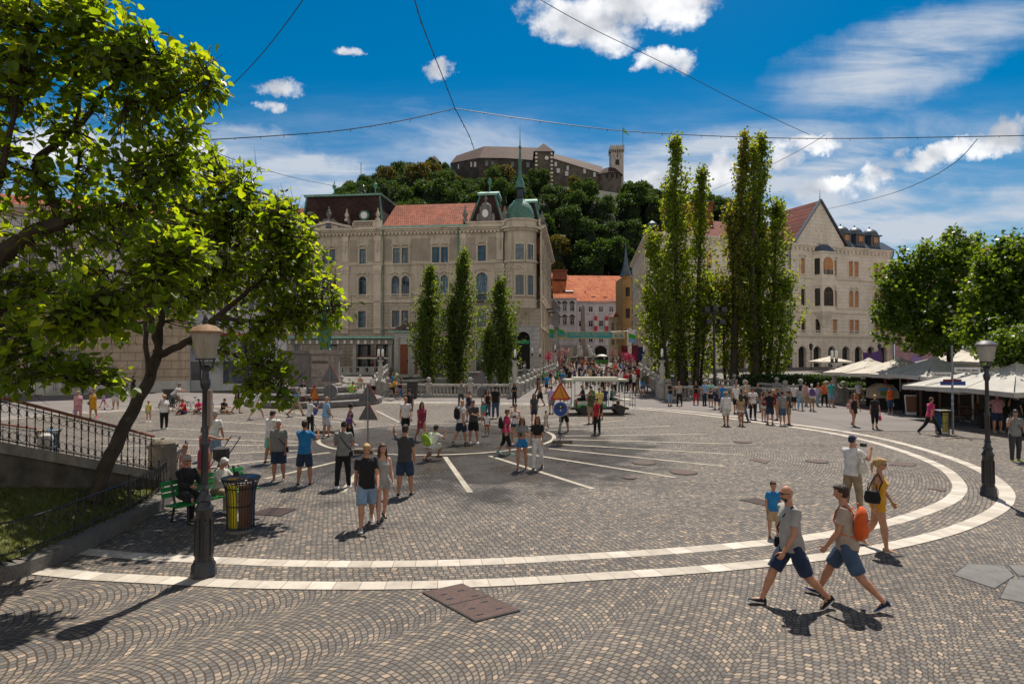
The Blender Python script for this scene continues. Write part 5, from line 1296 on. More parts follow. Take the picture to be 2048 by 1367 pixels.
def leaf_mesh(name,P,T,N,S,m,tmpl,tone):
 """many leaves as one mesh: P positions, T tip directions, N normals, S sizes"""
 P=np.asarray(P,float);T=np.asarray(T,float);N=np.asarray(N,float);S=np.asarray(S,float);n=len(P)
 T/=np.linalg.norm(T,axis=1)[:,None]+1e-9;N=N-T*(N*T).sum(1)[:,None];N/=np.linalg.norm(N,axis=1)[:,None]+1e-9;B=np.cross(T,N)
 tv,tf=tmpl;tv=np.asarray(tv,float);k=len(tv)
 V=P[:,None,:]+S[:,None,None]*(tv[None,:,0:1]*B[:,None,:]+tv[None,:,1:2]*T[:,None,:]+tv[None,:,2:3]*N[:,None,:])
 V=V.reshape(-1,3);loops=[];starts=[];tot=[];c=0
 F=[]
 for f in tf:F.append(np.asarray(f)[None,:]+(np.arange(n)*k)[:,None])
 me=bpy.data.meshes.new(name);me.vertices.add(len(V));me.vertices.foreach_set('co',V.ravel())
 allv=np.concatenate([f.ravel()for f in F]);lens=np.concatenate([np.full(n,f.shape[1])for f in F]);st=np.concatenate([[0],np.cumsum(lens)[:-1]])
 me.loops.add(len(allv));me.loops.foreach_set('vertex_index',allv.astype(np.int32));me.polygons.add(len(lens));me.polygons.foreach_set('loop_start',st.astype(np.int32))
 try:me.polygons.foreach_set('loop_total',lens.astype(np.int32))
 except Exception:pass
 a=me.attributes.new('tone','FLOAT','FACE');a.data.foreach_set('value',np.tile(np.asarray(tone,float),len(tf)).astype(np.float32))
 me.materials.append(m);me.update(calc_edges=True);me.validate();return me
HEART=([(0,0,0),(.36,-.06,.05),(.50,.25,.10),(.36,.62,.08),(0,1.0,-.12),(-.36,.62,.08),(-.50,.25,.10),(-.36,-.06,.05)],[(0,1,2,3,4),(0,4,5,6,7)])
QUAD=([(-.38,0,0),(.38,.1,0),(.30,.85,.08),(-.25,1.0,-.05)],[(0,1,2,3)])
DIAM=([(0,0,0),(.42,.45,.07),(0,1,-.06),(-.42,.45,.07)],[(0,1,2,3)])
rng=np.random.RandomState(11)
def rdir(n):v=rng.normal(size=(n,3));return v/np.linalg.norm(v,axis=1)[:,None]
M_CAT=leaf_mat('catalpa_leaf',(0.036,0.070,0.009),(0.45,0.62,0.012),0.56,0.40,.5)
M_POP=leaf_mat('poplar_leaf',(0.060,0.098,0.012),(0.40,0.52,0.02),0.50,0.5,.4)
M_POPS=leaf_mat('dense_poplar_leaf',(0.040,0.070,0.012),(0.26,0.38,0.015),0.42,0.5,.45)
M_POPY=leaf_mat('yellowing_poplar_leaf',(0.085,0.105,0.015),(0.48,0.44,0.03),0.42,0.5,.4)
M_PLANE=leaf_mat('plane_leaf',(0.042,0.080,0.012),(0.26,0.40,0.015),0.42,0.42,.4)
M_WOOD=leaf_mat('forest_leaf',(0.022,0.050,0.010),(0.085,0.17,0.010),0.30,0.7,.5)
M_WOOD2=leaf_mat('olive_forest_leaf',(0.060,0.056,0.012),(0.20,0.18,0.010),0.30,0.7,.5)
M_HEDGE=leaf_mat('hedge_leaf',(0.028,0.060,0.010),(0.10,0.20,0.01),0.3,0.6,.4)
M_BARK=mat('dark_bark',(0.050,0.036,0.026),.9,.4,3.0,.9,bscale=26)
M_BARKP=mat('poplar_bark',(0.045,0.036,0.028),.9,.4,2.0,.9,bscale=14)
def smooth_path(pts,k=5):
 P=[Vector(p)for p in pts];out=[]
 for i in range(len(P)-1):
  p0=P[max(i-1,0)];p1=P[i];p2=P[i+1];p3=P[min(i+2,len(P)-1)]
  for t in np.linspace(0,1,k,endpoint=False):
   out.append(.5*((2*p1)+(p2-p0)*t+(2*p0-5*p1+4*p2-p3)*t*t+(3*p1-p0-3*p2+p3)*t**3))
 out.append(P[-1]);return out
def catalpa(name,base,limbs,blobs,nleaf,label,sizes,seed,twig_per=1.0,group=None):
 rd=random.Random(seed)
 root=empty('catalpa_tree',base,0,label,'tree',group)
 mb=MB();nodes=[]
 for pts,r0,r1 in limbs:
  pp=smooth_path([at(*p)for p in pts]);n=len(pp)
  for q in pp:q+=Vector((rd.uniform(-1,1),rd.uniform(-1,1),rd.uniform(-1,1)))*.025
  rs=[.78*(r0+(r1-r0)*i/(n-1))for i in range(n)]
  mb.tube([q-root.location for q in pp],rs,8)
  nodes+=[(q,r)for q,r in zip(pp,rs)]
 NP=np.array([tuple(q)for q,r in nodes]);P=[];T=[];N=[];S=[];tone=[];pods=MB()
 wsum=sum(b[3]**2*b[4]for b in blobs)
 for(px,py,D,rp,dens)in blobs:
  c=at(px,py,D);rad=rp/1240*D;nl=nleaf*rp**2*dens/wsum;nt_=max(3,int(nl/7*twig_per));per=max(2,int(nl/nt_))
  for _ in range(nt_):
   v=Vector(rdir(1)[0])*rad*rd.uniform(.25,1.3);tip=c+Vector((v.x,v.y*1.35,v.z))
   d=np.linalg.norm(NP-np.array(tip),axis=1);i=int(np.argmin(d+rd.uniform(0,.35)));st,sr=nodes[i]
   L=(tip-st).length
   if L>3.5:
    dd=(tip-st).normalized();st2=st
   mid=st.lerp(tip,.5)+Vector((rd.uniform(-.14,.14),rd.uniform(-.14,.14),rd.uniform(0,.16)*L));q=[st.lerp(mid,t)*(1-t)+mid.lerp(tip,t)*t for t in(0,.3,.6,.85,1)]
   for a_ in range(1,4):q[a_]+=Vector((rd.uniform(-1,1),rd.uniform(-1,1),rd.uniform(-1,1)))*.05
   mb.tube([x-root.location for x in q],[min(sr*.5,.010+.010*L),.014,.010,.007,.004],4)
   for k in range(per):
    t=rd.uniform(.45,1.05);a=q[2].lerp(q[4],(t-.45)/.6)if t<1.05 else q[4]
    off=Vector(rdir(1)[0])*rd.uniform(.03,.24);p=a+off;p.z-=.03
    out=(off.normalized()+(tip-st).normalized()*.5);out.z-=rd.uniform(-.15,.85)
    P.append(tuple(p-root.location));T.append(tuple(out));nn=Vector((rd.gauss(0,.45),rd.gauss(0,.45),1));N.append(tuple(nn));S.append(rd.uniform(*sizes)*(1 if rd.random()<.8 else.6));tone.append(rd.random())
   for _k in range(2):
    w_=q[2].lerp(q[4],rd.random());e_=w_+Vector(rdir(1)[0])*rd.uniform(.2,.5);mb.tube([w_-root.location,w_.lerp(e_,.5)+Vector((0,0,rd.uniform(-.06,.06)))-root.location,e_-root.location],[.007,.005,.002],3)
   if rd.random()<.22:
    a=q[4];l=rd.uniform(.22,.42)
    for _k in range(rd.randint(1,3)):
     o=Vector((rd.uniform(-.06,.06),rd.uniform(-.06,.06),0));pods.tube([a+o-root.location,a+o*2+Vector((rd.uniform(-.03,.03),0,-l*.5))-root.location,a+o*2+Vector((rd.uniform(-.05,.05),0,-l))-root.location],[.005,.006,.002],3)
 mb.build('trunk',M_BARK,root,smooth=True,fix=False)
 mesh_obj('crown',leaf_mesh('crown',P,T,N,S,M_CAT,HEART,tone),root)
 pods.build('seed_pods',plain('green_pods',(.07,.11,.02)),root,fix=False)
 return root
catalpa('catalpa_tree',at(192,985,13.1)*1.0,[([(186,1002,13.1),(222,910,13.6),(262,830,14.3),(300,752,15.1),(318,700,15.6)],.20,.155),([(318,705,15.6),(305,650,15.4),(285,600,15.2),(262,545,15.0),(225,480,15.0)],.11,.03),([(316,702,15.6),(322,640,15.7),(345,590,15.8),(372,520,15.8),(395,430,15.8),(440,350,15.5)],.12,.03),([(312,712,15.6),(370,685,15.3),(430,635,15.0),(500,580,15.0),(560,510,15.0),(585,430,15.0)],.13,.03),([(430,635,15.0),(520,640,14.8),(600,610,14.9),(665,612,15.0)],.07,.02),([(345,590,15.8),(420,540,15.8),(470,450,15.6),(485,370,15.4)],.07,.02),([(370,685,15.3),(440,700,14.9),(510,730,14.4),(560,785,14.0)],.06,.02),([(262,545,15.0),(190,540,15.0),(130,520,15.0)],.05,.02),([(300,752,15.1),(292,680,13.4),(300,600,11.8),(320,530,10.6)],.08,.03),([(300,600,11.8),(220,620,10.4),(140,630,9.6)],.05,.02),([(300,640,15.4),(240,660,15.0),(170,650,14.6)],.05,.02)],[(470,372,15.0,50,.7),(420,430,15.0,72,1),(510,420,15.5,66,1),(565,440,15.0,52,1),(560,510,15.0,72,1),(612,520,15.5,46,1),(632,580,15.0,40,1),(672,625,15.0,26,.9),(480,540,16.0,86,1),(400,530,16.0,76,1),(330,500,16.0,66,.8),(560,600,15.0,60,1),(525,680,14.5,54,.9),(550,745,14.0,40,.9),(500,770,13.8,36,.8),(450,680,15.5,46,.6),(380,610,16.5,56,.7),(300,590,16.0,56,.6),(240,640,15.0,52,.55),(190,560,15.0,62,.6),(600,645,15.0,34,.8),(575,800,13.8,22,.8),(380,300,15.5,40,.6),(430,330,15.5,40,.7),(640,650,15.0,26,.8),(130,620,14.6,50,.5),(330,400,15.6,70,.8),(250,440,15.4,60,.7),(300,560,10.2,50,1.2),(220,610,9.9,50,1.2),(140,640,9.5,46,1.2),(340,500,10.6,46,1.2),(395,495,10.9,44,1.2)],11200,'leaning catalpa tree with bright heart shaped leaves behind the stair railing',(.10,.185),21,1.3)
catalpa('catalpa_tree',at(-420,1250,11.52),[([(-420,1260,11.52),(-300,900,11.52),(-170,690,11.52),(-60,570,11.52),(0,515,11.52),(60,470,11.65),(128,445,11.90)],.27,.17),([(125,450,11.90),(105,400,11.90),(80,352,11.90),(72,322,11.90),(120,282,11.90),(172,236,11.90),(205,190,11.90),(252,150,11.78),(310,112,11.65)],.12,.03),([(0,515,11.52),(-22,420,11.52),(8,330,11.26),(30,200,11.14),(62,60,11.01)],.10,.03),([(150,262,11.90),(160,190,11.78),(150,120,11.52),(172,30,11.39)],.05,.02),([(205,190,11.90),(290,205,11.90),(360,185,11.78),(415,165,11.65)],.05,.015),([(125,447,11.90),(215,420,12.42),(300,380,12.67),(350,325,12.67),(365,270,12.54)],.08,.02),([(-20,490,11.52),(10,600,11.26),(60,690,11.01),(130,755,11.01)],.05,.015),([(75,352,11.90),(30,330,11.65),(-40,300,11.52)],.06,.02),([(150,445,12.03),(152,380,12.29),(160,320,12.42),(178,265,12.42)],.06,.02)],[(60,50,10.88,100,.9),(175,45,11.01,85,.9),(225,105,11.14,60,.9),(290,125,11.52,55,1),(345,135,11.65,46,1),(400,135,11.52,42,1),(422,185,11.52,32,1),(335,200,12.03,52,1),(265,205,12.16,50,.8),(150,160,11.52,70,.6),(40,170,11.39,90,.7),(372,262,12.29,40,.8),(300,285,12.54,50,.55),(190,290,12.54,50,.3),(95,260,11.52,60,.4),(15,330,11.52,70,.6),(200,370,12.67,56,.4),(300,360,12.80,52,.6),(365,340,12.80,42,.7),(95,490,11.78,50,.5),(30,580,11.26,60,.6),(250,330,12,56,.8),(330,320,12.4,54,.9),(180,420,12,50,.8),(110,370,12,46,.6),(280,430,12.6,50,.8),(140,560,11.90,52,.6),(30,660,10.75,50,.6),(90,715,10.88,44,.7),(165,735,11.01,40,.9),(5,750,10.62,46,.7),(240,760,11.14,30,.9),(-90,200,11.26,90,.6),(-90,420,11.52,90,.6),(-60,650,11.01,80,.6),(55,430,11.78,50,.5),(215,500,12.03,40,.5)],7300,'nearest catalpa tree reaching in from the left edge with big leaves and hanging pods',(.105,.20),5,1.35)
def poplar(px0,base_z,D,stems,label,nb,leafm=None,seed=1,group=None,leaf=.24,dens_=.62):
 """stems: (px bottom, px top, py top, half width px, lowest py)"""
 rd=random.Random(seed);c=at(px0,760,D);root=empty('poplar_tree',(c.x,c.y,base_z),0,label,'tree',group)
 mb=MB();data={0:[],1:[]}
 for(pb,pt,yt,hw,yl,w_,ti,dd)in stems:
  b=at(pb,760,D+dd);b.z=base_z;t=at(pt,yt+12,D+dd);m_=b.lerp(t,.5)+Vector((rd.uniform(-.3,.3),0,0))
  path=smooth_path([b,b.lerp(m_,.5)+Vector((rd.uniform(-.15,.15),0,0)),m_,m_.lerp(t,.5),t],4);H=t.z-b.z;n=len(path)
  r0=.016*H;mb.tube([p-root.location for p in path],[max(.03,r0*(1-.9*i/(n-1)))for i in range(n)],7)
  zl=at(px0,yl,D).z;k=int(nb*w_)
  for i in range(int(k*dens_)):
   z=zl+(t.z-zl)*(rd.random()**.85);f=(z-zl)/(t.z-zl);hwm=1.62*hw/1240*D*(min(1,.50+f*1.9)*(1-f)**(.62 if dens_<.5 else.9)+.05)
   j=min(n-2,max(0,int((z-b.z)/H*(n-1))));p=path[j].lerp(path[j+1],rd.random());p=Vector((p.x,p.y,z-rd.uniform(.3,1.0)))
   a=rd.uniform(0,2*PI);rr=hwm*(rd.random()**.55 if rd.random()<.85 else rd.uniform(.8,1.2));tip=Vector((p.x+rr*math.cos(a),p.y+rr*math.sin(a),z+rr*rd.uniform(.9,1.7)+rd.uniform(.2,1.0)))
   if tip.z>t.z+.8:tip.z=t.z+rd.uniform(-.2,.8)
   if rd.random()<.4:mb.tube([p-root.location,p.lerp(tip,.5)+Vector((0,0,-.15))-root.location,tip-root.location],[.035,.02,.008],3)
   nl=30
   for _ in range(nl):
    s_=rd.uniform(.3,1.06);q=p.lerp(tip,s_)+Vector((rd.gauss(0,.15),rd.gauss(0,.15),rd.gauss(0,.2)))
    data[1 if(ti==1 and rd.random()<.75)else 0].append((tuple(q-root.location),rd.random()))
 mb.build('trunk',M_BARKP,root,smooth=True,fix=False)
 for k,m_ in((0,leafm or(M_POP if dens_<.5 else M_POPS)),(1,M_POPY)):
  d=data[k]
  if not d:continue
  P=np.array([x[0]for x in d]);n=len(P);T=rdir(n)*.8+np.array([0,0,.4]);N=rdir(n)+np.array([0,-.3,.5]);S=rng.uniform(leaf*.7,leaf*1.3,n)
  mesh_obj('crown'if k==0 else 'yellowing_foliage',leaf_mesh('crown',P,T,N,S,m_,DIAM,[x[1]for x in d]),root)
 return root
gp='three columnar poplars behind the river balustrade'
poplar(858,-2.6,57.5,[(858,862,535,34,775,1,0,0),(852,850,600,22,775,.5,0,.3)],'left one of the three small columnar poplars',330,seed=3,group=gp,leaf=.21)
poplar(922,-2.6,58.5,[(922,927,506,37,775,1.2,0,0),(912,905,600,24,775,.5,0,.3)],'tallest, middle one of the three small columnar poplars',380,seed=4,group=gp,leaf=.21)
poplar(997,-2.6,56.5,[(997,1000,561,36,772,1,0,0),(985,978,660,22,775,.4,0,.3),(1012,1015,640,22,775,.4,0,.3)],'right one of the three small columnar poplars',330,seed=5,group=gp,leaf=.21)
gq='tall poplars in front of the gabled building'
poplar(1372,-2.4,58,[(1362,1350,276,38,765,2.0,0,0),(1388,1403,335,30,765,1.2,0,.6),(1345,1305,460,42,765,1.4,0,-.8),(1400,1420,545,38,770,.9,0,1.2),(1372,1340,380,42,680,1.0,0,1.2),(1335,1295,580,34,765,.5,0,.5)],'left one of the two tall ragged poplars, with two dark trunks',230,seed=8,group=gq,leaf=.27,dens_=.45)
poplar(1500,-2.4,58,[(1462,1490,262,28,700,1.2,1,0),(1515,1522,270,38,765,1.9,0,.8),(1512,1508,285,30,765,.8,0,-.5),(1530,1554,400,40,765,1.3,0,0),(1475,1462,400,36,765,1.1,1,.5),(1540,1568,560,36,765,.7,0,-1),(1458,1448,560,30,765,.6,0,1),(1505,1500,400,50,770,1.5,0,1.5)],'right one of the two tall poplars, with yellowing leaves on its left stem',230,seed=9,group=gq,leaf=.27,dens_=.45)
def plane_tree(blobs,trunk,D,label,seed,nl,leaf=.24,name='plane_tree',m=None,spires=()):
 rd=random.Random(seed);b=at(trunk[0][0],trunk[0][1],D);root=empty(name,(b.x,b.y,0 if D<46 else gz(D)),0,label,'tree',None)
 mb=MB();pts=[Vector((b.x,b.y,root.location.z))]+[at(x,y,D)for x,y in trunk];pp=smooth_path(pts,4);n=len(pp)
 mb.tube([p-root.location for p in pp],[.21-.10*i/(n-1)for i in range(n)],8);top=pp[-1]
 P=[];tone=[]
 ws=sum(q[2]**2 for q in blobs)
 for(px,py,rp,dd)in blobs:
  c=at(px,py,D+dd);r=rp/1240*D;mb.tube([top-root.location,top.lerp(c,.5)+Vector((0,0,-.2))-root.location,c-root.location],[.09,.05,.02],5)
  k=int(nl*rp**2/ws/26)
  for _ in range(k):
   v=Vector(rdir(1)[0]);q=c+Vector((v.x,v.y,v.z))*r*(rd.random()**.4)*1.05;tp=q+v*.5+Vector((0,0,.35))
   for _k in range(26):
    s_=rd.random();x=q.lerp(tp,s_)+Vector((rd.gauss(0,.15),rd.gauss(0,.15),rd.gauss(0,.15)));P.append(tuple(x-root.location));tone.append(rd.random())
 for(x0,y0,x1,y1)in spires:
  y1-=16
  a,c=at(x0,y0,D),at(x1,y1,D);mb.tube([a-root.location,c-root.location],[.04,.01],4)
  for _ in range(330):
   s_=rd.random();w=.38*(1-s_*.6);x=a.lerp(c,s_)+Vector((rd.gauss(0,w),rd.gauss(0,w),rd.gauss(0,.12)));P.append(tuple(x-root.location));tone.append(rd.random())
 mb.build('trunk',M_BARK,root,smooth=True,fix=False);n=len(P);T=rdir(n)+np.array([0,0,-.2]);N=rdir(n)*.8+np.array([0,-.2,.9]);S=rng.uniform(leaf*.7,leaf*1.3,n)
 mesh_obj('crown',leaf_mesh('crown',P,T,N,S,m or M_PLANE,DIAM,tone),root);return root
plane_tree([(1895,560,62,0),(1840,580,52,1),(1800,620,40,0),(1775,655,24,.5),(1860,640,60,-1),(1920,630,56,0),(1945,570,40,1),(1830,660,44,1),(1880,680,34,0),(1900,520,34,0),(1835,535,30,0),(1790,560,26,1),(1960,640,40,1)],[(1900,735),(1897,700),(1892,660)],40,'bushy plane tree with dark trunk above the cafe umbrellas',31,22000,.23,spires=[(1840,560,1845,503),(1880,530,1900,474),(1905,530,1916,476),(1935,540,1960,482),(1800,580,1788,542),(1790,600,1765,578),(1925,530,1938,492)])
plane_tree([(2020,560,60,0),(1985,600,40,0),(2060,600,70,0),(1975,640,42,0),(2010,660,50,-1),(2050,680,55,-1),(2100,560,70,1),(1945,660,26,-1),(2035,520,34,0),(2100,660,70,0),(1990,545,26,0)],[(2080,760),(2070,700),(2060,650)],34,'second plane tree cut by the right edge of the picture',33,20000,.23,spires=[(2000,540,2002,492),(2020,530,2036,495),(1985,560,1960,540),(2050,530,2060,490)])
plane_tree([(2010,705,20,0),(2040,712,22,0),(1985,710,14,1),(2060,700,24,0)],[(2020,740),(2020,725)],30,'low leafy shrub behind the right hand street lamp',34,5000,.16,name='shrub')
def hedge(A,B,z0,z1,w,label):
 a=Vector((A[0],A[1],0));b=Vector((B[0],B[1],0));d=(b-a);L=d.length;d/=L;nn=Vector((-d.y,d.x,0));root=empty('hedge',(a.x,a.y,z0),0,label,'hedge')
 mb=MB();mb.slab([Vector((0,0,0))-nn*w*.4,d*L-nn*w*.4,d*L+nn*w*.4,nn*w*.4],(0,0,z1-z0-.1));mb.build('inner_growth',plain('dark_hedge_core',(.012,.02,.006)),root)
 P=[];n=int(L*420)
 for _ in range(n):
  u=random.random()*L;s_=random.random()
  if s_<.65:p=d*u-nn*(w/2+random.gauss(0,.06));p.z=random.random()*(z1-z0)
  else:p=d*u+nn*(random.random()-.5)*w;p.z=z1-z0+random.gauss(0,.05)
  P.append(tuple(p))
 P=np.array(P);T=rdir(n)+np.array([0,0,.3]);N=rdir(n)+np.array([0,-.6,.6])
 mesh_obj('leaves',leaf_mesh('leaves',P,T,N,rng.uniform(.12,.22,n),M_HEDGE,DIAM,rng.rand(n)),root)
hedge((19.5,53.2),(39.0,52.0),-.4,1.75,1.2,'long clipped dark green hedge behind the right balustrade')
hedge((24.5,48.8),(37.5,48.6),-1.0,1.25,.9,'lower lighter hedge just behind the balustrade left of the cafe')
hedge((33,30.9),(40.0,30.5),0,1.5,.8,'dark hedge of the cafe terrace behind the street sign pole')
def wood_crown(seed,m,tall=1.0):
 rd=random.Random(seed);P=[];lobes=[]
 for _ in range(13):
  z=rd.uniform(.25,.95);r=.42*(1-abs(z-.5)*1.0);a=rd.uniform(0,2*PI);lobes.append((r*.62*math.cos(a),r*.62*math.sin(a),z,rd.uniform(.13,.22)))
 n=2600
 for _ in range(n):
  l=rd.choice(lobes);v=Vector(rdir(1)[0]);v.z=abs(v.z)*.9-.25;q=Vector(l[:3])+v*l[3]*rd.uniform(.75,1.06);P.append((q.x,q.y,q.z*tall))
 n=len(P);P=np.array(P);me=leaf_mesh('wood_crown',P,rdir(n),rdir(n)*.8+np.array([0,-.2,.8]),rng.uniform(.032,.06,n),m,DIAM,rng.rand(n))
 return me
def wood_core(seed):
 mb=MB();mb.ball((0,0,.52),.20,.20,.30,8,6);mb.tube([(0,0,-.1),(0,0,.5)],[.03,.02],5);return mb.mesh('trunk',mat('dark_crown_core',(.010,.019,.006),.95,.5,9,0))  # made-up dark green ball blocks see-through crowns; trunk tube shares its colour
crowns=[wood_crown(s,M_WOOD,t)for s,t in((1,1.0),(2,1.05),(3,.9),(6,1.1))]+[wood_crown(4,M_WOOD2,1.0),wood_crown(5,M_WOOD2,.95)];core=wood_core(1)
cand=[];rd=random.Random(77)
for _ in range(9000):
 x=rd.uniform(-115,165);y=rd.uniform(196,342)
 if y>302 and-32<x<62 and y>304+.12*abs(x-20):continue
 if hill_z(x,y)<9:continue
 r=6.0+1.8*rd.random()+(y-200)*.008
 if all((x-a)**2+(y-b)**2>r*r for a,b,_ in cand):cand.append((x,y,r))
vis=[]
for x,y,r in cand:
 z=hill_z(x,y);px=1024+1240*x/y;py=708-(z+12-CAMH)/y*1240
 lim=np.interp(px,[650,700,760,850,895,915,1060,1100,1180,1245,1262,1300,1340,1600],[388,362,334,316,334,352,356,364,380,388,356,374,384,405])
 if abs(px-995)<16 or abs(px-1165)<16 or abs(px-1085)<10:lim-=26
 hm=CAMH+(708-lim)/1240*y-z
 if hm<4.5:continue
 if px<655 or(px>1590)or py>640:continue
 if px>1290 and py>430:continue
 if px<1090 and py>500:continue
 vis.append((hm,x,y,z,px))
vis.sort(key=lambda t:t[2]);print('hill trees',len(cand),len(vis))
kinds={0:'dark green',1:'deep green',2:'broad dark',3:'tall dark',4:'olive brown',5:'olive tinged'}
for i,(hm,x,y,z,px)in enumerate(vis[:296]):
 k=rd.choice((0,0,1,1,1,2,2,3,3,3,3,0,2,4));h=min(rd.uniform(13,20),hm)
 side='left flank'if px<960 else('middle'if px<1180 else 'right flank');lev='below the castle walls'if y>285 else('half way up'if y>240 else 'low on the slope')
 o=empty('hill_tree',(x,y,z-.8),rd.uniform(0,6.28),'%s tree on the %s of the castle hill, %s'%(kinds[k],side,lev),'tree','%s trees on the %s of the castle hill, %s'%(kinds[k],side,lev))
 s=max(h,9)*rd.uniform(.78,1.0)
 o.scale=(s*1.05,s*1.05,h);mesh_obj('crown',crowns[k],o);mesh_obj('trunk',core,o)
kerb=[(-30,1172),(60,1150),(150,1112),(230,1072),(300,1035),(345,1002),(368,975),(392,950),(398,938)]
KP=[G(*p)for p in kerb]
lawn=[(p.x-.1,p.y+.05)for p in KP]+[(-8.3,17.3),(-9.2,17.2),(-14,17.6),(-14,8.4)]
KYX=sorted((p.y,p.x)for p in KP)
def lawn_z(x,y):
 xk=np.interp(y,[q[0]for q in KYX],[q[1]for q in KYX])-.35;xw=-10.25+(y-12.2)*.297;zw=np.interp(y,[8,12.2,15.9,17.6],[1.75,1.08,.24,.14])
 t=min(max((xk-x)/max(xk-xw,.05),0),1);return.13+(zw-.13)*t**.8
mb=MB();gx=np.linspace(-14,-5.6,60);gy=np.linspace(8.4,17.6,60)
def inpoly(x,y,P):
 c=False;j=len(P)-1
 for i in range(len(P)):
  if(P[i][1]>y)!=(P[j][1]>y)and x<(P[j][0]-P[i][0])*(y-P[i][1])/(P[j][1]-P[i][1])+P[i][0]:c=not c
  j=i
 return c
for i in range(59):
 for j in range(59):
  q=[(gx[i],gy[j]),(gx[i+1],gy[j]),(gx[i+1],gy[j+1]),(gx[i],gy[j+1])]
  if inpoly(sum(p[0]for p in q)/4,sum(p[1]for p in q)/4,lawn):mb.add([(x,y,lawn_z(x,y))for x,y in q],[(0,1,2,3)])
tag(mb.build('lawn',mat('lawn_soil',(.075,.080,.022),.95,.45,1.2,.6,bscale=30),fix=False),kind='structure')
mb=MB();KS=smooth_path([(p.x,p.y,0)for p in KP],4)
for a,b in zip(KS[:-1],KS[1:]):
 d=(b-a).normalized();n_=Vector((-d.y,d.x,0));
 A_=[a,b,b+n_*.36,a+n_*.36];mb.add([q+Vector((0,0,0))for q in A_]+[q+Vector((0,0,.24))for q in A_],[(4,5,6,7),(0,1,5,4),(2,3,7,6),(1,2,6,5),(0,4,7,3)])
tag(mb.build('lawn_kerb',mat('speckled_granite',(.15,.137,.122),.8,.35,30,.6,bscale=60,dirt=.4)),kind='structure')
gp_=[]
while len(gp_)<52000:
 x,y=random.uniform(-14,-5.5),random.uniform(8.4,17.6)
 if inpoly(x,y,lawn)and(noise.noise(Vector((x*.9,y*.9,3)))>-.28 or random.random()<.25):gp_.append((x,y,lawn_z(x,y)-.005))
n=len(gp_);T=rdir(n)*.55+np.array([0,0,1.0]);N=rdir(n)
me=leaf_mesh('grass',np.array(gp_),T,N,rng.uniform(.035,.085,n),leaf_mat('grass_blade',(.09,.105,.016),(.22,.25,.015),.3,.6,.45),([(-.12,0,0),(.12,0,0),(.03,1,.1)],[(0,1,2)]),rng.rand(n))
tag(mesh_obj('grass',me),'short patchy grass on the lawn behind the low iron fence','grass',kind='stuff')
def low_fence():
 P=[]
 for a,b in zip(KS[:-1],KS[1:]):
  d=(b-a).normalized();P.append(a+Vector((-d.y,d.x,0))*.3)
 P=[p for p in P];o=empty('low_iron_fence',(P[0].x,P[0].y,.2),0,'low black wrought iron fence with looped bars around the lawn','fence');base=Vector((P[0].x,P[0].y,.2))
 D_=[0]
 for a,b in zip(P[:-1],P[1:]):D_.append(D_[-1]+(b-a).length)
 L=D_[-1]
 def pt(s_):
  s_=min(max(s_,0),L-1e-4);i=max(k for k in range(len(D_))if D_[k]<=s_);i=min(i,len(P)-2);return P[i].lerp(P[i+1],(s_-D_[i])/(D_[i+1]-D_[i]))-Vector((base.x,base.y,0))
 H=.72
 mb=MB();mb.tube([pt(s_)+Vector((0,0,H-.05))for s_ in np.linspace(0,L,60)],.018,5);mb.build('top_rail',M_IRON,o)
 mb=MB();mb.tube([pt(s_)+Vector((0,0,.16))for s_ in np.linspace(0,L,60)],.014,5);mb.build('bottom_rail',M_IRON,o)
 k=0;s_=0.0;W=.36
 while s_<L-W:
  mb=MB();f=lambda u,z:pt(s_+u*W)+Vector((0,0,z))
  mb.tube([f(0.5,.0),f(.5,H-.22),f(.42,H-.1),f(.28,H-.05)],.011,4);mb.tube([f(.5,H-.22),f(.58,H-.1),f(.72,H-.05)],.008,4)
  mb.tube([f(0.05,H-.06),f(.12,H-.22),f(.5,.36),f(.88,H-.22),f(.95,H-.06)],.010,4)
  for sg in(-1,1):
   c=[(.5+sg*(.12+.13*math.cos(t)),.10+.07*math.sin(t))for t in np.linspace(0,5.2,9)];mb.tube([f(*q)for q in c],.009,4)
  if k%5==0:mb.tube([f(0,-.15),f(0,H+.05)],.021,6);mb.ball(f(0,H+.08),.03)
  mb.build('scroll_panel',M_IRON,o);s_+=W;k+=1
low_fence()
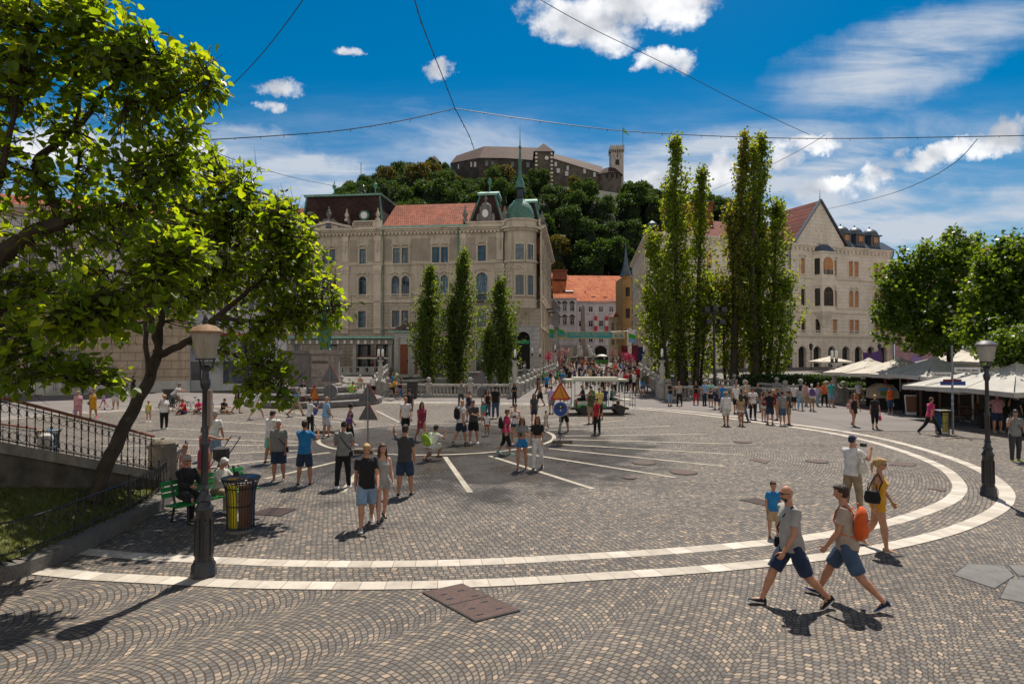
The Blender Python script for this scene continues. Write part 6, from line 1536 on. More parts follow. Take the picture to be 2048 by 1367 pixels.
def stairs():
 A=Vector((-10.25,12.2,1.70));B=Vector((-9.15,15.9,.40));d=(B-A);dh=Vector((d.x,d.y,0)).normalized();n=Vector((-dh.y,dh.x,0))
 A2=A-d*1.3;
 o=empty('stair_wall',(B.x,B.y,0),0,'sloping stained stone flank wall of the church stairs beside the lawn','wall');L0=o.location
 q=[]
 for w in(-.22,.22):q+=[A2+n*w,B+n*w,Vector((B.x,B.y,-.1))+n*w,Vector((A2.x,A2.y,-.1))+n*w]
 MB().add([p-L0 for p in q],[(0,1,2,3),(7,6,5,4),(0,4,5,1),(1,5,6,2),(0,3,7,4)]).build('wall',mat('dark_rubble_stone',(.12,.10,.08),.95,.5,2.2,.9,bscale=9,dirt=.7),o)
 q=[]
 for w in(-.30,.30):q+=[A2+n*w+Vector((0,0,.0)),B+n*w,B+n*w+Vector((0,0,-.22)),A2+n*w+Vector((0,0,-.22))]
 MB().add([p-L0+Vector((0,0,.2))for p in q],[(0,1,2,3),(7,6,5,4),(0,4,5,1),(1,5,6,2),(2,6,7,3),(0,3,7,4)]).build('coping',mat('stained_coping',(.26,.225,.19),.85,.35,3,.5,dirt=.8),o)
 st=MB();N_=11
 for i in range(N_):
  a=A2.lerp(B,i/N_);b=A2.lerp(B,(i+1)/N_);zt=a.z-.12;st.slab([Vector((a.x,a.y,-.05))+n*.3,Vector((b.x,b.y,-.05))+n*.3,Vector((b.x,b.y,-.05))+n*5.2,Vector((a.x,a.y,-.05))+n*5.2],(0,0,zt))
 so=tag(st.build('stair_steps',M_STONE),kind='structure')
 def railing(A,B,label,nb,posts=.9):
  o=empty('stair_railing',B,0,label,'railing');d=B-A;L=d.length
  def f(t,z):return A.lerp(B,t)+Vector((0,0,z))-B
  MB().tube([f(0,.92),f(1,.92)],.034,8).build('wooden_handrail',mat('worn_brown_wood',(.20,.075,.035),.5,.3,6,.2),o)
  MB().tube([f(0,.09),f(1,.09)],.014,5).tube([f(0,.83),f(1,.83)],.012,5).build('iron_rails',M_IRON,o)
  for i in range(nb):
   t=(i+.5)/nb;mb=MB();mb.tube([f(t,.0),f(t,.9)],.011,5);mb.ball(f(t,.45),.022);mb.ball(f(t,.62),.018);mb.ball(f(t,.28),.018)
   w=.5/nb
   for zc in(.72,.20):
    c=[(t+w+w*.86*math.cos(a),zc+.085*math.sin(a))for a in np.linspace(0,2*PI,13)];mb.tube([f(*q)for q in c],.007,4,cap=False)
   mb.build('baluster',M_IRON,o)
 railing(A2+Vector((0,0,.2)),B+Vector((0,0,.18)),'iron stair railing with brown wooden handrail beside the leaning tree',52)
 railing(Vector((-18.6,15.6,1.75)),Vector((-15.3,20.0,.28)),'second stair railing further left behind the first',16)
 p=B+d.normalized()*.28;o=empty('stone_newel',(p.x,p.y,0),math.atan2(dh.y,dh.x),'weathered square stone newel post at the foot of the stair railing','post')
 MB().cbox((0,0,-.05),.46,.46,1.22).cbox((0,0,0),.54,.54,.22).build('shaft',mat('newel_stone',(.22,.185,.15),.9,.35,4,.6,dirt=.7),o)
 MB().cbox((0,0,1.17),.52,.52,.08).lathe([(.30,1.25),(.31,1.30),(.26,1.38),(.15,1.43),(.03,1.45)],12).build('cap',mat('newel_stone',(.22,.19,.16)),o,smooth=True)
 p=G(75,905);p=at(62,905,13.5);q=Vector((-15.15,20.2,.25));o=empty('round_newel',(q.x,q.y,0),0,'short pale newel with rounded top at the end of the second railing','post')
 MB().lathe([(.2,0),(.2,q.z+.55),(.22,q.z+.6),(.19,q.z+.72),(.08,q.z+.78)],12).build('shaft',M_STONE,o,smooth=True)
stairs()
C_=dict(white=(.62,.60,.60),offwhite=(.50,.47,.42),black=(.016,.016,.018),char=(.05,.05,.055),grey=(.20,.20,.20),lgrey=(.33,.32,.31),beige=(.38,.31,.25),navy=(.018,.03,.07),denim=(.05,.085,.15),ldenim=(.20,.30,.42),ddenim=(.025,.045,.085),blue=(.02,.17,.42),sky=(.20,.36,.55),red=(.45,.02,.03),pink=(.55,.10,.18),mag=(.50,.03,.12),rose=(.50,.25,.27),orange=(.60,.10,.02),yellow=(.55,.27,.015),lyel=(.55,.48,.12),green=(.05,.30,.04),teal=(.04,.30,.28),khaki=(.26,.20,.13),olive=(.07,.075,.035),ochre=(.42,.20,.06),purple=(.12,.06,.20),brown=(.13,.06,.035),lilac=(.40,.33,.50),lime=(.30,.50,.03),wine=(.16,.02,.04),tan=(.36,.25,.15),mint=(.20,.50,.42),plaid=(.20,.25,.35))
HAIRC=dict(bl=(.010,.008,.007),db=(.035,.018,.010),br=(.08,.04,.02),au=(.12,.04,.018),fa=(.40,.25,.10),gr=(.30,.29,.28),wh=(.55,.53,.50),re=(.25,.06,.02))
def cloth(c,pat=None):
 n='cloth_'+c+(pat or '')
 if n in MATS:return MATS[n]
 m,nt,b=principled(n);tc=nt.node('ShaderNodeTexCoord').outputs['Object'];col=C_[c]
 f=noise_n(nt,tc,5.0,4.0,0.6).outputs['Fac'];cc=ramp(nt,f,[(0.3,[x*.72 for x in col]),(0.7,[min(1,x*1.15)for x in col])])
 if pat:
  X,Y,Z=vsplit(nt,tc);fz=(Z*(26.0 if pat!='v'else 0.001)).frac().smooth(.45,.55);fx=((X+Y)*(26.0 if pat!='h'else 0.001)).frac().smooth(.45,.55)
  g=fz.max(fx)if pat=='x'else(fx if pat=='v'else fz);cc=mixc(nt,g*.8,cc,(.55,.53,.52)if c in('plaid','blue')else([x*.5 for x in col]if sum(col)>.5 else[x*2+.02 for x in col]))
 nt.link(cc,b.inputs['Base Color']);b.inputs['Roughness'].default_value=.85;b.inputs['Specular IOR Level'].default_value=.15
 try:b.inputs['Sheen Weight'].default_value=.15
 except Exception:pass
 bp=nt.node('ShaderNodeBump');bp.inputs['Strength'].default_value=.5;bp.inputs['Distance'].default_value=.03
 mp=nt.node('ShaderNodeMapping');mp.inputs['Scale'].default_value=(1,1,.55);nt.link(tc,mp.inputs[0]);nt.link(noise_n(nt,mp.outputs[0],9.0,3.0,.5,1.2).outputs['Fac'],bp.inputs['Height']);nt.link(bp.outputs[0],b.inputs['Normal'])
 MATS[n]=m;return m
def skin(t):
 n='skin_%d'%t
 if n in MATS:return MATS[n]
 col=((.50,.27,.18),(.40,.195,.12),(.27,.12,.07),(.12,.055,.03))[t]
 m=mat(n,col,.5,.14,12.0,.1,spec=.4);b=m.node_tree.nodes['Principled BSDF']
 try:b.inputs['Subsurface Weight'].default_value=.06;b.inputs['Subsurface Radius'].default_value=(.02,.008,.004)
 except Exception:pass
 return m
def hairm(h):return mat('hair_'+h,HAIRC[h],.5,.35,22.0,.8,spec=.35,bscale=60)
MLIP=plain('lips',(.30,.09,.07));MEYE=plain('dark_eyes',(.02,.015,.012),.3)
POSE=dict(st=(2,(3,3,3),(-2,2,4),(2,8,12,8),(4,8,14,8),(0,4)),st2=(1,(8,8,4),(-3,0,4),(8,10,30,20),(0,8,10,5),(20,0)),wa=(4,(26,6,2),(-20,26,2),(-22,7,12,4),(24,7,22,6),(0,4)),wb=(4,(-20,26,2),(26,6,2),(24,7,22,6),(-22,7,12,4),(0,4)),ws=(3,(14,8,2),(-12,18,2),(-12,8,14,4),(12,8,20,6),(0,5)),wl=(4,(30,7,3),(-23,22,3),(-18,8,10,4),(14,8,20,6),(0,2)),ph=(0,(4,4,6),(-3,2,6),(52,14,92,22),(52,14,92,22),(0,-4)),hd=(0,(6,4,5),(-4,2,5),(4,8,10,4),(118,44,118,62),(0,0)),hdr=(0,(6,4,5),(-4,2,5),(118,44,118,62),(4,8,10,4),(0,0)),fr=(2,(4,4,5),(-4,4,5),(18,12,88,34),(18,12,88,34),(0,22)),hp=(0,(3,2,7),(-2,2,7),(-28,42,62,92),(-28,42,62,92),(0,0)),ca=(3,(10,8,4),(-6,6,4),(42,22,138,34),(4,10,20,6),(14,10)),xa=(0,(3,2,5),(-2,2,5),(28,16,96,66),(26,16,92,62),(0,0)),sq=(30,(98,140,14),(60,128,14),(62,16,84,26),(62,16,84,26),(0,-16)),si=(4,(84,84,6),(80,84,8),(34,10,50,26),(30,10,56,26),(10,8)),si2=(12,(96,96,6),(88,88,8),(50,12,40,30),(44,12,46,30),(-12,14)),pu=(8,(16,6,3),(-14,16,3),(34,8,40,4),(34,8,40,4),(0,8)),ln=(52,(8,8,4),(-6,0,4),(62,8,50,14),(58,8,44,14),(0,-20)),cy=(34,(74,70,5),(38,78,5),(62,14,22,6),(62,14,22,6),(0,-22)),rh=(2,(6,4,4),(-4,2,4),(70,12,12,2),(4,8,14,4),(10,18)))
def rotx(p,a,c):
 y,z=p.y-c[1],p.z-c[2];return Vector((p.x,c[1]+y*math.cos(a)-z*math.sin(a),c[2]+y*math.sin(a)+z*math.cos(a)))
def skel(pose,fem):
 lean,lr,ll,ar,al,hd=POSE[pose];J={};HIP=(0,0,.525)
 for s,(sw,kn,sp),k in((-1,lr,'r'),(1,ll,'l')):
  sw,kn,sp=R(sw),R(kn),R(sp);h=Vector((s*.050,0,.515));d=Vector((s*math.sin(sp),-math.sin(sw)*math.cos(sp),-math.cos(sw)*math.cos(sp)));kne=h+d*.242
  d2=Vector((s*math.sin(sp)*.5,-math.sin(sw-kn),-math.cos(sw-kn))).normalized();an=kne+d2*.232
  pitch=min(R(42),max(0,(kn-sw)-R(10)))if kn>sw and sw<R(50)else(-max(0,(sw-kn)-R(8))*.6 if sw<R(50)else 0)
  fd=Vector((s*.12,-math.cos(pitch),-math.sin(pitch))).normalized();up=Vector((0,-math.sin(pitch),math.cos(pitch)))
  J[k]=(h,kne,an,fd,up)
 T=lambda p:rotx(Vector(p),R(lean),HIP)
 for s,(a,b,e,i),k in((-1,ar,'R'),(1,al,'L')):
  a,b,e,i=R(a),R(b),R(e),R(i);sh=T((s*(.097 if not fem else.086),.004,.792));d=Vector((s*math.sin(b),-math.sin(a)*math.cos(b),-math.cos(a)*math.cos(b)));el=sh+d*.168;b2=b-i
  f=Vector((s*math.sin(b2),-math.sin(a+e)*math.cos(b2),-math.cos(a+e)*math.cos(b2)));wr=el+f*.140;J[k]=(sh,el,wr,f)
 low=min(min((J[k][2]-J[k][4]*.040+J[k][3]*.10).z,(J[k][2]-J[k][4]*.040-J[k][3]*.03).z)for k in 'rl')
 J['low']=low;J['T']=T;J['hd']=(R(hd[0]),R(hd[1]));return J
RING_M=[(.470,.078,.056,.004),(.510,.086,.064,.006),(.545,.086,.062,.003),(.585,.078,.054,0),(.63,.078,.053,0),(.69,.089,.058,-.002),(.745,.099,.060,-.002),(.780,.098,.053,.003),(.803,.086,.046,.005),(.820,.064,.040,.007),(.838,.040,.034,.008)]
RING_F=[(.470,.082,.060,.006),(.510,.090,.068,.008),(.545,.086,.063,.005),(.59,.070,.050,0),(.625,.066,.047,0),(.68,.078,.055,-.004),(.73,.086,.064,-.010),(.77,.083,.053,0),(.798,.074,.043,.004),(.816,.055,.037,.006),(.834,.034,.030,.007)]
def loft(mb,rings,T,seg=16):
 vs=[];fs=[];n=len(rings)
 for z,rx,ry,cy in rings:
  for i in range(seg):
   a=2*PI*i/seg;ca,sa=math.cos(a),math.sin(a);e=.85
   vs.append(T((rx*math.copysign(abs(ca)**e,ca),cy+ry*math.copysign(abs(sa)**e,sa),z)))
 for j in range(n-1):
  for i in range(seg):k=(i+1)%seg;fs.append((j*seg+i,j*seg+k,(j+1)*seg+k,(j+1)*seg+i))
 fs+=[tuple(range(seg-1,-1,-1)),tuple((n-1)*seg+i for i in range(seg))];mb.add(vs,fs)
def lerp3(a,b,t):return a+(b-a)*t
def limb(mb,pts,rs,seg=10):
 """tapered limb with rounded ends"""
 P=[Vector(p)for p in pts];d0=(P[0]-P[1]).normalized();d1=(P[-1]-P[-2]).normalized();Q=[P[0]+d0*rs[0]*.75]+P+[P[-1]+d1*rs[-1]*.75];mb.tube(Q,[rs[0]*.45]+list(rs)+[rs[-1]*.45],seg)
QUEUE=[]
def queue(mb,vox,cb,noise_amp=0.0,sm=2):QUEUE.append((mb,vox,cb,noise_amp,sm))
def make_person(name_,H,pose,fem=False,fat=1.0,top='t',bot='shorts',hair='short',det=2,child=False,sleeve=None,mats=None,root=None,single=False,hem=None,vox=.012,shoes=True):
 """queues body and clothing meshes; returns skeleton in metres"""
 J=skel(pose,fem);low=J['low'];T0=J['T'];hs=1.28 if child else 1.0
 def W(p):v=Vector(p);return Vector((v.x*(1 if True else 1),v.y,v.z-low))*H
 T=lambda p:W(T0(p));rings=RING_F if fem else RING_M;S=H
 yaw,pit=J['hd'];nb=Vector((0,.004,.868))
 def HD(p):
  v=Vector(p)-nb
  if child:v=v*hs
  v=Matrix.Rotation(-yaw,3,'Z')@(Matrix.Rotation(pit,3,'X')@v)if True else v
  return T(v+nb)
 def tub(mb,pts,rs,seg=10):limb(mb,pts,[r*S for r in rs],seg)
 body=MB();loft(body,[(z,rx*fat,ry*fat,cy)for z,rx,ry,cy in rings],T)
 body.tube([T((0,.006,.80)),T((0,.004,.84)),HD((0,-.002,.892))],[.044*S,.030*S*(1.1 if not fem else.95),.029*S],10)
 def ell(mb,c,r,f=HD,seg=12,rg=8):
  m2=MB();m2.ball((0,0,0),r[0],r[1],r[2],seg,rg);mb.add([f((v[0]+c[0],v[1]+c[1],v[2]+c[2]))for v in m2.v],m2.f)
 ell(body,(0,-.006,.940),(.0405,.050,.056));ell(body,(0,-.020,.908),(.031,.033,.034));ell(body,(0,-.034,.893),(.017,.016,.013))
 ell(body,(0,-.059,.918),(.0065,.011,.011),seg=8,rg=6);ell(body,(0,-.050,.951),(.028,.008,.007),seg=8,rg=6)
 for s in(-1,1):ell(body,(s*.041,.002,.925),(.005,.009,.014),seg=6,rg=5)
 LF=fat**.6
 for k in 'rl':
  h,kn,an,fd,up=[v if i>2 else W(v)for i,v in enumerate(J[k])]
  tub(body,[h,lerp3(h,kn,.35),lerp3(h,kn,.8),kn,lerp3(kn,an,.3),lerp3(kn,an,.7),an],[.056*LF,.052*LF,.036*LF,.034*LF,.036*LF,.024,.0195],12)
  hl=an-up*.028*S-fd*.022*S;toe=an-up*.030*S+fd*.085*S
  tub(body,[an,an-up*.015*S,],[.021,.024],8);tub(body,[hl,an-up*.022*S+fd*.03*S,toe],[.019,.023,.014],8)
 for k in 'RL':
  sh,el,wr,f=[W(v)if i<3 else v for i,v in enumerate(J[k])];af=.92 if fem else 1.08
  tub(body,[sh,lerp3(sh,el,.3),lerp3(sh,el,.75),el,lerp3(el,wr,.3),wr],[.026*af,.028*af,.023*af,.021*af,.021*af,.0145*af],10)
  f=f.normalized();x=f.cross(Vector((0,0,1)));x=(x if x.length>.2 else Vector((1,0,0))).normalized();nrm=x.cross(f).normalized()
  side=-1 if k=='R'else 1;inw=Vector((-side,0,0));thd=(inw*.5-Vector((0,1,0))*.6).normalized()
  wdir=Vector((0,-1,0))if abs(f.y)<.6 else Vector((0,0,1));wdir=(wdir-f*wdir.dot(f)).normalized();pn=f.cross(wdir).normalized()
  if pn.dot(inw)<0:pn=-pn
  m2=MB();m2.ball((0,0,0),.012,.024,.030,8,6);c=wr+f*.028*S;body.add([c+(pn*v[0]+wdir*v[1]+f*v[2])*S for v in m2.v],m2.f)
  if det>0:
   for q,l in((-1.5,.030),(-.5,.036),(.5,.038),(1.5,.034)):
    b0=wr+f*.048*S+wdir*q*.0105*S;b1=b0+(f*.6+pn*.25)*l*.6*S;b2_=b1+(f*.35+pn*.6)*l*.55*S;tub(body,[b0,b1,b2_],[.0058,.0053,.0046],6)
   b0=wr+f*.018*S+wdir*.016*S;tub(body,[b0,b0+(wdir*.75+f*.6+pn*.2)*.022*S,b0+(wdir*.8+f*1.3+pn*.5)*.034*S],[.0075,.0065,.005],6)
 P={}
 if top!='n':
  g=.0105+(.004 if top=='s'else 0);z0={'c':.645,'k':.50,'d':.50}.get(top,.488);mb=MB()
  rr_=[(z,rx*fat+g*(1.25 if z<.6 and not fem else 1),ry*fat+g*(1.2 if z<.6 else 1),cy)for z,rx,ry,cy in rings if z>=z0 and z<.835]
  if not fem or top in 's':rr_=[(z,max(rx,.084*fat+g)if z<.7 else rx,max(ry,.060*fat+g)if z<.7 else ry,cy)for z,rx,ry,cy in rr_]
  if rr_[0][0]>z0+.001:
   a=rr_[0];rr_=[(z0,a[1]*1.01,a[2]*1.01,a[3])]+rr_
  if top in 'tsl':rr_=[(z,rx,ry+(.011 if z<.6 else 0),cy)for z,rx,ry,cy in rr_]
  if top=='k'or(top=='d'and sleeve is None):rr_=[q for q in rr_ if q[0]<.77]+[(.785,.060,.052,.002)]
  else:rr_.append((.840,.043 if not fem else.05,.038,.008))
  if top=='d':
   hm=hem or.33;L=[W(v).z/S for v in(J['r'][1],J['l'][1])]
   rr_=[(hm,.105*fat,.090*fat,-.006),(.42,.103*fat,.083*fat,0)]+[q for q in rr_ if q[0]>=.5]
  loft(mb,rr_,T)
  sl=sleeve if sleeve is not None else(0 if top in 'kd'else(1.0 if top=='l'else.58))
  if top in 'kd'and not sl:
   for s in(-1,1):mb.tube([T((s*.045,-.052,.76)),T((s*.055,-.03,.812)),T((s*.055,.03,.815)),T((s*.045,.045,.77))],[.011*S]*4,6)
  if sl:
   for k in 'RL':
    sh,el,wr=[W(v)for v in J[k][:3]];fm=.88 if fem else 1
    if sl<=1.0 and top!='l':mb.tube([lerp3(sh,el,-.22),sh,lerp3(sh,el,sl*.5),lerp3(sh,el,sl)],[.034*S*fm,.0385*S*fm,.0365*S*fm,.037*S*fm],12)
    else:mb.tube([lerp3(sh,el,-.12),sh,el,wr],[.026*S,.039*S,.030*S,.023*S],12)
  P['top']=mb
 if bot and top!='d':
  mb=MB();g=.012
  if bot=='skirt':
   loft(mb,[(hem or.36,.112*fat,.088*fat,0),(.45,.104*fat,.08*fat,0),(.52,.098*fat,.074*fat,.006),(.575,.076*fat,.058*fat,.002)],T)
  else:
   loft(mb,[(.455,.070*fat,.060*fat,.004),(.48,.088*fat,.068*fat,.005),(.525,.0955*fat,.0735*fat,.005),(.582,(.082 if not fem else.076)*fat+.003,.060*fat,.001)],lambda p:T(p)if p[2]>.5 else W(p))
   fr=dict(shorts=.92,mini=.38,capri=1.0,long=1.0)[bot];bag=dict(shorts=1.08,mini=1.08,capri=.98,long=1.04)[bot]
   for k in 'rl':
    h,kn,an=[W(v)for v in J[k][:3]];r0,r1=.062*LF*bag,.046*LF*bag*(1.12 if bot=='shorts'else.95)
    if bot in('shorts','mini'):mb.tube([lerp3(h,kn,-.1),lerp3(h,kn,fr*.5),lerp3(h,kn,fr)],[r0*S*.8,lerp3(r0,r1,.3)*S*1.02,lerp3(r0,r1,fr)*S],12)
    else:
     e=.97 if bot=='long'else.55;limb(mb,[lerp3(h,kn,-.1),lerp3(h,kn,.4),kn,lerp3(kn,an,e*.4),lerp3(kn,an,e)],[r0*S*.9,r0*S*.9,.043*LF*S,.041*LF*S,(.030 if fem else.034)*S],12)
  P['bottom']=mb
 if hair!='bald':
  mb=MB()
  if hair=='hat':
   m3=MB();m3.lathe([(.046,.035),(.052,.0),(.085,-.004),(.087,.002),(.05,.006)],14,c=(0,.0,.962));mb.add([HD(v)for v in m3.v],m3.f);ell(mb,(0,0,.975),(.045,.050,.028))
  elif hair=='cap':
   ell(mb,(0,.002,.964),(.0455,.054,.038));ell(mb,(0,-.056,.958),(.032,.034,.006));ell(mb,(0,.012,.935),(.042,.046,.034))
  else:
   ell(mb,(0,.007,.951),(.0455,.0535,.053));ell(mb,(0,-.022,.978),(.036,.038,.020));ell(mb,(0,.018,.925),(.043,.040,.040))
   if hair=='curly':
    for a in range(14):ell(mb,(.036*math.cos(a*1.3),.012+.036*math.sin(a*1.3),.925+.058*((a*7)%10)/9),(.024,.024,.022),seg=6,rg=5)
   if hair=='long':
    for s in(-1,0,1):mb.tube([HD((s*.022,.030,.95)),HD((s*.030,.040,.90)),T((s*.034,.056,.82)),T((s*.030,.066,.745))],[.026*S,.026*S,.023*S,.010*S],8)
    for s in(-1,1):mb.tube([HD((s*.036,-.005,.945)),HD((s*.044,.002,.905)),T((s*.05,-.012,.83)),T((s*.045,-.035,.775))],[.014*S,.016*S,.015*S,.006*S],6)
   if hair=='tail':ell(mb,(0,.055,.955),(.018,.022,.02),seg=8,rg=6);mb.tube([HD((0,.058,.95)),HD((0,.078,.92)),HD((0,.074,.86)),HD((0,.062,.82))],[.014*S,.018*S,.014*S,.005*S],8)
   if hair=='bun':ell(mb,(0,.040,.985),(.022,.022,.02),seg=8,rg=6)
  P['hair']=mb
 sh_l=[]
 if shoes:
  for k in 'rl':
   h,kn,an,fd,up=[v if i>2 else W(v)for i,v in enumerate(J[k])];side=fd.cross(up).normalized();mb=MB();rr2=[]
   for t,w,hh in((-.036,.014,.030),(-.028,.024,.040),(0,.026,.046),(.03,.027,.036),(.07,.029,.026),(.098,.024,.018),(.112,.010,.012)):
    c=an-up*.040*S+fd*t*S;rr2.append([c-side*w*S,c+side*w*S,c+side*w*.8*S+up*hh*S*.75,c+side*w*.35*S+up*hh*S,c-side*w*.35*S+up*hh*S,c-side*w*.8*S+up*hh*S*.75])
   vs=[v for r_ in rr2 for v in r_];n=len(rr2);fs=[(j*6+i,j*6+(i+1)%6,(j+1)*6+(i+1)%6,(j+1)*6+i)for j in range(n-1)for i in range(6)]+[(5,4,3,2,1,0),tuple((n-1)*6+i for i in range(6))]
   mb.add(vs,fs);sole=MB();q=[an-up*.041*S+fd*t*S+side*w*S for t,w in((-.038,-.018),(-.038,.018),(.0,.027),(.07,.031),(.106,.022),(.114,0),(.106,-.022),(.07,-.031),(0,-.027))];sole.slab(q,up*.010*S);sh_l.append((mb,sole))
 info=dict(W=W,T=T,HD=HD,J=J,S=S,body=body,P=P,shoes=sh_l);return info
def finish_queue():
 if not QUEUE:return
 tc=bpy.data.collections.new('tmp');COL.children.link(tc);L=[]
 for mb,vox,cb,na,sm in QUEUE:
  me=bpy.data.meshes.new('t');me.from_pydata(mb.v,[],mb.f)
  bm=bmesh.new();bm.from_mesh(me);bmesh.ops.recalc_face_normals(bm,faces=bm.faces);bm.to_mesh(me);bm.free()
  o=bpy.data.objects.new('t',me);tc.objects.link(o)
  r=o.modifiers.new('r','REMESH');r.mode='VOXEL';r.voxel_size=vox;r.use_smooth_shade=True
  s=o.modifiers.new('s','SMOOTH');s.factor=.5;s.iterations=sm;L.append(o)
 bpy.context.view_layer.update();dg=bpy.context.evaluated_depsgraph_get();tot=0
 for o,(mb,vox,cb,na,sm)in zip(L,QUEUE):
  me=bpy.data.meshes.new_from_object(o.evaluated_get(dg));tot+=len(me.polygons)
  if na>0:
   nv=len(me.vertices);co=np.empty(nv*3);me.vertices.foreach_get('co',co);no=np.empty(nv*3);me.vertex_normals.foreach_get('vector',no);co=co.reshape(-1,3);no=no.reshape(-1,3)
   d=np.array([noise.noise(Vector((p[0]*9,p[1]*9,p[2]*5)))+.5*noise.noise(Vector((p[0]*22,p[1]*22,p[2]*12)))for p in co]);co+=no*(d*na*1.5)[:,None];me.vertices.foreach_set('co',co.ravel())
  me.polygons.foreach_set('use_smooth',[True]*len(me.polygons));cb(me)
 for o in L:
  m=o.data;bpy.data.objects.remove(o);bpy.data.meshes.remove(m)
 bpy.data.collections.remove(tc);QUEUE.clear();print('people polygons',tot)
def bag_mesh(kind,S):
 mb=MB()
 if kind=='backpack':
  mb.lathe([(.03,0),(.10,.015),(.135,.06),(.145,.15),(.14,.26),(.12,.34),(.08,.395),(.03,.42)],16,c=(0,.05,0),sy=.58);mb.lathe([(.03,.04),(.08,.05),(.095,.10),(.09,.18),(.04,.21)],12,c=(0,.105,0),sy=.45);mb.tube([(-.03,.0,.41),(-.02,-.0,.45),(.02,0,.45),(.03,0,.41)],.008,5)
 elif kind=='handbag':mb.lathe([(.02,0),(.12,.01),(.14,.1),(.11,.22),(.02,.24)],10,sy=.42);mb.tube([(-.08,0,.2),(-.06,0,.36),(.06,0,.36),(.08,0,.2)],.010,5)
 else:mb.lathe([(.02,0),(.10,.01),(.11,.08),(.10,.16),(.02,.17)],10,sy=.4)
 return mb
def person(px,py,H,face,pose,top,bot,hair,shoes,label,fem=False,fat=1.0,sk=1,glasses=False,bp=None,bag=None,child=False,sleeve=None,hem=None,group=None,pat=None,z=None,xy=None,phone=False,beard=False,strap=None):
 """px, py: pixel of the feet in the photograph; top/bot: (type, colour); hair: (style, colour)"""
 g=Vector((xy[0],xy[1],gz(xy[1])))if xy else G(px,py)
 if z is not None:g.z=z
 D=g.y;vox=.0085 if D<14 else(.011 if D<20 else(.015 if D<32 else.022));det=2 if D<33 else(1 if D<45 else 0)
 me0=bpy.data.meshes.new('person');o=mesh_obj('person',me0,None,g);o.rotation_euler=(0,0,R(face));tag(o,label,'person',group)
 i=make_person('person',H,pose,fem,fat,top[0],bot[0]if bot else None,hair[0],det,child,sleeve,hem=hem,shoes=shoes!='bare');S=i['S'];HD,T,W=i['HD'],i['T'],i['W']
 sm=skin(sk);hm=hairm(hair[1])if hair[0]not in('cap','hat')else cloth(hair[1])
 def cb_body(me):
  for m in(sm,MLIP,MEYE,hairm(hair[1])if hair[1]in HAIRC else hairm('db')):me.materials.append(m)
  if D<33:
   n=len(me.polygons);c=np.empty(n*3);me.polygons.foreach_get('center',c);c=c.reshape(-1,3);mi=np.zeros(n,np.int32)
   def near(p,rx,rz,idx):
    q=HD(p);fw=(HD((p[0],p[1]-.01,p[2]))-q).normalized();v=c-np.array(q);dz=np.abs(v[:,2]);r=np.linalg.norm(v,axis=1);mi[(dz<rz*S)&(r<rx*S)]=idx
   near((0,-.052,.8985),.0125,.0032,1)
   for s in(-1,1):near((s*.0165,-.050,.9385),.0085,.0040,2);near((s*.0175,-.053,.9495),.011,.0026,3)
   if beard:
    q=np.array(HD((0,-.034,.893)));v=c-q;mi[(np.linalg.norm(v,axis=1)<.030*S)&(v[:,2]<.010*S)]=3;near((0,-.054,.9075),.014,.0032,3)
   me.polygons.foreach_set('material_index',mi)
  o.data=me;bpy.data.meshes.remove(me0);me.name='person'
 queue(i['body'],vox,cb_body,0,2)
 nm=dict(t='t_shirt',s='shirt',k='tank_top',l='long_sleeved_top',c='crop_top',d='dress',n='')[top[0]]
 if 'top'in i['P']:
  m=cloth(top[1],pat);queue(i['P']['top'],vox*1.15,(lambda me,m=m,nm=nm:(me.materials.append(m),mesh_obj(nm,me,o))),.006 if D<30 else 0,2)
 if 'bottom'in i['P']:
  m=cloth(bot[1],'x'if bot[1]=='plaid'else None);bn=dict(shorts='shorts',mini='shorts',capri='trousers',long='trousers',skirt='skirt')[bot[0]];queue(i['P']['bottom'],vox*1.15,(lambda me,m=m,bn=bn:(me.materials.append(m),mesh_obj(bn,me,o))),.006 if D<30 else 0,2)
 if 'hair'in i['P']:
  queue(i['P']['hair'],vox*.9,(lambda me,m=hm:(me.materials.append(m),mesh_obj('hair'if hair[0]not in('cap','hat')else hair[0],me,o))),.004 if D<30 else 0,1)
 if shoes!='bare':
  for a,b in i['shoes']:
   s_=a.build('shoe',cloth(shoes),o,smooth=True);
   if D<30:b.build('sole',cloth('white'if shoes!='brown'else 'brown'),s_)
 if glasses:
  mb=MB()
  for s in(-1,1):m2=MB();m2.ball((0,0,0),.013,.006,.009,8,6);mb.add([HD((v[0]+s*.0175,v[1]-.055,v[2]+.939))for v in m2.v],m2.f);mb.tube([HD((s*.03,-.052,.941)),HD((s*.043,0,.938))],.0025*S,4)
  mb.tube([HD((-.012,-.06,.941)),HD((.012,-.06,.941))],.002*S,4);mb.build('sunglasses',plain('black_lens',(.008,.008,.01),.15,spec=.7),o,smooth=True)
 M=Matrix.Rotation(R(face),4,'Z');Wd=lambda v:g+(M@Vector(v))
 if bp:
  b=bag_mesh('backpack',S).build('backpack',cloth(bp[0]),None,smooth=True);q=T((0,.066*fat,.565));b.location=Wd(q);b.rotation_euler=(R(-POSE[pose][0]),0,R(face));sc_=S/1.75*(1.12 if len(bp)<3 else bp[2]);b.scale=(sc_,)*3;tag(b,bp[1],'backpack')
  mb=MB()
  for s in(-1,1):mb.tube([T((s*.055,.07,.79)),T((s*.062,.02,.842)),T((s*.064,-.05,.80)),T((s*.068,-.074*fat,.72)),T((s*.095,-.02,.62)),T((s*.06,.08,.585))],.012*S,5,flat=.5)
  mb.v=[tuple(v)for v in mb.v];st=mb.build('strap',cloth(bp[0]),None);st.parent=b;st.matrix_parent_inverse=b.matrix_world.inverted()if False else Matrix.Identity(4)
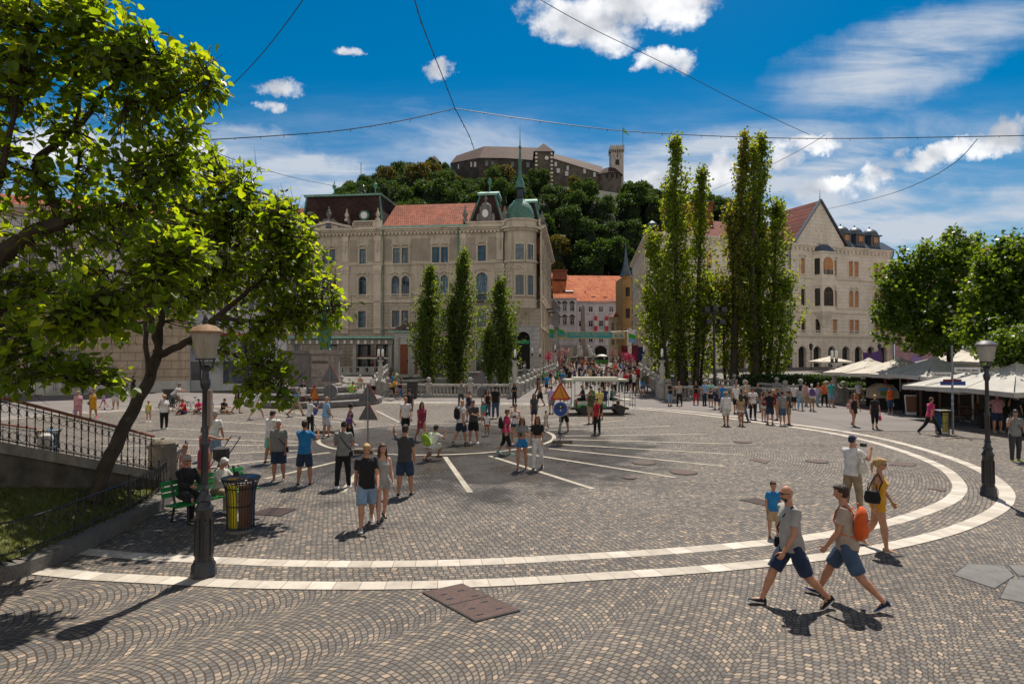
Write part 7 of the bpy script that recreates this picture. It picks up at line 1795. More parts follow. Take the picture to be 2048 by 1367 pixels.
  bm_=Matrix.LocRotScale(b.location,Euler(b.rotation_euler),b.scale);st.matrix_local=bm_.inverted()@Matrix.LocRotScale(g,Euler((0,0,R(face))),None)
 if bag:
  kind,colr,lab,side=bag;b=bag_mesh(kind,S).build(kind,cloth(colr),None,smooth=True)
  if side in('hR','hL'):w=i['J'][side[1]][2];q=W(w)-Vector((0,0,.44))+Vector((0,0,.02))
  elif kind=='handbag':q=T((.150*(1 if side=='L'else-1)*fat,.03,.53))
  else:q=T((.125*(1 if side=='L'else-1)*fat,-.02,.47))
  b.location=Wd(q);b.rotation_euler=(0,0,R(face+90));tag(b,lab,'bag')
  if side in 'LR':
   s=1 if side=='L'else-1;mb=MB()
   if kind=='handbag':mb.tube([T((s*.15*fat,-.02,.67)),T((s*.105,-.045,.76)),T((s*.078,.0,.842)),T((s*.105,.05,.76)),T((s*.15*fat,.07,.67))],.008*S,5)
   else:mb.tube([T((s*.12*fat,-.02,.55)),T((s*.06,-.075*fat,.66)),T((-s*.03,-.062*fat,.77)),T((-s*.06,.0,.842)),T((-s*.03,.066*fat,.77)),T((s*.06,.07*fat,.64)),T((s*.12*fat,.0,.55))],.007*S,5)
   st=mb.build('strap',cloth(colr),None);st.parent=b;bm_=Matrix.LocRotScale(b.location,Euler(b.rotation_euler),b.scale);st.matrix_local=bm_.inverted()@Matrix.LocRotScale(g,Euler((0,0,R(face))),None)
 if phone:
  q=(W(i['J']['R'][2])+W(i['J']['L'][2]))/2+i['J']['R'][3]*.06*S;mb=MB();mb.box(-.04,.04,-.012,.012,-.06,.06)if phone!='cam'else mb.box(-.06,.06,-.05,.03,-.035,.04)
  if phone=='one':q=W(i['J']['R'][2])+i['J']['R'][3]*.06*S
  b=mb.build('camera'if phone=='cam'else 'phone',plain('black_plastic',(.015,.015,.018),.3));b.location=Wd(q);b.rotation_euler=(0,0,R(face));tag(b,('black camera'if phone=='cam'else 'black phone')+' held by the '+label[:70].split(' with ')[0],'camera'if phone=='cam'else 'phone')
  b['label']=' '.join(b['label'].split()[:16])
 return o
PP=person
PP(1584,1212,1.80,-84,'wl',('t','lgrey'),('shorts','navy'),('bald','db'),'black','bald bearded man in sunglasses, grey tee and navy shorts striding left in the foreground',glasses=True,beard=True,sk=1,bag=('pouch','black','small black bag at the hip of the bald striding man','R'))
PP(1694,1206,1.78,-122,'wl',('t','beige'),('shorts','denim'),('short','db'),'navy','dark haired man in beige tee and rolled denim shorts beside the bald man',sk=1,bp=('orange','bright orange backpack on the man in the beige tee',1.12))
PP(1757,1098,1.70,52,'ws',('k','yellow'),('mini','yellow'),('tail','fa'),'tan','blonde woman with ponytail and sunglasses in a bright yellow playsuit',fem=True,fat=1.14,glasses=True,sk=1,bag=('handbag','black','large black shoulder bag of the blonde woman in yellow','R'))
PP(1706,1024,1.76,118,'ph',('t','white'),('long','khaki'),('cap','navy'),'brown','older man in dark cap and white tee raising a camera to take a picture',sk=1,fat=1.05,phone='cam',bag=('handbag','offwhite','cream cloth tote on the shoulder of the older photographer','R'))
PP(1547,1073,1.07,-14,'st',('t','blue'),('shorts','tan'),('short','db'),'brown','small boy in blue tee and tan shorts standing alone on the cobbles',child=True,sk=1)
PP(733,1054,1.82,14,'wa',('t','black'),('shorts','ldenim'),('short','fa'),'white','young blond man in black tee and pale denim shorts walking towards the viewer',sk=1)
PP(764,1042,1.70,24,'ws',('k','lgrey'),('mini','lgrey'),('long','br'),'black','young woman with long brown hair in a light grey playsuit beside the blond man',fem=True,sk=0,fat=.95)
PP(810,991,1.82,166,'hd',('t','char'),('shorts','ddenim'),('short','db'),'black','man seen from behind in charcoal tee with one hand on his head',sk=1,fat=1.06)
PP(686,975,1.80,184,'fr',('t','grey'),('long','black'),('cap','black'),'white','man from behind in black cap, grey tee and black track pants',sk=1,bag=('pouch','black','small black pouch on the back of the man in track pants','R'))
PP(609,970,1.80,170,'ph',('t','blue'),('shorts','ddenim'),('short','db'),'black','man from behind in bright blue tee holding up his phone',sk=1,phone=True)
PP(557,962,1.76,6,'st',('s','grey'),('shorts','ddenim'),('short','wh'),'black','white haired man in grey shirt with red lanyard facing the viewer',sk=1,fat=1.12,bag=('pouch','black','black pouch worn by the white haired man','L'))
PP(541,926,1.76,150,'fr',('t','white'),('shorts','mint'),('short','db'),'black','person in white tee and mint shorts behind the white haired man',sk=1)
PP(652,874,1.78,128,'st2',('s','sky'),('shorts','plaid'),('bald','gr'),'navy','bald man in light blue shirt and checked shorts near the upright sign',sk=1,fat=1.05)
PP(699,890,1.66,110,'ws',('k','black'),('long','black'),('curly','bl'),'white','woman with black curly hair in black tank top and loose trousers',fem=True,sk=1,bag=('handbag','purple','purple bag of the curly haired woman in black','R'))
PP(811,874,1.76,18,'ws',('t','white'),('shorts','black'),('short','re'),'black','red haired man with beard in white tee and black shorts',sk=0,glasses=True,beard=True)
PP(843,882,1.70,28,'wb',('d','wine'),None,('long','bl'),'black','woman with long black hair in dark patterned dress walking with the red haired man',fem=True,sk=1,sleeve=1.6,pat='h',hem=.36)
PP(818,842,1.74,175,'st',('t','char'),('shorts','black'),('cap','black'),'black','man in black cap behind the red haired man',sk=1,bp=('black','black backpack of the man in the black cap'))
PP(860,921,1.74,150,'sq',('t','white'),('shorts','offwhite'),('short','bl'),'brown','crouching man in white tee photographing on the wet paving',sk=2,bp=('lime','lime green and black backpack of the crouching man'))
PP(922,888,1.80,128,'ws',('t','white'),('shorts','navy'),('bald','db'),'black','bald man in white polo shirt standing on the fountain disc',sk=1,fat=1.15,bp=('black','black backpack of the bald man in white polo'))
PP(947,886,1.78,-20,'fr',('t','char'),('shorts','black'),('short','bl'),'white','man in dark tee with white trainers next to the bald man',sk=1,fat=1.08)
PP(922,812,1.74,10,'ph',('s','grey'),('long','char'),('short','db'),'black','man in grey shirt photographing in front of the river balustrade',sk=1,phone=True)
PP(938,842,1.66,-30,'st',('k','navy'),('mini','denim'),('tail','br'),'brown','woman in navy tank top half hidden behind the man in dark tee',fem=True,glasses=True)
PP(991,836,1.84,175,'st',('t','black'),('long','denim'),('short','db'),'white','tall man from behind in black polo and blue jeans',sk=1,fat=1.1)
PP(975,838,1.68,20,'st2',('k','black'),('long','denim'),('long','bl'),'black','woman in black tank top and jeans holding a child by the hand',fem=True)
PP(966,846,1.12,0,'st',('t','teal'),('mini','pink'),('long','db'),'pink','little girl in turquoise top and pink shorts',child=True,fem=True)
PP(974,871,1.02,178,'st',('t','white'),('mini','orange'),('curly','bl'),'black','toddler in white tee and orange shorts',child=True,sk=2)
PP(1012,908,1.64,96,'ws',('t','mag'),('capri','black'),('short','au'),'teal','woman in bright pink tee and black capri trousers looking down',fem=True,fat=1.18,bp=('black','black backpack of the woman in the bright pink tee'))
PP(1031,888,1.66,-12,'fr',('k','white'),('mini','ddenim'),('tail','db'),'white','woman in white tank top with a camera in her hands',fem=True,glasses=True,fat=1.08,phone='cam')
PP(1044,939,1.68,4,'fr',('c','grey'),('mini','blue'),('long','br'),'black','girl in grey crop top and blue shorts looking at her phone',fem=True,glasses=True,fat=.92,phone='one')
PP(1075,938,1.70,-10,'ws',('c','black'),('long','white'),('long','au'),'black','girl in black crop top and white trousers walking beside the girl in blue shorts',fem=True,glasses=True,fat=.92)
PP(1068,851,1.64,10,'st',('t','char'),('skirt','navy'),('long','bl'),'white','girl with black fringe in dark tee and navy skirt',fem=True)
PP(1092,862,.98,-20,'wa',('d','offwhite'),None,('short','db'),'white','toddler in pale dress running behind the two girls',child=True,fem=True,hem=.36)
PP(1029,812,1.62,30,'fr',('t','black'),('long','black'),('long','bl'),'black','woman in black looking down beside the lamp pillar plinth',fem=True,bp=('black','black backpack of the woman by the lamp pillar'))
PP(1080,812,1.80,-60,'ws',('n',''),('shorts','black'),('short','db'),'black','shirtless tanned man in dark shorts carrying his shirt',sk=2)
PP(1128,864,1.76,160,'wa',('t','white'),('shorts','black'),('short','db'),'black','man in black shorts half hidden behind the umbrella sign',sk=1)
PP(1103,827,1.70,178,'ws',('t','lilac'),('shorts','grey'),('short','br'),'black','person in lilac tee with camera standing left of the electric cart',sk=1)
PP(1182,846,1.80,6,'ca',('t','olive'),('shorts','khaki'),('short','db'),'black','man in olive tee and khaki shorts beside the electric cart',sk=1,glasses=True,fat=1.05)
PP(1199,838,1.78,-24,'fr',('t','lyel'),('shorts','char'),('short','bl'),'black','man in pale yellow tee holding a straw hat by the cart',sk=1)
PP(1194,868,1.64,-52,'st',('t','red'),('long','black'),('short','bl'),'black','woman in red tee and black trousers in front of the electric cart',fem=True,fat=1.08,bp=('black','black backpack of the woman in the red tee'))
PP(1228,790,1.82,-4,'ws',('k','white'),('long','black'),('short','db'),'black','man in white tank top and black trousers walking off the bridge',sk=1)
PP(1452,851,1.74,170,'ws',('l','white'),('shorts','offwhite'),('hat','tan'),'brown','man in straw hat, white shirt and white shorts walking away',sk=2,fat=1.05)
PP(1482,851,1.64,172,'ws',('t','tan'),('mini','white'),('long','db'),'brown','woman in beige top and white shorts hand in hand with the hatted man',fem=True,sk=2)
gl='people gathered along the balustrade under the tall poplars'
for a in[(1340,811,1.70,20,'fr',('t','black'),('capri','ldenim'),('short','bl'),'brown','leaning person in black tee and pale jeans by the left trunk',True,1,None),(1359,811,1.70,-30,'ca',('k','lgrey'),('long','black'),('bun','db'),'black','woman in grey tank top and black trousers by the parked bicycle',True,1,None),(1392,809,1.68,-20,'xa',('t','black'),('long','red'),('bun','db'),'black','woman in black tee and red trousers against the balustrade',True,1,None),(1409,810,1.72,25,'st',('s','sky'),('long','navy'),('short','br'),'black','person in light blue shirt and navy trousers against the balustrade',False,1,None),(1422,812,1.78,10,'fr',('t','mint'),('shorts','black'),('cap','black'),'white','man in pale mint tee and dark cap against the balustrade',False,1,None),(1434,818,1.70,-70,'ln',('t','navy'),('shorts','navy'),('short','db'),'black','person in navy bending forward in the group',False,1,None),(1446,822,1.78,200,'st',('t','blue'),('shorts','ddenim'),('short','gr'),'black','grey haired man in royal blue tee with his back turned',False,1,None),(1442,808,1.66,30,'st',('t','rose'),('long','wine'),('long','br'),'black','woman with long brown hair in rose top',True,1,None),(1472,826,1.80,10,'st2',('t','white'),('shorts','black'),('short','db'),'black','tall man in white tee with grey print behind the hatted man',False,1,None),(1473,806,1.66,-20,'st',('t','white'),('long','grey'),('long','br'),'white','woman in white tee in the back row against the balustrade',True,1,None),(1489,842,1.74,30,'wa',('t','black'),('long','denim'),('bald','db'),'black','bald man in black tee and jeans behind the woman in white shorts',False,1,None),(1494,814,1.80,0,'st',('s','beige'),('long','grey'),('bald','gr'),'black','bald man in beige shirt in the back row',False,1,None),(1506,838,1.78,2,'xa',('t','white'),('long','black'),('short','bl'),'white','man in white tee with folded arms and black trousers',False,2,None),(1516,822,1.76,-20,'st',('t','char'),('long','grey'),('short','bl'),'black','man in charcoal behind the one with folded arms',False,1,None),(1528,842,1.64,20,'fr',('k','wine'),('mini','offwhite'),('long','br'),'white','girl in strapless dark top and cream shorts',True,1,None),(1540,848,1.76,176,'fr',('t','black'),('shorts','ddenim'),('short','db'),'black','man in black tee and dark denim shorts with his back turned',False,1,None),(1549,838,1.68,-60,'rh',('t','wine'),('mini','ochre'),('long','fa'),'black','woman with fair hair stretching out her arm in the group',True,1,None),(1565,850,1.74,190,'st',('t','grey'),('shorts','denim'),('short','db'),'white','youth in grey tee and blue shorts with his back turned',False,1,None),(1578,849,1.76,-120,'st',('t','char'),('shorts','khaki'),('short','db'),'black','youth in dark striped tee and khaki shorts at the right of the group',False,1,None),(1556,832,1.66,40,'st',('t','navy'),('shorts','grey'),('short','br'),'white','youth half hidden behind the group',False,1,None),(1588,818,1.66,200,'st',('t','white'),('shorts','black'),('short','gr'),'white','grey haired person in white tee and black shorts by the twin lamp pillar',False,1,None),(1601,820,1.68,150,'ws',('l','lgrey'),('long','ldenim'),('long','bl'),'white','woman in grey top and pale jeans by the twin lamp pillar',True,1,None)]:
 PP(*a[:10],fem=a[10],sk=a[11],group=gl)
gr='walkers between the balustrade and the cafe'
PP(1624,821,1.78,160,'wa',('t','white'),('shorts','khaki'),('cap','white'),'brown','man in white cap and tee walking away towards the right footbridge',sk=1,group=gr,bp=('purple','purple backpack of the man in the white cap'))
for a in[(1612,812,1.66,170,'ws',('t','rose'),('long','tan'),('short','db'),'black','woman in rose top left of the man in white cap',True),(1636,812,1.64,10,'ws',('k','lilac'),('long','ldenim'),('long','au'),'black','woman in lilac tank top and pale jeans',True),(1649,812,1.72,-10,'hp',('t','orange'),('long','black'),('short','fa'),'black','woman in bright orange tee and black trousers',True),(1663,813,1.80,6,'hp',('t','teal'),('shorts','ldenim'),('short','br'),'brown','man in turquoise tee and pale denim shorts',False),(1718,812,1.78,180,'ws',('t','white'),('shorts','ochre'),('short','gr'),'black','grey haired man in white tee and ochre shorts walking away',False),(1742,811,1.76,170,'ws',('t','char'),('long','ddenim'),('short','bl'),'black','man in dark tee and jeans near the ice cream counter',False),(1752,808,1.66,150,'st',('t','brown'),('long','black'),('curly','fa'),'black','curly haired person in shade by the ice cream counter',True)]:
 PP(*a[:10],fem=a[10],group=gr)
PP(1708,852,1.66,8,'ws',('k','black'),('skirt','black'),('long','au'),'brown','auburn haired woman in short black dress walking on the asphalt',fem=True,sk=1,hem=.40,bag=('handbag','rose','pale pink bag of the woman in the short black dress','R'))
PP(1750,857,1.66,-22,'ws',('t','black'),('capri','black'),('short','fa'),'black','fair haired woman in black top and capri trousers',fem=True,fat=1.1,bag=('handbag','mag','bright pink handbag of the fair haired woman in black','hL'))
PP(1781,825,1.64,178,'st',('t','orange'),('capri','denim'),('short','re'),'white','woman in orange top and jeans at the ice cream counter',fem=True,fat=1.12,bag=('handbag','white','white plastic bag of the woman in orange','hR'))
PP(1861,869,1.74,88,'wl',('t','mag'),('long','black'),('short','br'),'black','man in red tee and black trousers striding right beside the waste bin',sk=1)
PP(1995,863,1.82,-6,'hp',('s','rose'),('shorts','navy'),('short','bl'),'tan','man in checked shirt and navy shorts with hands on hips by the cafe',fat=1.12,sk=1,glasses=True,pat='v')
PP(2030,862,1.78,-24,'ca',('t','black'),('long','denim'),('short','bl'),'black','bearded man in black tee with red chest patch at the right edge',sk=1,beard=True)
PP(2031,922,1.76,-18,'ca',('t','grey'),('long','char'),('short','bl'),'lime','man in patterned grey tee on the phone with green trainers',sk=1,phone='one',bag=('pouch','black','black pouch of the man on the phone','L'))
PP(328,858,1.68,40,'ca',('t','white'),('long','black'),('curly','fa'),'mint','woman with curly ginger hair in white tee and black trousers on the left',fem=True,fat=1.12,glasses=True,bag=('pouch','offwhite','pale shoulder bag of the curly ginger haired woman','L'))
PP(156,840,1.62,30,'st',('t','rose'),('capri','rose'),('short','fa'),'tan','older woman in pink tee and patterned trousers on the far left',fem=True,fat=1.25,bag=('handbag','lilac','grey lilac shopping bag carried by the older woman in pink','hR'))
PP(186,836,1.66,20,'ws',('d','yellow'),None,('short','br'),'mag','woman in yellow dress with pink shoes on the far left',fem=True,fat=1.1,hem=.30,bag=('pouch','green','small green patterned bag on the yellow dress','R'))
PP(231,818,1.80,10,'st',('t','sky'),('shorts','offwhite'),('short','gr'),'brown','large man in pale blue tee and beige shorts in the leaf shade',fat=1.25)
PP(207,814,1.05,-20,'wa',('t','lilac'),('mini','purple'),('short','fa'),'mag','child with a pink scooter left of the large man',child=True)
PP(266,792,1.70,190,'st',('t','black'),('long','black'),('tail','bl'),'black','woman in black with dark hair behind the leaning trunk',fem=True)
PP(297,843,1.12,10,'st',('t','lyel'),('mini','mint'),('short','fa'),'white','small child in yellow and mint clothes left of the curly haired woman',child=True)
PP(428,934,1.82,175,'st2',('t','white'),('shorts','ldenim'),('short','gr'),'black','man in white tee half hidden behind the left street lamp',sk=1)
PP(408,968,1.68,160,'rh',('d','wine'),None,('tail','re'),'brown','red haired woman in dark red patterned dress reaching out her arm',fem=True,pat='x',hem=.26)
PP(370,978,1.16,20,'st',('k','rose'),('skirt','rose'),('bun','au'),'white','little girl with red hair by the stone newel post',child=True,fem=True)
PP(474,826,1.76,120,'ws',('t','black'),('shorts','khaki'),('short','db'),'black','walker whose legs show below the hanging leaves',sk=1)
PP(514,838,1.70,150,'wl',('t','white'),('shorts','offwhite'),('short','br'),'white','striding walker with pale legs below the hanging leaves',sk=0,fem=True)
PP(592,832,1.76,130,'wl',('s','sky'),('long','tan'),('short','gr'),'black','man in blue checked shirt and beige trousers below the monument',sk=1,pat='x')
PP(606,816,1.66,190,'ws',('t','white'),('long','brown'),('tail','bl'),'brown','woman in white tee and brown patterned trousers near the monument',fem=True)
PP(620,868,1.66,140,'ph',('t','white'),('long','black'),('short','bl'),'black','person in white top taking a photograph beside the side-on sign',fem=True,phone=True)
PP(720,786,1.62,176,'st',('d','rose'),None,('curly','wh'),'tan','white haired woman in pale dress with a straw bag',fem=True,fat=1.15,hem=.28,bag=('handbag','tan','straw bag of the white haired woman','R'))
PP(746,792,1.78,182,'ws',('t','white'),('shorts','black'),('short','br'),'black','man in white tee walking away beside the white haired woman',fat=1.1)
PP(801,796,1.68,100,'wb',('t','navy'),('skirt','blue'),('short','br'),'brown','woman in long blue patterned skirt beside the cyclist',fem=True,hem=.14,bp=('black','black backpack of the woman in the blue skirt'))
for k,(x,y,c1,c2,lab,f)in enumerate([(776,784,'black','black','man in black with short hair behind the cyclist',0),(784,783,'blue','denim','boy in blue behind the cyclist',0),(792,782,'lime','black','person with green cap by the twin lamp pillar',20)]):
 PP(x,y,1.7,20+60*k,'st',('t',c1),('shorts',c2),('short','br')if k<2 else('cap','lime'),'black',lab)
M0=(-14.4,45.6)
PP(0,0,1.72,20,'si',('t','white'),('long','black'),('tail','db'),'black','woman in white tee sitting on the monument plinth',fem=True,xy=(-15.5,42.6),z=.50)
PP(0,0,1.80,-10,'si2',('t','black'),('shorts','black'),('short','bl'),'brown','man in black sitting on the monument plinth',xy=(-14.2,42.5),z=.50)
PP(0,0,1.76,60,'si2',('t','lime'),('shorts','green'),('short','bl'),'black','man in lime green cycling shirt resting on the monument steps',xy=(-11.4,44.0),z=.35)
for k,(x,y,c1,c2,lab)in enumerate([(-19.6,37.2,'red','navy','person in red sitting on the ground below the tree'),(-18.9,37.6,'mag','grey','girl in pink sitting on the ground below the tree'),(-18.2,37.0,'mint','black','person in mint sitting on the ground below the tree'),(-17.6,37.8,'black','tan','youth in black sitting on the ground below the tree')]):
 PP(0,0,1.70,30*k-30,'si2',('t',c1),('shorts',c2),('short','db'),'white',lab,xy=(x,y),z=-.34,fem=k%2==1)
PP(0,0,1.78,62,'si',('l','black'),('long','black'),('short','gr'),'black','grey haired man in dark jacket and sunglasses on the green bench',xy=(-7.15,13.62),z=0.0,glasses=True)
PP(0,0,1.66,66,'si2',('l','offwhite'),('long','khaki'),('short','wh'),'white','white haired woman in pale top sitting on the green bench',fem=True,xy=(-6.72,14.25),z=0.0)
PP(0,0,1.74,76,'cy',('t','yellow'),('shorts','black'),('cap','black'),'black','cyclist in black and yellow jersey riding towards the right',xy=(-9.35,48.2),z=.22)
PP(0,0,1.72,100,'cy',('t','white'),('shorts','grey'),('short','br'),'white','cyclist in white tee stopped beside the dark bin on the left',xy=(-21.6,39.6),z=.22)
PP(0,0,1.76,-84,'si',('t','navy'),('shorts','black'),('short','gr'),'black','grey haired man in navy sitting on the front of the electric cart',xy=(4.35,37.9),z=.32)
PP(0,0,1.76,-70,'si2',('t','green'),('long','black'),('short','bl'),'black','driver in bright green tee in the electric cart',xy=(4.95,37.7),z=.34)
PP(0,0,1.66,190,'si2',('t','navy'),('shorts','navy'),('short','db'),'black','passenger in dark striped top climbing into the electric cart',xy=(5.6,37.4),z=.4,pat='h')
PP(0,0,1.66,60,'si',('t','teal'),('shorts','black'),('short','db'),'black','passenger in turquoise tee in the back of the electric cart',xy=(6.1,38.0),z=.34,fem=True)
for k,(px,D_,c1,h_)in enumerate([(1832,43.0,'white','gr'),(1848,43.4,'blue','bl'),(1856,43.2,'orange','db'),(1818,41.6,'wine','br'),(1772,42.2,'red','db')]):
 q=at(px,760,D_);PP(0,0,1.72,170+20*k,'st',('t',c1),('long','black'),('short',h_),'black','guest in %s top in the shade of the cafe kiosk'%{'wine':'dark red'}.get(c1,c1),xy=(q.x,q.y),z=.25)
finish_queue()
TPL=[]
def template(pose,fem,top,bot,hair,fat=1.0,child=False):
 i=make_person('t',1.0,pose,fem,fat,top,bot,hair,0,child,None);parts=[('skin',i['body'])]+[(k,v)for k,v in i['P'].items()];got=[]
 for k,mb in parts:queue(mb,.013 if k=='skin'else.015,(lambda me,k=k:got.append((k,me))),0,1)
 sh=MB()
 for a,b in i['shoes']:sh.add(a.v,a.f)
 TPL.append((got,sh,fem,child))
for t in[('st',False,'t','shorts','short'),('wa',False,'t','shorts','short',1.1),('ws',False,'t','long','short'),('wb',True,'t','mini','long'),('ws',True,'k','skirt','tail'),('st2',True,'d',None,'long'),('fr',True,'t','long','bun'),('wl',False,'s','long','cap'),('hp',False,'k','shorts','short'),('xa',False,'t','long','bald',1.12),('ws',True,'t','capri','short',1.15),('wa',False,'t','shorts','short',1.0,True)]:
 template(*t)
finish_queue()
TM=[]
for got,sh,fem,child in TPL:
 bm=bmesh.new();off=0
 for k,me in got:
  n0=len(bm.faces);bm.from_mesh(me);bm.faces.ensure_lookup_table();idx={'skin':0,'top':1,'bottom':2,'hair':3}[k]
  for f in bm.faces[n0:]:f.material_index=idx;f.smooth=True
  bpy.data.meshes.remove(me)
 me2=bpy.data.meshes.new('sh');me2.from_pydata(sh.v,[],sh.f);n0=len(bm.faces);bm.from_mesh(me2);bm.faces.ensure_lookup_table()
 for f in bm.faces[n0:]:f.material_index=4
 me=bpy.data.meshes.new('person');bm.to_mesh(me);bm.free();bpy.data.meshes.remove(me2)
 for m in(skin(1),cloth('white'),cloth('navy'),hairm('db'),cloth('black')):me.materials.append(m)
 TM.append((me,fem,child))
CW={'white':'white','black':'black','char':'charcoal','grey':'grey','navy':'navy','blue':'blue','sky':'pale blue','red':'red','pink':'pink','orange':'orange','yellow':'yellow','green':'green','teal':'turquoise','khaki':'khaki','olive':'olive','denim':'blue denim','purple':'purple','wine':'dark red','beige':'beige','rose':'rose','offwhite':'cream','lilac':'lilac','ddenim':'dark denim'}
rc=random.Random(99);tops=['white']*9+['black']*15+['char']*4+['navy']*4+['char','char','grey','navy','navy','blue','blue','sky','red','red','pink','orange','yellow','green','teal','olive','purple','wine','wine','beige','rose','lilac'];bots=['black']*5+['navy','denim','ddenim','ddenim','khaki','grey','beige','white','olive','char']
placed=[];tries=0;used={}
def crowd(x,y,where,k=None):
 me,fem,child=TM[rc.randrange(len(TM)-(rc.random()>.15))if k is None else k]
 o=mesh_obj('person',me,None,(x,y,gz(y)));h=(rc.uniform(1.58,1.74)if fem else rc.uniform(1.68,1.88))if not child else rc.uniform(1.0,1.3);o.scale=(h,h,h);face=rc.choice([0,10,180,175,90,-90,30,-30,150,200])+rc.uniform(-20,20);o.rotation_euler=(0,0,R(face))
 t,b=rc.choice(tops),rc.choice(bots);hc=rc.choice(['db','bl','br','fa','gr','au']);ms=(skin(rc.choice((0,1,1,1,2))),cloth(t),cloth(b),hairm(hc)if TM.index((me,fem,child))!=7 else cloth(t),cloth(rc.choice(['black','white','brown'])))
 for s_,m in zip(o.material_slots,ms):s_.link='OBJECT';s_.material=m
 w='child'if child else('woman'if fem else 'man');hd={'db':'dark','bl':'black','br':'brown','fa':'fair','gr':'grey','au':'auburn'}[hc]
 lab='%s haired %s, %s top, %s below, %s'%(hd,w,CW[t],CW[b],where);tag(o,lab,'person');used.setdefault(lab,[]).append(o)
while len(placed)<178 and tries<20000:
 tries+=1;y=rc.choice([rc.uniform(54,70),rc.uniform(60,96),rc.uniform(80,122)]);c=.2+.215*(y-52);x0,x1=(c+.9,c+10.2)if y<82 else(4.6+.11*(y-87),20.2+.1*(y-92));x=rc.uniform(x0,x1);px=1024+1240*x/y
 if px<1108 or px>1292:continue
 if y<58 and px<1190:continue
 if y<66 and px<1170 and rc.random()<.7:continue
 if 1188<px<1226 and 80<y<118:continue
 if y>112 and abs(x-(142/1240*126))<5:continue
 if any((x-a)**2+(y-b)**2<.55 for a,b in placed):continue
 placed.append((x,y));side='left side'if px<1165 else('middle'if px<1215 else 'right side')
 crowd(x,y,'%s of %s'%(side,'near bridge'if y<64 else('bridge end'if y<80 else('street before bus'if y<100 else 'street by fountain'))))
for i in range(26):
 x,y=[(rc.uniform(-2,2.5),rc.uniform(78,83)),(rc.uniform(3.2,7),rc.uniform(80,86)),(rc.uniform(17,24),rc.uniform(76,84)),(rc.uniform(-20,-8),rc.uniform(81.8,83.4))][i%4]
 crowd(x,y,'on the quay %s'%('left of the bridge'if i%4==0 else('by the mansion corner'if i%4==1 else('right of the bridge'if i%4==2 else 'below the cafe colonnade'))))
for x,y in((1093,786),(1077,790),(1101,775),(1087,772)):q=G(x,y);crowd(q.x,q.y,'by the ball topped parapet')
for x,y in((1390-115,790),(1285,792),(1292,786),(1269,781)):q=G(x,y);crowd(q.x,q.y,'beside the near right lamp pillar')
for x,y in((1205,786),(1241,782),(1252,779),(1262,779),(1216,770)):q=G(x,y);crowd(q.x,q.y,'behind the white tank top man')
for lab,L in used.items():
 if len(L)>1:
  for o in L:o['group']=lab
M_BLK=mat('black_painted_metal',(.022,.022,.026),.38,.3,7,.15,spec=.5,dirt=.0)
def street_lamp(px,py,label,s=1.0,rust=False):
 g=G(px,py);o=empty('street_lamp',g,R(12),label,'street lamp');o.scale=(s,s,s);mb=MB()
 mb.lathe([(.215,0),(.215,.10),(.20,.12),(.20,.22),(.165,.27),(.165,.30)],8,rot=PI/8);mb.lathe([(.15,.30),(.135,1.12),(.155,1.15),(.155,1.19),(.12,1.24),(.10,1.30),(.13,1.34),(.085,1.42),(.07,1.50),(.095,1.54),(.06,1.60)],12)
 for k in range(8):a=k*PI/4+PI/8;mb.cbox((.147*math.cos(a),.147*math.sin(a),.38),.05,.022,.62,a+PI/2,.85)
 mb.build('base',M_BLK,o,smooth=True)
 mb=MB();mb.lathe([(.062,1.58),(.058,2.25),(.075,2.28),(.075,2.32),(.052,2.36),(.048,3.25),(.07,3.28),(.085,3.34),(.085,3.42),(.06,3.46),(.05,3.60),(.09,3.64),(.06,3.68)],12);mb.build('post',M_BLK,o,smooth=True)
 mb=MB()
 for k in range(3):a=k*2*PI/3+.5;mb.tube([(.03*math.cos(a),.03*math.sin(a),3.56),(.12*math.cos(a),.12*math.sin(a),3.66),(.14*math.cos(a),.14*math.sin(a),3.78)],.016,5)
 mb.lathe([(.165,3.77),(.165,3.80)],20);mb.build('bracket',M_BLK,o)
 m,nt,b=principled('dusty_lamp_glass'+('_streaked'if rust else ''));tc=nt.node('ShaderNodeTexCoord').outputs['Object'];mp=nt.node('ShaderNodeMapping');mp.inputs['Scale'].default_value=(9,9,.8);nt.link(tc,mp.inputs[0])
 n1=noise_n(nt,mp.outputs[0],1.6,6,.6).outputs['Fac'];nt.link(ramp(nt,n1,[(.35,(.30,.26,.20)if rust else(.42,.41,.39)),(.65,(.60,.56,.48)if rust else(.62,.61,.58))]),b.inputs['Base Color']);b.inputs['Roughness'].default_value=.3
 tr=nt.node('ShaderNodeBsdfTranslucent');tr.inputs[0].default_value=(.62,.57,.48,1);mx=nt.node('ShaderNodeMixShader');mx.inputs[0].default_value=.5;nt.link(b.outputs[0],mx.inputs[1]);nt.link(tr.outputs[0],mx.inputs[2]);nt.link(mx.outputs[0],m.node_tree.nodes['Material Output'].inputs[0])
 MB().lathe([(.155,3.80),(.235,4.24)],24,cap=False).build('glass_shade',m,o,smooth=True)
 MB().lathe([(.268,4.235),(.272,4.275),(.255,4.29),(.20,4.345),(.12,4.38),(.03,4.40)],24).build('lamp_hood',mat('rusty_lamp_hood',(.22,.13,.075),.75,.4,6,.5)if rust else mat('grey_lamp_hood',(.11,.11,.125),.5,.2,5,.2),o,smooth=True)
 MB().lathe([(.02,4.39),(.035,4.43),(.025,4.47),(.035,4.50),(.005,4.56)],10).build('finial',M_BLK,o)
 if rust:MB().cbox((.075,0,2.62),.06,.14,.62).build('switch_box',mat('weathered_grey_box',(.16,.12,.10),.7),o)
street_lamp(407,1152,'black street lamp with rusty hood and streaked glass in front of the bench',.93,True)
street_lamp(1977,992,'black street lamp with grey hood between the two white bands on the right',.90)
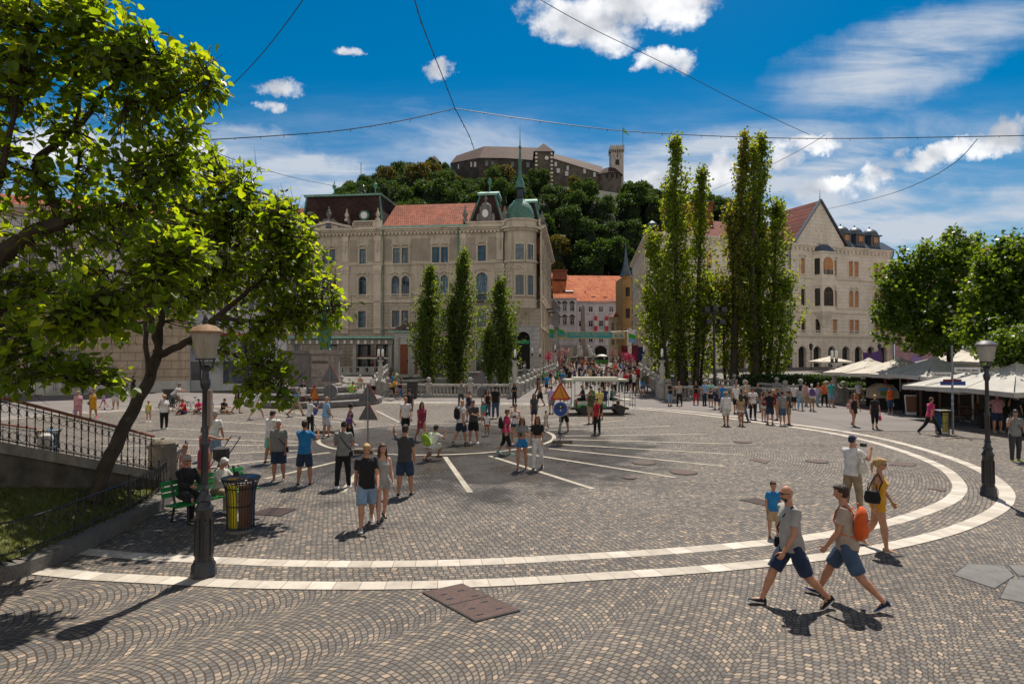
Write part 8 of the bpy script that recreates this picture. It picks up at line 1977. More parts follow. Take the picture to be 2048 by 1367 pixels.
def waste_bin(px,py,label,cols,s=1.0,rz=0):
 g=G(px,py);o=empty('waste_bin',g,R(rz),label,'waste bin');o.scale=(s,s,s)
 MB().lathe([(.26,0),(.27,.03),(.26,.07)],20).build('base_plate',M_STONED,o)
 for k in range(30):
  a=k*2*PI/30;c,d=math.cos(a),math.sin(a);MB().tube([(.26*c,.26*d,.05),(.262*c,.262*d,.5),(.275*c,.275*d,.78),(.32*c,.32*d,.98),(.365*c,.365*d,1.07)],.0085,4).build('slat',M_IRON,o)
 mb=MB()
 for r_,z in((.27,.55),(.295,.90)):
  P_=[(r_*math.cos(t),r_*math.sin(t),z)for t in np.linspace(0,2*PI,25)];mb.tube(P_,.011,4,cap=False)
 mb.build('hoops',M_IRON,o);MB().lathe([(.375,1.06),(.385,1.09),(.37,1.10),(.36,1.085)],24).build('lid_ring',M_IRON,o)
 MB().lathe([(.36,1.088),(.1,1.092)],24).build('lid',mat('grey_bin_lid',(.10,.10,.11),.6),o)
 for k,c in enumerate(cols):
  a0=-PI/2+(k-(len(cols)-1)/2)*1.25;mb=MB();m_=cloth(c)if c in C_ else c
  P0=[(.232*math.cos(t),.232*math.sin(t))for t in np.linspace(a0-.58,a0+.58,8)];P1=[(.262*math.cos(t),.262*math.sin(t))for t in np.linspace(a0-.52,a0+.52,8)]
  for i in range(7):mb.add([(*P0[i],.12),(*P0[i+1],.12),(*P1[i+1],.98),(*P1[i],.98)],[(0,1,2,3)])
  mb.build('liner_bag',plain('liner_'+c,(.66,.56,.02)if c=='yellow'else C_[c],.45),o);x,y=.2*math.cos(a0),.2*math.sin(a0);MB().lathe([(.115,1.094),(.12,1.104),(.095,1.106)],14,c=(x,y,0),sy=.8).build('coloured_opening',plain('opening_'+c,C_[c]),o)
 MB().cbox((.02,.26,1.09),.07,.05,.09).build('ashtray',M_IRON,o)
waste_bin(481,1062,'black slatted waste bin with yellow and brown liners beside the bench',['yellow','brown','blue'],1.0,47)
waste_bin(1885,868,'waste bin with blue and yellow liners near the street name pole',['blue','lyel'],1.0,-40)
waste_bin(95,925,'waste bin with yellow and blue lids behind the stair railing',['yellow','blue'],1.0,20)
q=G(339,813);o=empty('round_bin',q,0,'dark round planter bin beside the parked bicycles on the left','bin');MB().lathe([(.34,0),(.36,.2),(.37,.9),(.47,1.12),(.47,1.18),(.4,1.17)],16).build('drum',M_IRON,o,smooth=True);MB().lathe([(.48,1.18),(.48,1.22)],16).build('rim',M_IRON,o)
o=empty('dark_bin',(-7.9,49.3,gz(49)),0,'dark square bin in front of the balustrade left of the small poplars','bin');MB().cbox((0,0,0),.7,.7,1.3,0,1.1).build('box',M_IRON,o);MB().cbox((0,0,1.3),.85,.85,.08).build('lid',M_BLK,o)
b0=Vector((-6.80,14.0,0));o=empty('park_bench',b0,R(64),'green slatted bench with two seated people behind the left street lamp','bench');mg=mat('green_painted_wood',(.012,.17,.035),.45,.2,5,.3)
for k in range(4):MB().box(-1.05,1.05,-.42+.12*k,-.33+.12*k,.42-.006*k,.45-.006*k).build('seat_slat',mg,o)
for k in range(3):MB().slab([(-1.05,.10+.03*k,.56+.12*k),(1.05,.10+.03*k,.56+.12*k),(1.05,.13+.03*k,.65+.12*k),(-1.05,.13+.03*k,.65+.12*k)],(0,.028,0)).build('back_slat',mg,o)
for x in(-.8,.8):MB().tube([(x,-.38,0),(x,-.36,.40),(x,.05,.41),(x,.22,.95)],.025,6).tube([(x,.05,.41),(x,.16,0)],.025,6).build('bench_frame',M_IRON,o)
m_or=plain('orange_sign_face',(.62,.24,.015),.4);m_rd=plain('red_sign_rim',(.36,.015,.02),.4);m_bl=plain('blue_sign_face',(.015,.06,.28),.4);m_bk=mat('grey_sign_back',(.13,.13,.14),.5,.2,4,.1,metal=.4);m_wt=plain('white_paint',(.65,.65,.65),.5)
def tri(mb,r,y0,y1,zc,k=1.0):
 P_=[(0,zc+r*k),(r*.866*k,zc-r*.5*k),(-r*.866*k,zc-r*.5*k)];Q=[]
 for i in range(3):
  a,b=P_[i],P_[(i+1)%3];Q+=[(a[0]*.94+b[0]*.06,a[1]*.94+b[1]*.06),(a[0]*.06+b[0]*.94,a[1]*.06+b[1]*.94)]
 mb.slab([(x,y0,z)for x,z in Q],(0,y1-y0,0))
def disc(mb,r,y0,y1,zc,n=24):m2=MB();m2.lathe([(r,y0),(r,y1)],n);mb.add([(v[0],v[2],v[1]+zc)for v in m2.v],m2.f)
def sign_post(px,py,rz,label,plates,H=2.0,foot=True):
 g=G(px,py);o=empty('sign_post',g,R(rz),label,'sign');MB().tube([(0,.03,0),(0,.03,H)],.03,8).build('pole',mat('galvanised_steel',(.22,.22,.23),.45,.2,5,.1,metal=.6),o)
 if foot:
  MB().slab([(-.42,-.25,0),(.40,-.25,0),(.50,.25,0),(-.30,.25,0)],(0.06,0.03,.15)).build('concrete_foot',mat('dirty_concrete_foot',(.12,.105,.09),.9,.4,5,.6),o);MB().tube([(-.12,-.05,.15),(0,0,.42)],.012,4).tube([(.14,-.05,.15),(0,0,.42)],.012,4).build('stay',M_IRON,o)
 for kind,zc,r in plates:
  if kind=='t':
   mb=MB();tri(mb,r,-.02,.012,zc);p=mb.build('warning_triangle',m_rd,o);mb=MB();tri(mb,r,.013,.018,zc,.98);mb.build('plate_back',m_bk,p);mb=MB();tri(mb,r,-.026,-.021,zc,.74);mb.build('orange_face',m_or,p);mb=MB();z=zc
   mb.tube([(.02,-.03,z+.30*r/.5),(-.01,-.03,z+.18*r/.5),(.07,-.03,z+.05),(.08,-.03,z-.05),(.17,-.03,z-.13),(.22,-.03,z-.16)],.008,4)
   for x,zz in((-.16,-.12),(-.08,-.05),(-.03,-.14),(.02,-.07),(-.10,-.16),(.07,-.15),(-.03,.05),(-.2,-.17),(.13,-.18)):mb.tube([(x,-.03,z+zz),(x+.015,-.03,z+zz+.045)],.006,4)
   mb.build('pictogram',M_IRON,p)
  if kind=='d':
   mb=MB();disc(mb,r,-.02,.012,zc);p=mb.build('round_plate',m_wt,o);mb=MB();disc(mb,r*.98,.013,.018,zc);mb.build('plate_back',m_bk,p);mb=MB();disc(mb,r*.95,-.026,-.021,zc);mb.build('blue_face',m_bl,p)
   mb=MB();mb.add([(r*.62*math.cos(t),-.03,zc+.02+r*.52*math.sin(t))for t in np.linspace(0,PI,13)],[tuple(range(13))]);mb.tube([(0,-.03,zc+.02),(0,-.03,zc-r*.6),(-.03,-.03,zc-r*.66)],.007,4);mb.build('umbrella_symbol',M_IRON,p)
   mb=MB()
   for x,z_,q in((0,.10,.03),(-.11,-.06,.032),(-.06,-.02,.02),(.09,-.05,.022),(.05,-.09,.012)):disc(mb,q,-.034,-.03,zc+z_,10)
   mb.build('white_drops',m_wt,p)
 return o
sign_post(1121,886,4,'orange warning triangle over a blue umbrella disc beside the wet paving',[('t',2.0,.50),('d',1.38,.30)],2.3)
sign_post(736,905,172,'pole with two grey triangular sign backs one above the other',[('t',2.10,.44),('t',1.42,.44)],2.4)
sign_post(628,866,75,'warning triangle with blue disc below, turned almost edge on',[('t',1.75,.50),('d',1.1,.30)],2.1)
sign_post(660,866,178,'grey back of a triangle and round plate in front of the monument steps',[('t',2.6,.52),('d',1.9,.34)],3.0)
sign_post(963,838,205,'graffitied back of a triangle and round plate left of the lamp pillar',[('t',2.25,.52),('d',1.5,.32)],2.6)
def monument():
 c=Vector((-14.4,45.6,0));o=empty('monument',c,0,'grey stone monument with stepped round base and lettered pedestal','monument');md=mat('dark_granite',(.16,.15,.145),.8,.3,3,.5,bscale=40,dirt=.4);mp=mat('pink_grey_granite',(.30,.25,.225),.75,.25,3,.4,bscale=40,dirt=.5)
 for r_,z0,z1 in((4.7,0,.45),(3.9,.45,.88),(2.9,.88,1.32)):MB().lathe([(r_,z0),(r_+.08,z0+.1),(r_+.08,z1-.06),(r_,z1)],48).build('step',md,o,smooth=False)
 MB().cbox((-.9,.1,1.3),2.7,2.3,2.35).cbox((-.9,.1,3.65),2.9,2.5,.22).build('pedestal',md,o)
 MB().lathe([(1.2,1.3),(1.2,1.45),(1.06,1.5),(1.04,3.55),(1.18,3.62),(1.2,3.9)],24,c=(.75,-.35,0)).build('column',mp,o,smooth=True)
 MB().cbox((.75,-1.44,2.0),1.25,.1,1.45).build('relief_panel',mp,o);t=txt('PREŠEREN',.27,.05,plain('carved_letters',(.10,.085,.07)),o,None,.75,-1.52,2.95,1.12)
 mb=MB();rr=random.Random(6)
 for k in range(16):mb.ball((.75+rr.uniform(-.5,.5),-1.48,2.1+rr.random()*.65),.12,.05,.16,6,4)
 mb.build('relief',mp,o)
 i=make_person('statue',3.7,'st2',False,1.1,'l','long','short',2);mb=MB();T=i['T'];S=3.7;loft(mb,[(.16,.12,.10,.05),(.35,.13,.10,.04),(.6,.115,.085,.02),(.80,.10,.06,.01)],T);base=Vector((-.0,0,0));got=[]
 for q in[i['body'],i['P']['top'],i['P']['bottom'],i['P']['hair']]+[a for a,b in i['shoes']]:base_mb=got.append(q)
 allb=MB()
 for q in got:allb.add(q.v,q.f)
 allb.add([(v[0],v[1]+.0,v[2])for v in mb.v if True],mb.f)
 s=mesh_obj('statue',bpy.data.meshes.new('s0'),None,(c.x+.75,c.y-.35,3.9));tag(s,'green bronze statue of a man in a long coat standing on the pedestal','statue');s.rotation_euler=(0,0,R(24))
 queue(allb,.03,lambda me:(me.materials.append(mat('green_bronze',(.05,.17,.13),.5,.4,4,.3,metal=.3)),setattr(s,'data',me)),0,1);finish_queue()
monument()
def bicycle(loc,rz,label,col,basket=False):
 o=empty('bicycle',loc,R(rz),label,'bicycle');m=cloth(col)
 for x in(-.52,.52):
  mb=MB();mb.tube([(x+.33*math.cos(t),0,.34+.33*math.sin(t))for t in np.linspace(0,2*PI,25)],.018,6,cap=False);w=mb.build('wheel',M_IRON,o);mb=MB()
  for k in range(12):a=k*PI/6;mb.tube([(x,0,.34),(x+.32*math.cos(a),0,.34+.32*math.sin(a))],.003,3)
  mb.tube([(x,-.04,.34),(x,.04,.34)],.02,6);mb.build('spokes',MATS['galvanised_steel'],w)
 mb=MB()
 for p,q in(((-.52,0,.34),(-.10,0,.32)),((-.52,0,.34),(-.20,0,.80)),((-.10,0,.32),(-.22,0,.86)),((-.10,0,.32),(.36,0,.74)),((-.20,0,.80),(.34,0,.80)),((.52,0,.34),(.33,0,.92))):mb.tube([p,q],.016,6)
 mb.build('frame',m,o);MB().tube([(.22,-.26,.98),(.33,-.2,1.0),(.33,.2,1.0),(.22,.26,.98)],.013,5).build('handlebar',M_IRON,o);MB().lathe([(.02,0),(.11,.02),(.10,.06),(.02,.07)],10,c=(-.23,0,.87),sy=.7).build('saddle',M_IRON,o);MB().lathe([(.07,-.01),(.07,.01)],10,c=(-.10,0,.30)).build('crank',M_IRON,o)
 if basket:MB().cbox((.55,0,.78),.26,.34,.24,0,1.15).build('basket',cloth('teal'),o)
bicycle((-9.3,48.2,gz(48)),-12,'bicycle of the yellow and black cyclist near the lamp pillar','black')
bicycle((-20.8,38.5,0),10,'black city bicycle parked left of the leaning trunk','black')
bicycle((-19.6,38.9,0),40,'white bicycle with turquoise basket parked beside the dark bin','white',True)
bicycle((-21.6,39.6,0),14,'bicycle ridden by the cyclist in the white tee on the left','grey')
bicycle((13.7,48.0,0),8,'mountain bike leaning at the balustrade under the tall poplars','char')
bicycle((-11.3,44.0,.9),0,'racing bicycle of the lime green rider by the monument steps','lime')
def cart():
 D=37.7;o=empty('electric_cart',(5.2,D,0),R(4),'open green and white electric passenger cart with flat cream roof','electric cart');mw=plain('cream_roof_paint',(.50,.47,.40),.5);mgn=plain('bright_green_paint',(.04,.33,.05),.35);mwh=plain('white_body_paint',(.55,.56,.54),.4)
 MB().box(-1.75,1.75,-.68,.68,.30,.40).build('floor',M_IRON,o)
 MB().box(-1.35,.35,-.70,-.66,.40,.60).box(-1.35,.35,.66,.70,.40,.60).build('side_panel_green',mgn,o);MB().box(-1.35,.35,-.702,-.658,.60,.80).box(-1.35,.35,.658,.702,.60,.80).build('side_panel_white',mwh,o)
 for x in(-1.0,1.25):
  for y in(-.62,.62):m2=MB();m2.lathe([(.14,-.09),(.27,-.09),(.28,-.05),(.28,.05),(.27,.09),(.14,.09)],18);w=MB();w.add([(v[0]+x,v[2]+y,v[1]+.28)for v in m2.v],m2.f);w.build('wheel',M_IRON,o)
 MB().box(-2.05,1.7,-.75,.75,1.98,2.10).box(-1.55,1.15,-.5,.5,2.10,2.22).build('roof',mw,o);MB().box(-2.06,1.71,-.76,-.74,1.97,2.07).build('roof_fascia',plain('green_white_fascia',(.35,.42,.33)),o)
 for x in(-1.5,-.3,.8,1.5):
  for y in(-.62,.62):MB().tube([(x,y,.4),(x,y,1.98)],.02,5).build('roof_post',MATS['galvanised_steel'],o)
 for x in(-.75,.15):MB().box(x-.28,x+.28,-.55,.55,.40,.74).box(x+.22,x+.3,-.55,.55,.74,1.15).build('seat',cloth('char'),o)
 MB().box(.95,2.0,-.6,.6,.80,.86).build('rear_board',plain('cream_board',(.42,.38,.30)),o)
 mb=MB()
 for z in(.55,.95,1.25):mb.tube([(1.75,-.6,z),(2.15,-.6,z),(2.15,.6,z),(1.75,.6,z)],.014,4)
 for y in(-.6,0,.6):mb.tube([(2.15,y,.35),(2.15,y,1.25)],.014,4)
 mb.build('luggage_rail',M_IRON,o);MB().tube([(-1.75,-.2,.9),(-1.6,0,1.0),(-1.75,.2,.9)],.015,5).tube([(-1.66,0,.5),(-1.62,0,.98)],.02,5).build('steering_wheel',M_IRON,o)
 MB().slab([(-1.75,-.6,.4),(-1.75,.6,.4),(-1.95,.6,.85),(-1.95,-.6,.85)],(.06,0,0)).build('front_apron',mwh,o);txt('CITY',.13,.01,mgn,o,None,-1.0,-.712,.64,.34)
cart()
D=107.0;gb=gz(D);o=empty('small_bus',(1206.5/1240*D-1024/1240*D,D,gb),0,'small green electric bus with white rounded roof in the crowded street','bus');gn=plain('bus_green',(.03,.22,.03),.35)
MB().box(-.88,.88,0,3.2,.25,1.05).build('body',gn,o);MB().box(-.86,.86,.05,3.1,1.05,1.62).build('windows',M_GLASSD,o)
m2=MB();m2.lathe([(.90,0),(.88,.1),(.72,.26),(.4,.37),(.05,.41)],20,sy=1.75);MB().add([(v[0],v[1]+1.5,v[2]+1.6)for v in m2.v],m2.f).build('roof',plain('white_bus_roof',(.62,.62,.60)),o,smooth=True)
MB().box(-.85,.85,-.04,0,.28,.38).build('bumper',plain('reflective_strip',(.5,.12,.10)),o);MB().ball((0,-.03,.72),.14,.03,.14).build('red_badge',m_rd,o);MB().ball((.2,-.03,1.35),.16,.03,.12).build('rear_wiper',m_wt,o)
for x in(-.65,.65):MB().cbox((x,.6,0),.2,.5,.32).build('wheel',M_IRON,o)
D=93.0;X=lambda px:(px-1024)/1240*D;Z=lambda py:CAMH+(708-py)/1240*D
o=empty('festival_banner',(X(1181),D,Z(677)),0,'turquoise LJUBLJANA FESTIVAL banner hung across the street','banner');tq=plain('turquoise_banner',(.03,.27,.29),.7);sandc=plain('sand_banner',(.42,.37,.20),.7);x0=X(1181)
MB().box(X(1112)-x0,X(1250)-x0,-.01,.01,0,Z(663)-Z(677)).build('banner_cloth',sandc,o);MB().box(X(1134)-x0,X(1225)-x0,-.025,-.012,.12,Z(663)-Z(677)-.1).build('title_field',tq,o);MB().box(X(1114.5)-x0,X(1132)-x0,-.025,-.012,.3,Z(663)-Z(677)-.15).build('logo_field',tq,o)
txt('LJUBLJANA FESTIVAL',.55,.01,sandc,o,None,X(1179.5)-x0,-.035,.47,5.9);txt('28. 6.–3. 9. 2018',.30,.01,sandc,o,None,X(1179.5)-x0,-.035,.15,2.4);txt('66',.85,.01,plain('blue_digits',(.03,.16,.30)),o,None,X(1238)-x0,-.03,.2,1.35);txt('2018',.4,.01,sandc,o,None,X(1123)-x0,-.03,.42,1.0)
MB().tube([(3.0,0,Z(663)-Z(677)),(X(1250)-x0+6,0,Z(663)-Z(677)+.4)],.02,3).tube([(X(1112)-x0,0,Z(663)-Z(677)),(X(1112)-x0-2.4,0,Z(663)-Z(677)+.3)],.02,3).build('cord',M_IRON,o)
def flag(px,py,D_,w,h,cols,label,droop=.3,n='hanging_flag'):
 p=at(px,py,D_);o=empty(n,p,0,label,'flag')
 for k,c in enumerate(cols):
  z1=-h*k/len(cols);z0=-h*(k+1)/len(cols);mb=MB();mb.add([(0,0,z1),(w*.5,.12,z1-droop*w*.4),(w,0,z1-droop*w),(w,0,z0-droop*w),(w*.5,.12,z0-droop*w*.4),(0,0,z0)],[(0,1,4,5),(1,2,3,4)]);mb.build('cloth',cloth(c),o)
 MB().tube([(0,.02,.2),(0,.02,-h*.2)],.03,4).tube([(0,.02,.1),(-1.2,.02,-.5)],.03,4).build('staff',M_IRON,o)
flag(1098,648,90,.7,1.9,['white','green','teal'],'white, green and turquoise flag on the mansion side of the street');flag(1116,657,92,.9,.7,['green','teal'],'small green flag above the left end of the banner');flag(1257,657,92,1.0,2.0,['white','green','sky'],'white and green flag on the right side of the street')
for px,py,w,h,c,l in((1243,691,1.0,2.0,'wine','wide dark red shop banner'),(1265,690,.8,2.2,'wine','narrow dark red shop banner'),(1275,693,.9,2.0,'navy','navy shop banner')):flag(px,py,88 if px>1250 else 100,w,h,[c],l+' on the right side of the street',0,'shop_banner')
flag(1726,704,98,1.0,2.5,['purple','purple'],'narrow dark purple flag at the arcade',.1);flag(1741,706,98,1.7,2.2,['purple'],'wide slanted purple flag at the arcade',-.35)
M_CANV=mat('cream_canvas',(.50,.455,.39),.85,.12,2.0,.15);M_CANSH=mat('shaded_cream_canvas',(.42,.405,.375),.85,.15,2.0,.15)  # second material is the cream canvas with shade put into its colour
def umbrella(px,py_rim,D_,half,rise,label,m=None,rz=0,val=.22):
 p=at(px,py_rim,D_);o=empty('market_umbrella',(p.x,p.y,0),R(rz),label,'umbrella','large square cafe umbrellas');z=p.z;m=m or M_CANV;n=8
 P_=[(half*a,half*b)for a,b in((-1,-1),(0,-1.0),(1,-1),(1,0),(1,1),(0,1),(-1,1),(-1,0))];c=MB();top=z+rise
 for i in range(8):
  a,b=P_[i],P_[(i+1)%8];za=z-(.07 if i%2==0 else 0);zb=z-(.07 if i%2==1 else 0);am,bm_=(a[0]*.5,a[1]*.5),(b[0]*.5,b[1]*.5);zm=z+rise*.46
  c.add([(*a,za),(*b,zb),(*bm_,zm),(*am,zm)],[(0,1,2,3)]);c.add([(*am,zm),(*bm_,zm),(0,0,top)],[(0,1,2)]);c.add([(*a,za),(*b,zb),(b[0],b[1],zb-val),(a[0],a[1],za-val)],[(0,1,2,3)])
 c.build('canopy',m,o,fix=False);MB().tube([(0,0,0),(0,0,top+.05)],.045,8).build('pole',M_KTRIM,o);MB().lathe([(.35,top-.12),(.05,top+.08)],10).build('top_cap',m,o);mb=MB()
 for a,b in P_:mb.tube([(a,b,z),(0,0,top-.1)],.015,4)
 mb.build('ribs',M_IRON,o);MB().cbox((0,0,0),.8,.8,.12).build('foot',M_STONED,o)
umbrella(1738,744,44,2.15,.95,'leftmost cream cafe umbrella in full sun',rz=6)
umbrella(1800,746,41,2.3,1.0,'second cream umbrella with leaf shadows on its top',rz=4)
umbrella(1868,748,38,2.4,1.0,'third umbrella, greyer, left of the street name signs',M_CANSH,rz=5)
umbrella(1772,753,46,1.2,.25,'small flat cream awning umbrella with orange underside',rz=0,val=.12)
umbrella(1945,772,33,2.3,.8,'cream umbrella in a shaded tone behind the right hand street lamp',M_CANSH,rz=0)
umbrella(2035,775,29.5,2.6,1.15,'large cream umbrella in a shaded tone with sun spots cut by the right edge',M_CANSH,rz=4)
umbrella(1925,726,50,2.6,1.0,'pale umbrella further back behind the plane tree trunk',rz=8)
umbrella(1985,722,47,2.5,.9,'pale umbrella further back left of the right street lamp',rz=2)
umbrella(1660,722,88,2.2,.7,'far white umbrella in front of the arcade',rz=0)
kq=at(1800,800,41.5);o=empty('cafe_kiosk',(kq.x,kq.y-1.2,0),R(-14),'black cafe counter with ice cream display under the umbrellas','kiosk')
MB().box(-2.0,3.4,-.4,.5,0,1.12).build('counter',M_IRON,o);MB().box(-2.05,3.45,-.45,.55,1.12,1.18).build('counter_top',mat('dark_counter',(.05,.045,.04),.3),o)
m2=MB();m2.add([(-2.6,-.6,.75),(-.9,-.6,.75),(-.9,-.6,1.15),(-1.15,-.35,1.6),(-1.9,-.35,1.72),(-2.5,-.45,1.35)],[tuple(range(6))]);v6=[Vector(v)for v in m2.v];MB().slab(v6,(0,.9,0)).build('display_case',plain('display_sand',(.30,.24,.17),.3),o)
MB().slab([(-2.2,-.62,1.25),(-1.0,-.62,1.3),(-1.05,-.62,1.38),(-1.6,-.62,1.42),(-2.15,-.62,1.36)],(0,.01,0)).build('display_picture',plain('picture_blue',(.05,.25,.45)),o);MB().box(-2.0,-1.2,-.615,-.608,.95,1.2).build('display_picture',plain('picture_green',(.10,.16,.04)),o)
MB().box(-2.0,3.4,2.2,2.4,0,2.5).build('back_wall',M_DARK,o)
for x,w,c in((.1,1.0,'red'),(1.0,.5,'wine'),(1.9,.5,'orange')):b_=MB().box(x-w/2,x+w/2,-.3,-.26,1.95,2.75).build('menu_board',cloth(c),o);MB().box(x-w/4,x+w/4,-.31,-.302,2.15,2.55).build('menu_sheet',m_wt,b_)
rr=random.Random(8)
for k in range(14):x=-.6+k*.27;MB().lathe([(.035,1.18),(.035,1.36),(.012,1.42),(.012,1.48)],7,c=(x,rr.uniform(-.2,.2),0)).build('bottle',plain('bottle_%d'%(k%4),((.05,.25,.10),(.45,.42,.38),(.35,.12,.05),(.10,.30,.32))[k%4],.2),o)
q=G(1822,828);o=empty('a_board',(q.x,q.y,0),R(-18),'white framed menu A-board standing before the cafe counter','sign board');MB().slab([(-.34,-.28,0),(.34,-.28,0),(.34,0,1.15),(-.34,0,1.15)],(0,.03,0)).build('front_frame',m_wt,o);MB().slab([(-.29,-.262,.16),(.29,-.262,.16),(.29,-.03,1.1),(-.29,-.03,1.1)],(0,-.012,0)).build('poster',cloth('brown','h'),o);MB().slab([(-.34,.35,0),(-.28,.35,0),(-.28,.03,1.15),(-.34,.03,1.15)],(0,.02,0)).slab([(.28,.35,0),(.34,.35,0),(.34,.03,1.15),(.28,.03,1.15)],(0,.02,0)).build('rear_leg',M_IRON,o)
for k in range(9):
 q=at(1890+22*k,790,31.5+(k%3)*1.6);o=empty('cafe_table',(q.x,q.y,0),0,'%s dark cafe table in the shade right of the street name pole'%('first','second','third','fourth','fifth','sixth','seventh','eighth','ninth')[k],'table','dark cafe tables');MB().box(-.35,.35,-.35,.35,.72,.75).build('tabletop',M_BLK,o);MB().lathe([(.2,0),(.03,.05),(.03,.72)],8).build('leg',M_IRON,o)
 o2=empty('cafe_chair',(q.x+.6,q.y-.1,0),R(70+31*k),'%s dark wicker chair in the shade right of the street name pole'%('first','second','third','fourth','fifth','sixth','seventh','eighth','ninth')[k],'chair','dark cafe chairs');MB().box(-.22,.22,-.22,.22,.42,.46).build('seat',cloth('brown'),o2);MB().slab([(-.22,.2,.46),(.22,.2,.46),(.22,.28,.88),(-.22,.28,.88)],(0,.02,0)).build('backrest',cloth('brown'),o2)
 for x in(-.2,.2):
  for y in(-.2,.2):MB().tube([(x,y,0),(x,y,.42)],.015,4).build('leg',M_IRON,o2)
q=at(1990,790,36.0);o=empty('terrace_screen',(q.x,q.y,0),0,'dark timber screen closing the back of the cafe terrace','screen');MB().box(-4.5,9,0,.1,0,1.75).build('boards',M_DARK,o)
for k in range(12):MB().box(-4.4+1.1*k,-4.28+1.1*k,-.06,0,0,2.3).build('post',M_BRFR,o)
q=at(1905,800,33.0)
for k in range(4):o=empty('planter_box',(31.2+1.3*k if False else q.x+1.5*k,q.y-3.0,0),0,'%s black planter box along the front of the cafe terrace'%('first','second','third','fourth')[k],'planter','black planter boxes');MB().box(-.65,.65,-.22,.22,0,.85).build('box',M_DARK,o);n=420;P_=np.c_[rng.uniform(-.65,.65,n),rng.uniform(-.28,.28,n),rng.uniform(.8,1.25,n)];mesh_obj('leaves',leaf_mesh('leaves',P_,rdir(n),rdir(n),rng.uniform(.08,.14,n),M_HEDGE,DIAM,rng.rand(n)),o)
q=G(1906,868);o=empty('street_name_pole',(q.x,q.y,0),0,'tall stickered pole with two street name plates and small blue signs','sign');MB().tube([(0,0,0),(0,0,4.0)],.045,8).build('pole',MATS['galvanised_steel'],o);s_=1/(1240/q.y)
def plate(x0,x1,z0,z1,rz,m,t=None,tc='black'):
 b=MB().box(x0,x1,-.02,.02,z0,z1).build('name_plate',m,o);b.rotation_euler=(0,0,R(rz))
 if t:l=txt(t,(z1-z0)*.55,.01,cloth(tc),b,None,(x0+x1)/2,-.03,z0+(z1-z0)*.3,(x1-x0)*.8)
Zp=lambda py:CAMH+(708-py)*s_
plate(-1.0,-.06,Zp(753),Zp(744),8,m_wt,'Prešernov trg');plate(.08,1.1,Zp(745),Zp(734),-14,m_wt,'Wolfova ulica');plate(-.42,.42,Zp(763),Zp(758),3,cloth('wine'));plate(-.5,.55,Zp(770),Zp(762),-6,m_bl)
mb=MB()
for k in range(5):mb.lathe([(.048,1.0+.3*k),(.048,1.12+.3*k)],8)
mb.build('stickers',cloth('blue','h'),o)
q=at(1429,760,56.0);o=empty('floodlight_mast',(q.x,q.y,gz(50)-2.5),0,'tall dark mast with floodlights between the two tall poplars','mast');Hm=at(1429,607,56).z-o.location.z;MB().tube([(0,0,0),(0,0,Hm)],[.14,.08],8).build('pole',M_IRON,o);MB().box(-1.1,1.1,-.05,.05,Hm-.9,Hm-.8).build('cross_arm',M_IRON,o)
for x,z in((-.75,0),(.75,0),(-.6,-1.1),(.6,-1.1),(0,.1)):MB().cbox((x,-.15,Hm-.75+z),.55,.45,.42,.3).build('floodlight',M_BLK,o)
for px,py,D_ in((1622,700,95),(1759,700,99)):
 p=at(px,py,D_);o=empty('lantern_post',(p.x,p.y,1.3),0,'small black lantern post in front of the arcade, %s'%('left one'if px<1700 else 'right one'),'lantern');h=p.z-1.3;MB().tube([(0,0,0),(0,0,h)],.07,6).build('post',M_IRON,o);MB().lathe([(.18,h),(.32,h+.75),(.35,h+.8),(.05,h+1.1)],6).build('lantern',M_GLASSD,o)
for px,py,D_,c in((1097,712,84,'pink'),(1118,708,92,'rose'),(1129,703,96,'rose'),(1226,706,100,'rose'),(1251,712,90,'pink'),(1260,716,86,'mag')):
 p=at(px,py,D_);o=empty('flower_basket',(p.x,p.y,p.z),0,'hanging %s flower basket on a post %s'%({'mag':'magenta'}.get(c,c),'left of the bridge end'if px<1110 else('near the left shops'if px<1122 else('beside the white house'if px<1200 else('before the yellow house'if px<1240 else('on the right kerb'if px<1255 else 'nearest the right parapet'))))),'flower basket')
 MB().tube([(0,0,gz(D_)-p.z),(0,0,.6)],.06,5).build('post',M_IRON,o);n=260;v=rdir(n)*rng.uniform(.3,1.0,n)[:,None]*np.array([.75,.75,.7]);mesh_obj('flowers',leaf_mesh('flowers',v,rdir(n),rdir(n),rng.uniform(.12,.22,n),cloth(c),DIAM,rng.rand(n)),o)
def wire(pts,r,label,bulbs=True):
 P_=[at(*p)for p in pts];b=P_[0];o=empty('overhead_wire',b,0,label,'wire');q=smooth_path(P_,6);MB().tube([v-b for v in q],r,5).build('cable',M_IRON,o);mb=MB();acc=0;k=0
 if bulbs:
  for u,v in zip(q[:-1],q[1:]):
   acc+=(v-u).length
   if acc>.9:mb.tube([v-b+Vector((0,0,.01)),v-b-Vector((.0,0,.07+.03*(k%3)))],[.016,.010],4);acc=0;k+=1
  mb.build('light_sockets',M_IRON,o)
Dh=30
wire([(822,-30,17),(838,30,20),(862,95,24),(890,165,27.5),(910,217,30)],.020,'overhead wire running from the top edge down to the hub of wires')
wire([(910,217,30),(925,245,33),(940,275,36),(948,298,38)],.022,'short wire falling from the hub towards the castle')
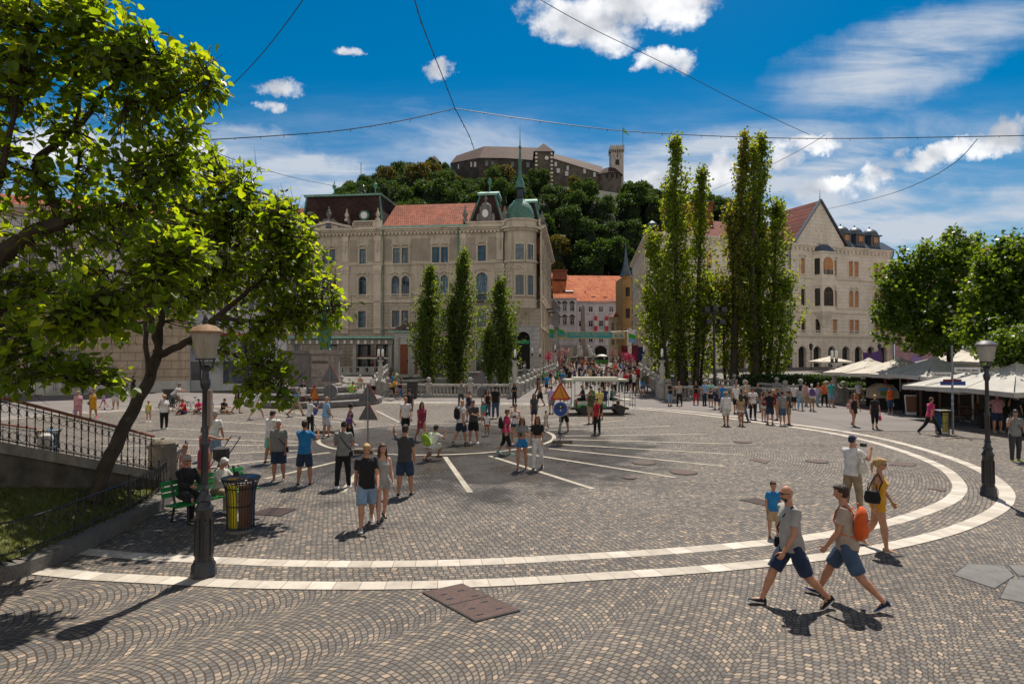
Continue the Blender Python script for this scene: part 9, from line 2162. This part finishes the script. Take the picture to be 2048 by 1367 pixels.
wire([(410,280,26),(545,272,27),(680,261,28),(800,242,29),(910,217,30)],.022,'long wire sagging from the tree to the hub of wires')
wire([(910,217,30),(1050,238,30.5),(1250,262,31.5),(1480,274,32),(1700,277,32),(2120,270,30)],.022,'long wire sagging from the hub to the right edge')
wire([(620,-20,18),(570,50,19),(515,118,20),(455,180,21),(390,245,22)],.014,'wire crossing the sky above the left trees',False)
wire([(1060,-12,24),(1180,55,28),(1330,128,31),(1480,205,35),(1620,270,38)],.016,'thin wire descending from the top edge to the right',False)
wire([(1955,278,33),(1910,325,38),(1840,365,45),(1755,395,55),(1640,421,75)],.022,'wire curving down to the pointed gable',False)
wire([(1650,270,36),(1600,300,42),(1530,335,48),(1425,380,56)],.016,'faint wire ending behind the right tall poplar',False)
wire([(400,292,30),(500,330,42),(600,358,60),(690,376,84)],.022,'faint wire leading to the lightning rod of the mansion',False)
q=G(445,945);o=empty('pram',(q.x,q.y,0),R(150),'dark pushchair beside the man in white behind the left street lamp','pushchair')
for x in(-.25,.25):
 for y in(-.3,.35):MB().tube([(x,y+.1*math.cos(t),.1+.1*math.sin(t))for t in np.linspace(0,2*PI,13)],.02,5,cap=False).build('wheel',M_IRON,o)
MB().tube([(-.25,.35,.1),(-.22,0,.5),(-.22,-.45,1.05),(.22,-.45,1.05),(.22,0,.5),(.25,.35,.1)],.016,6).build('frame',M_IRON,o);MB().lathe([(.1,.35),(.24,.45),(.25,.75),(.1,.8)],10,c=(0,.05,0)).build('seat',cloth('char'),o)
q=G(200,820);o=empty('kick_scooter',(q.x,q.y,0),20,'small pink kick scooter beside the child on the far left','scooter');MB().box(-.3,.25,-.05,.05,.06,.08).build('deck',cloth('mag'),o);MB().tube([(.25,0,.07),(.30,0,.7)],.015,5).tube([(.30,-.15,.7),(.30,.15,.7)],.015,5).build('handlebar',cloth('mag'),o)
for x in(-.3,.3):m2=MB();m2.lathe([(.06,-.015),(.06,.015)],10);MB().add([(v[0]+x,v[2],v[1]+.06)for v in m2.v],m2.f).build('wheel',M_IRON,o)
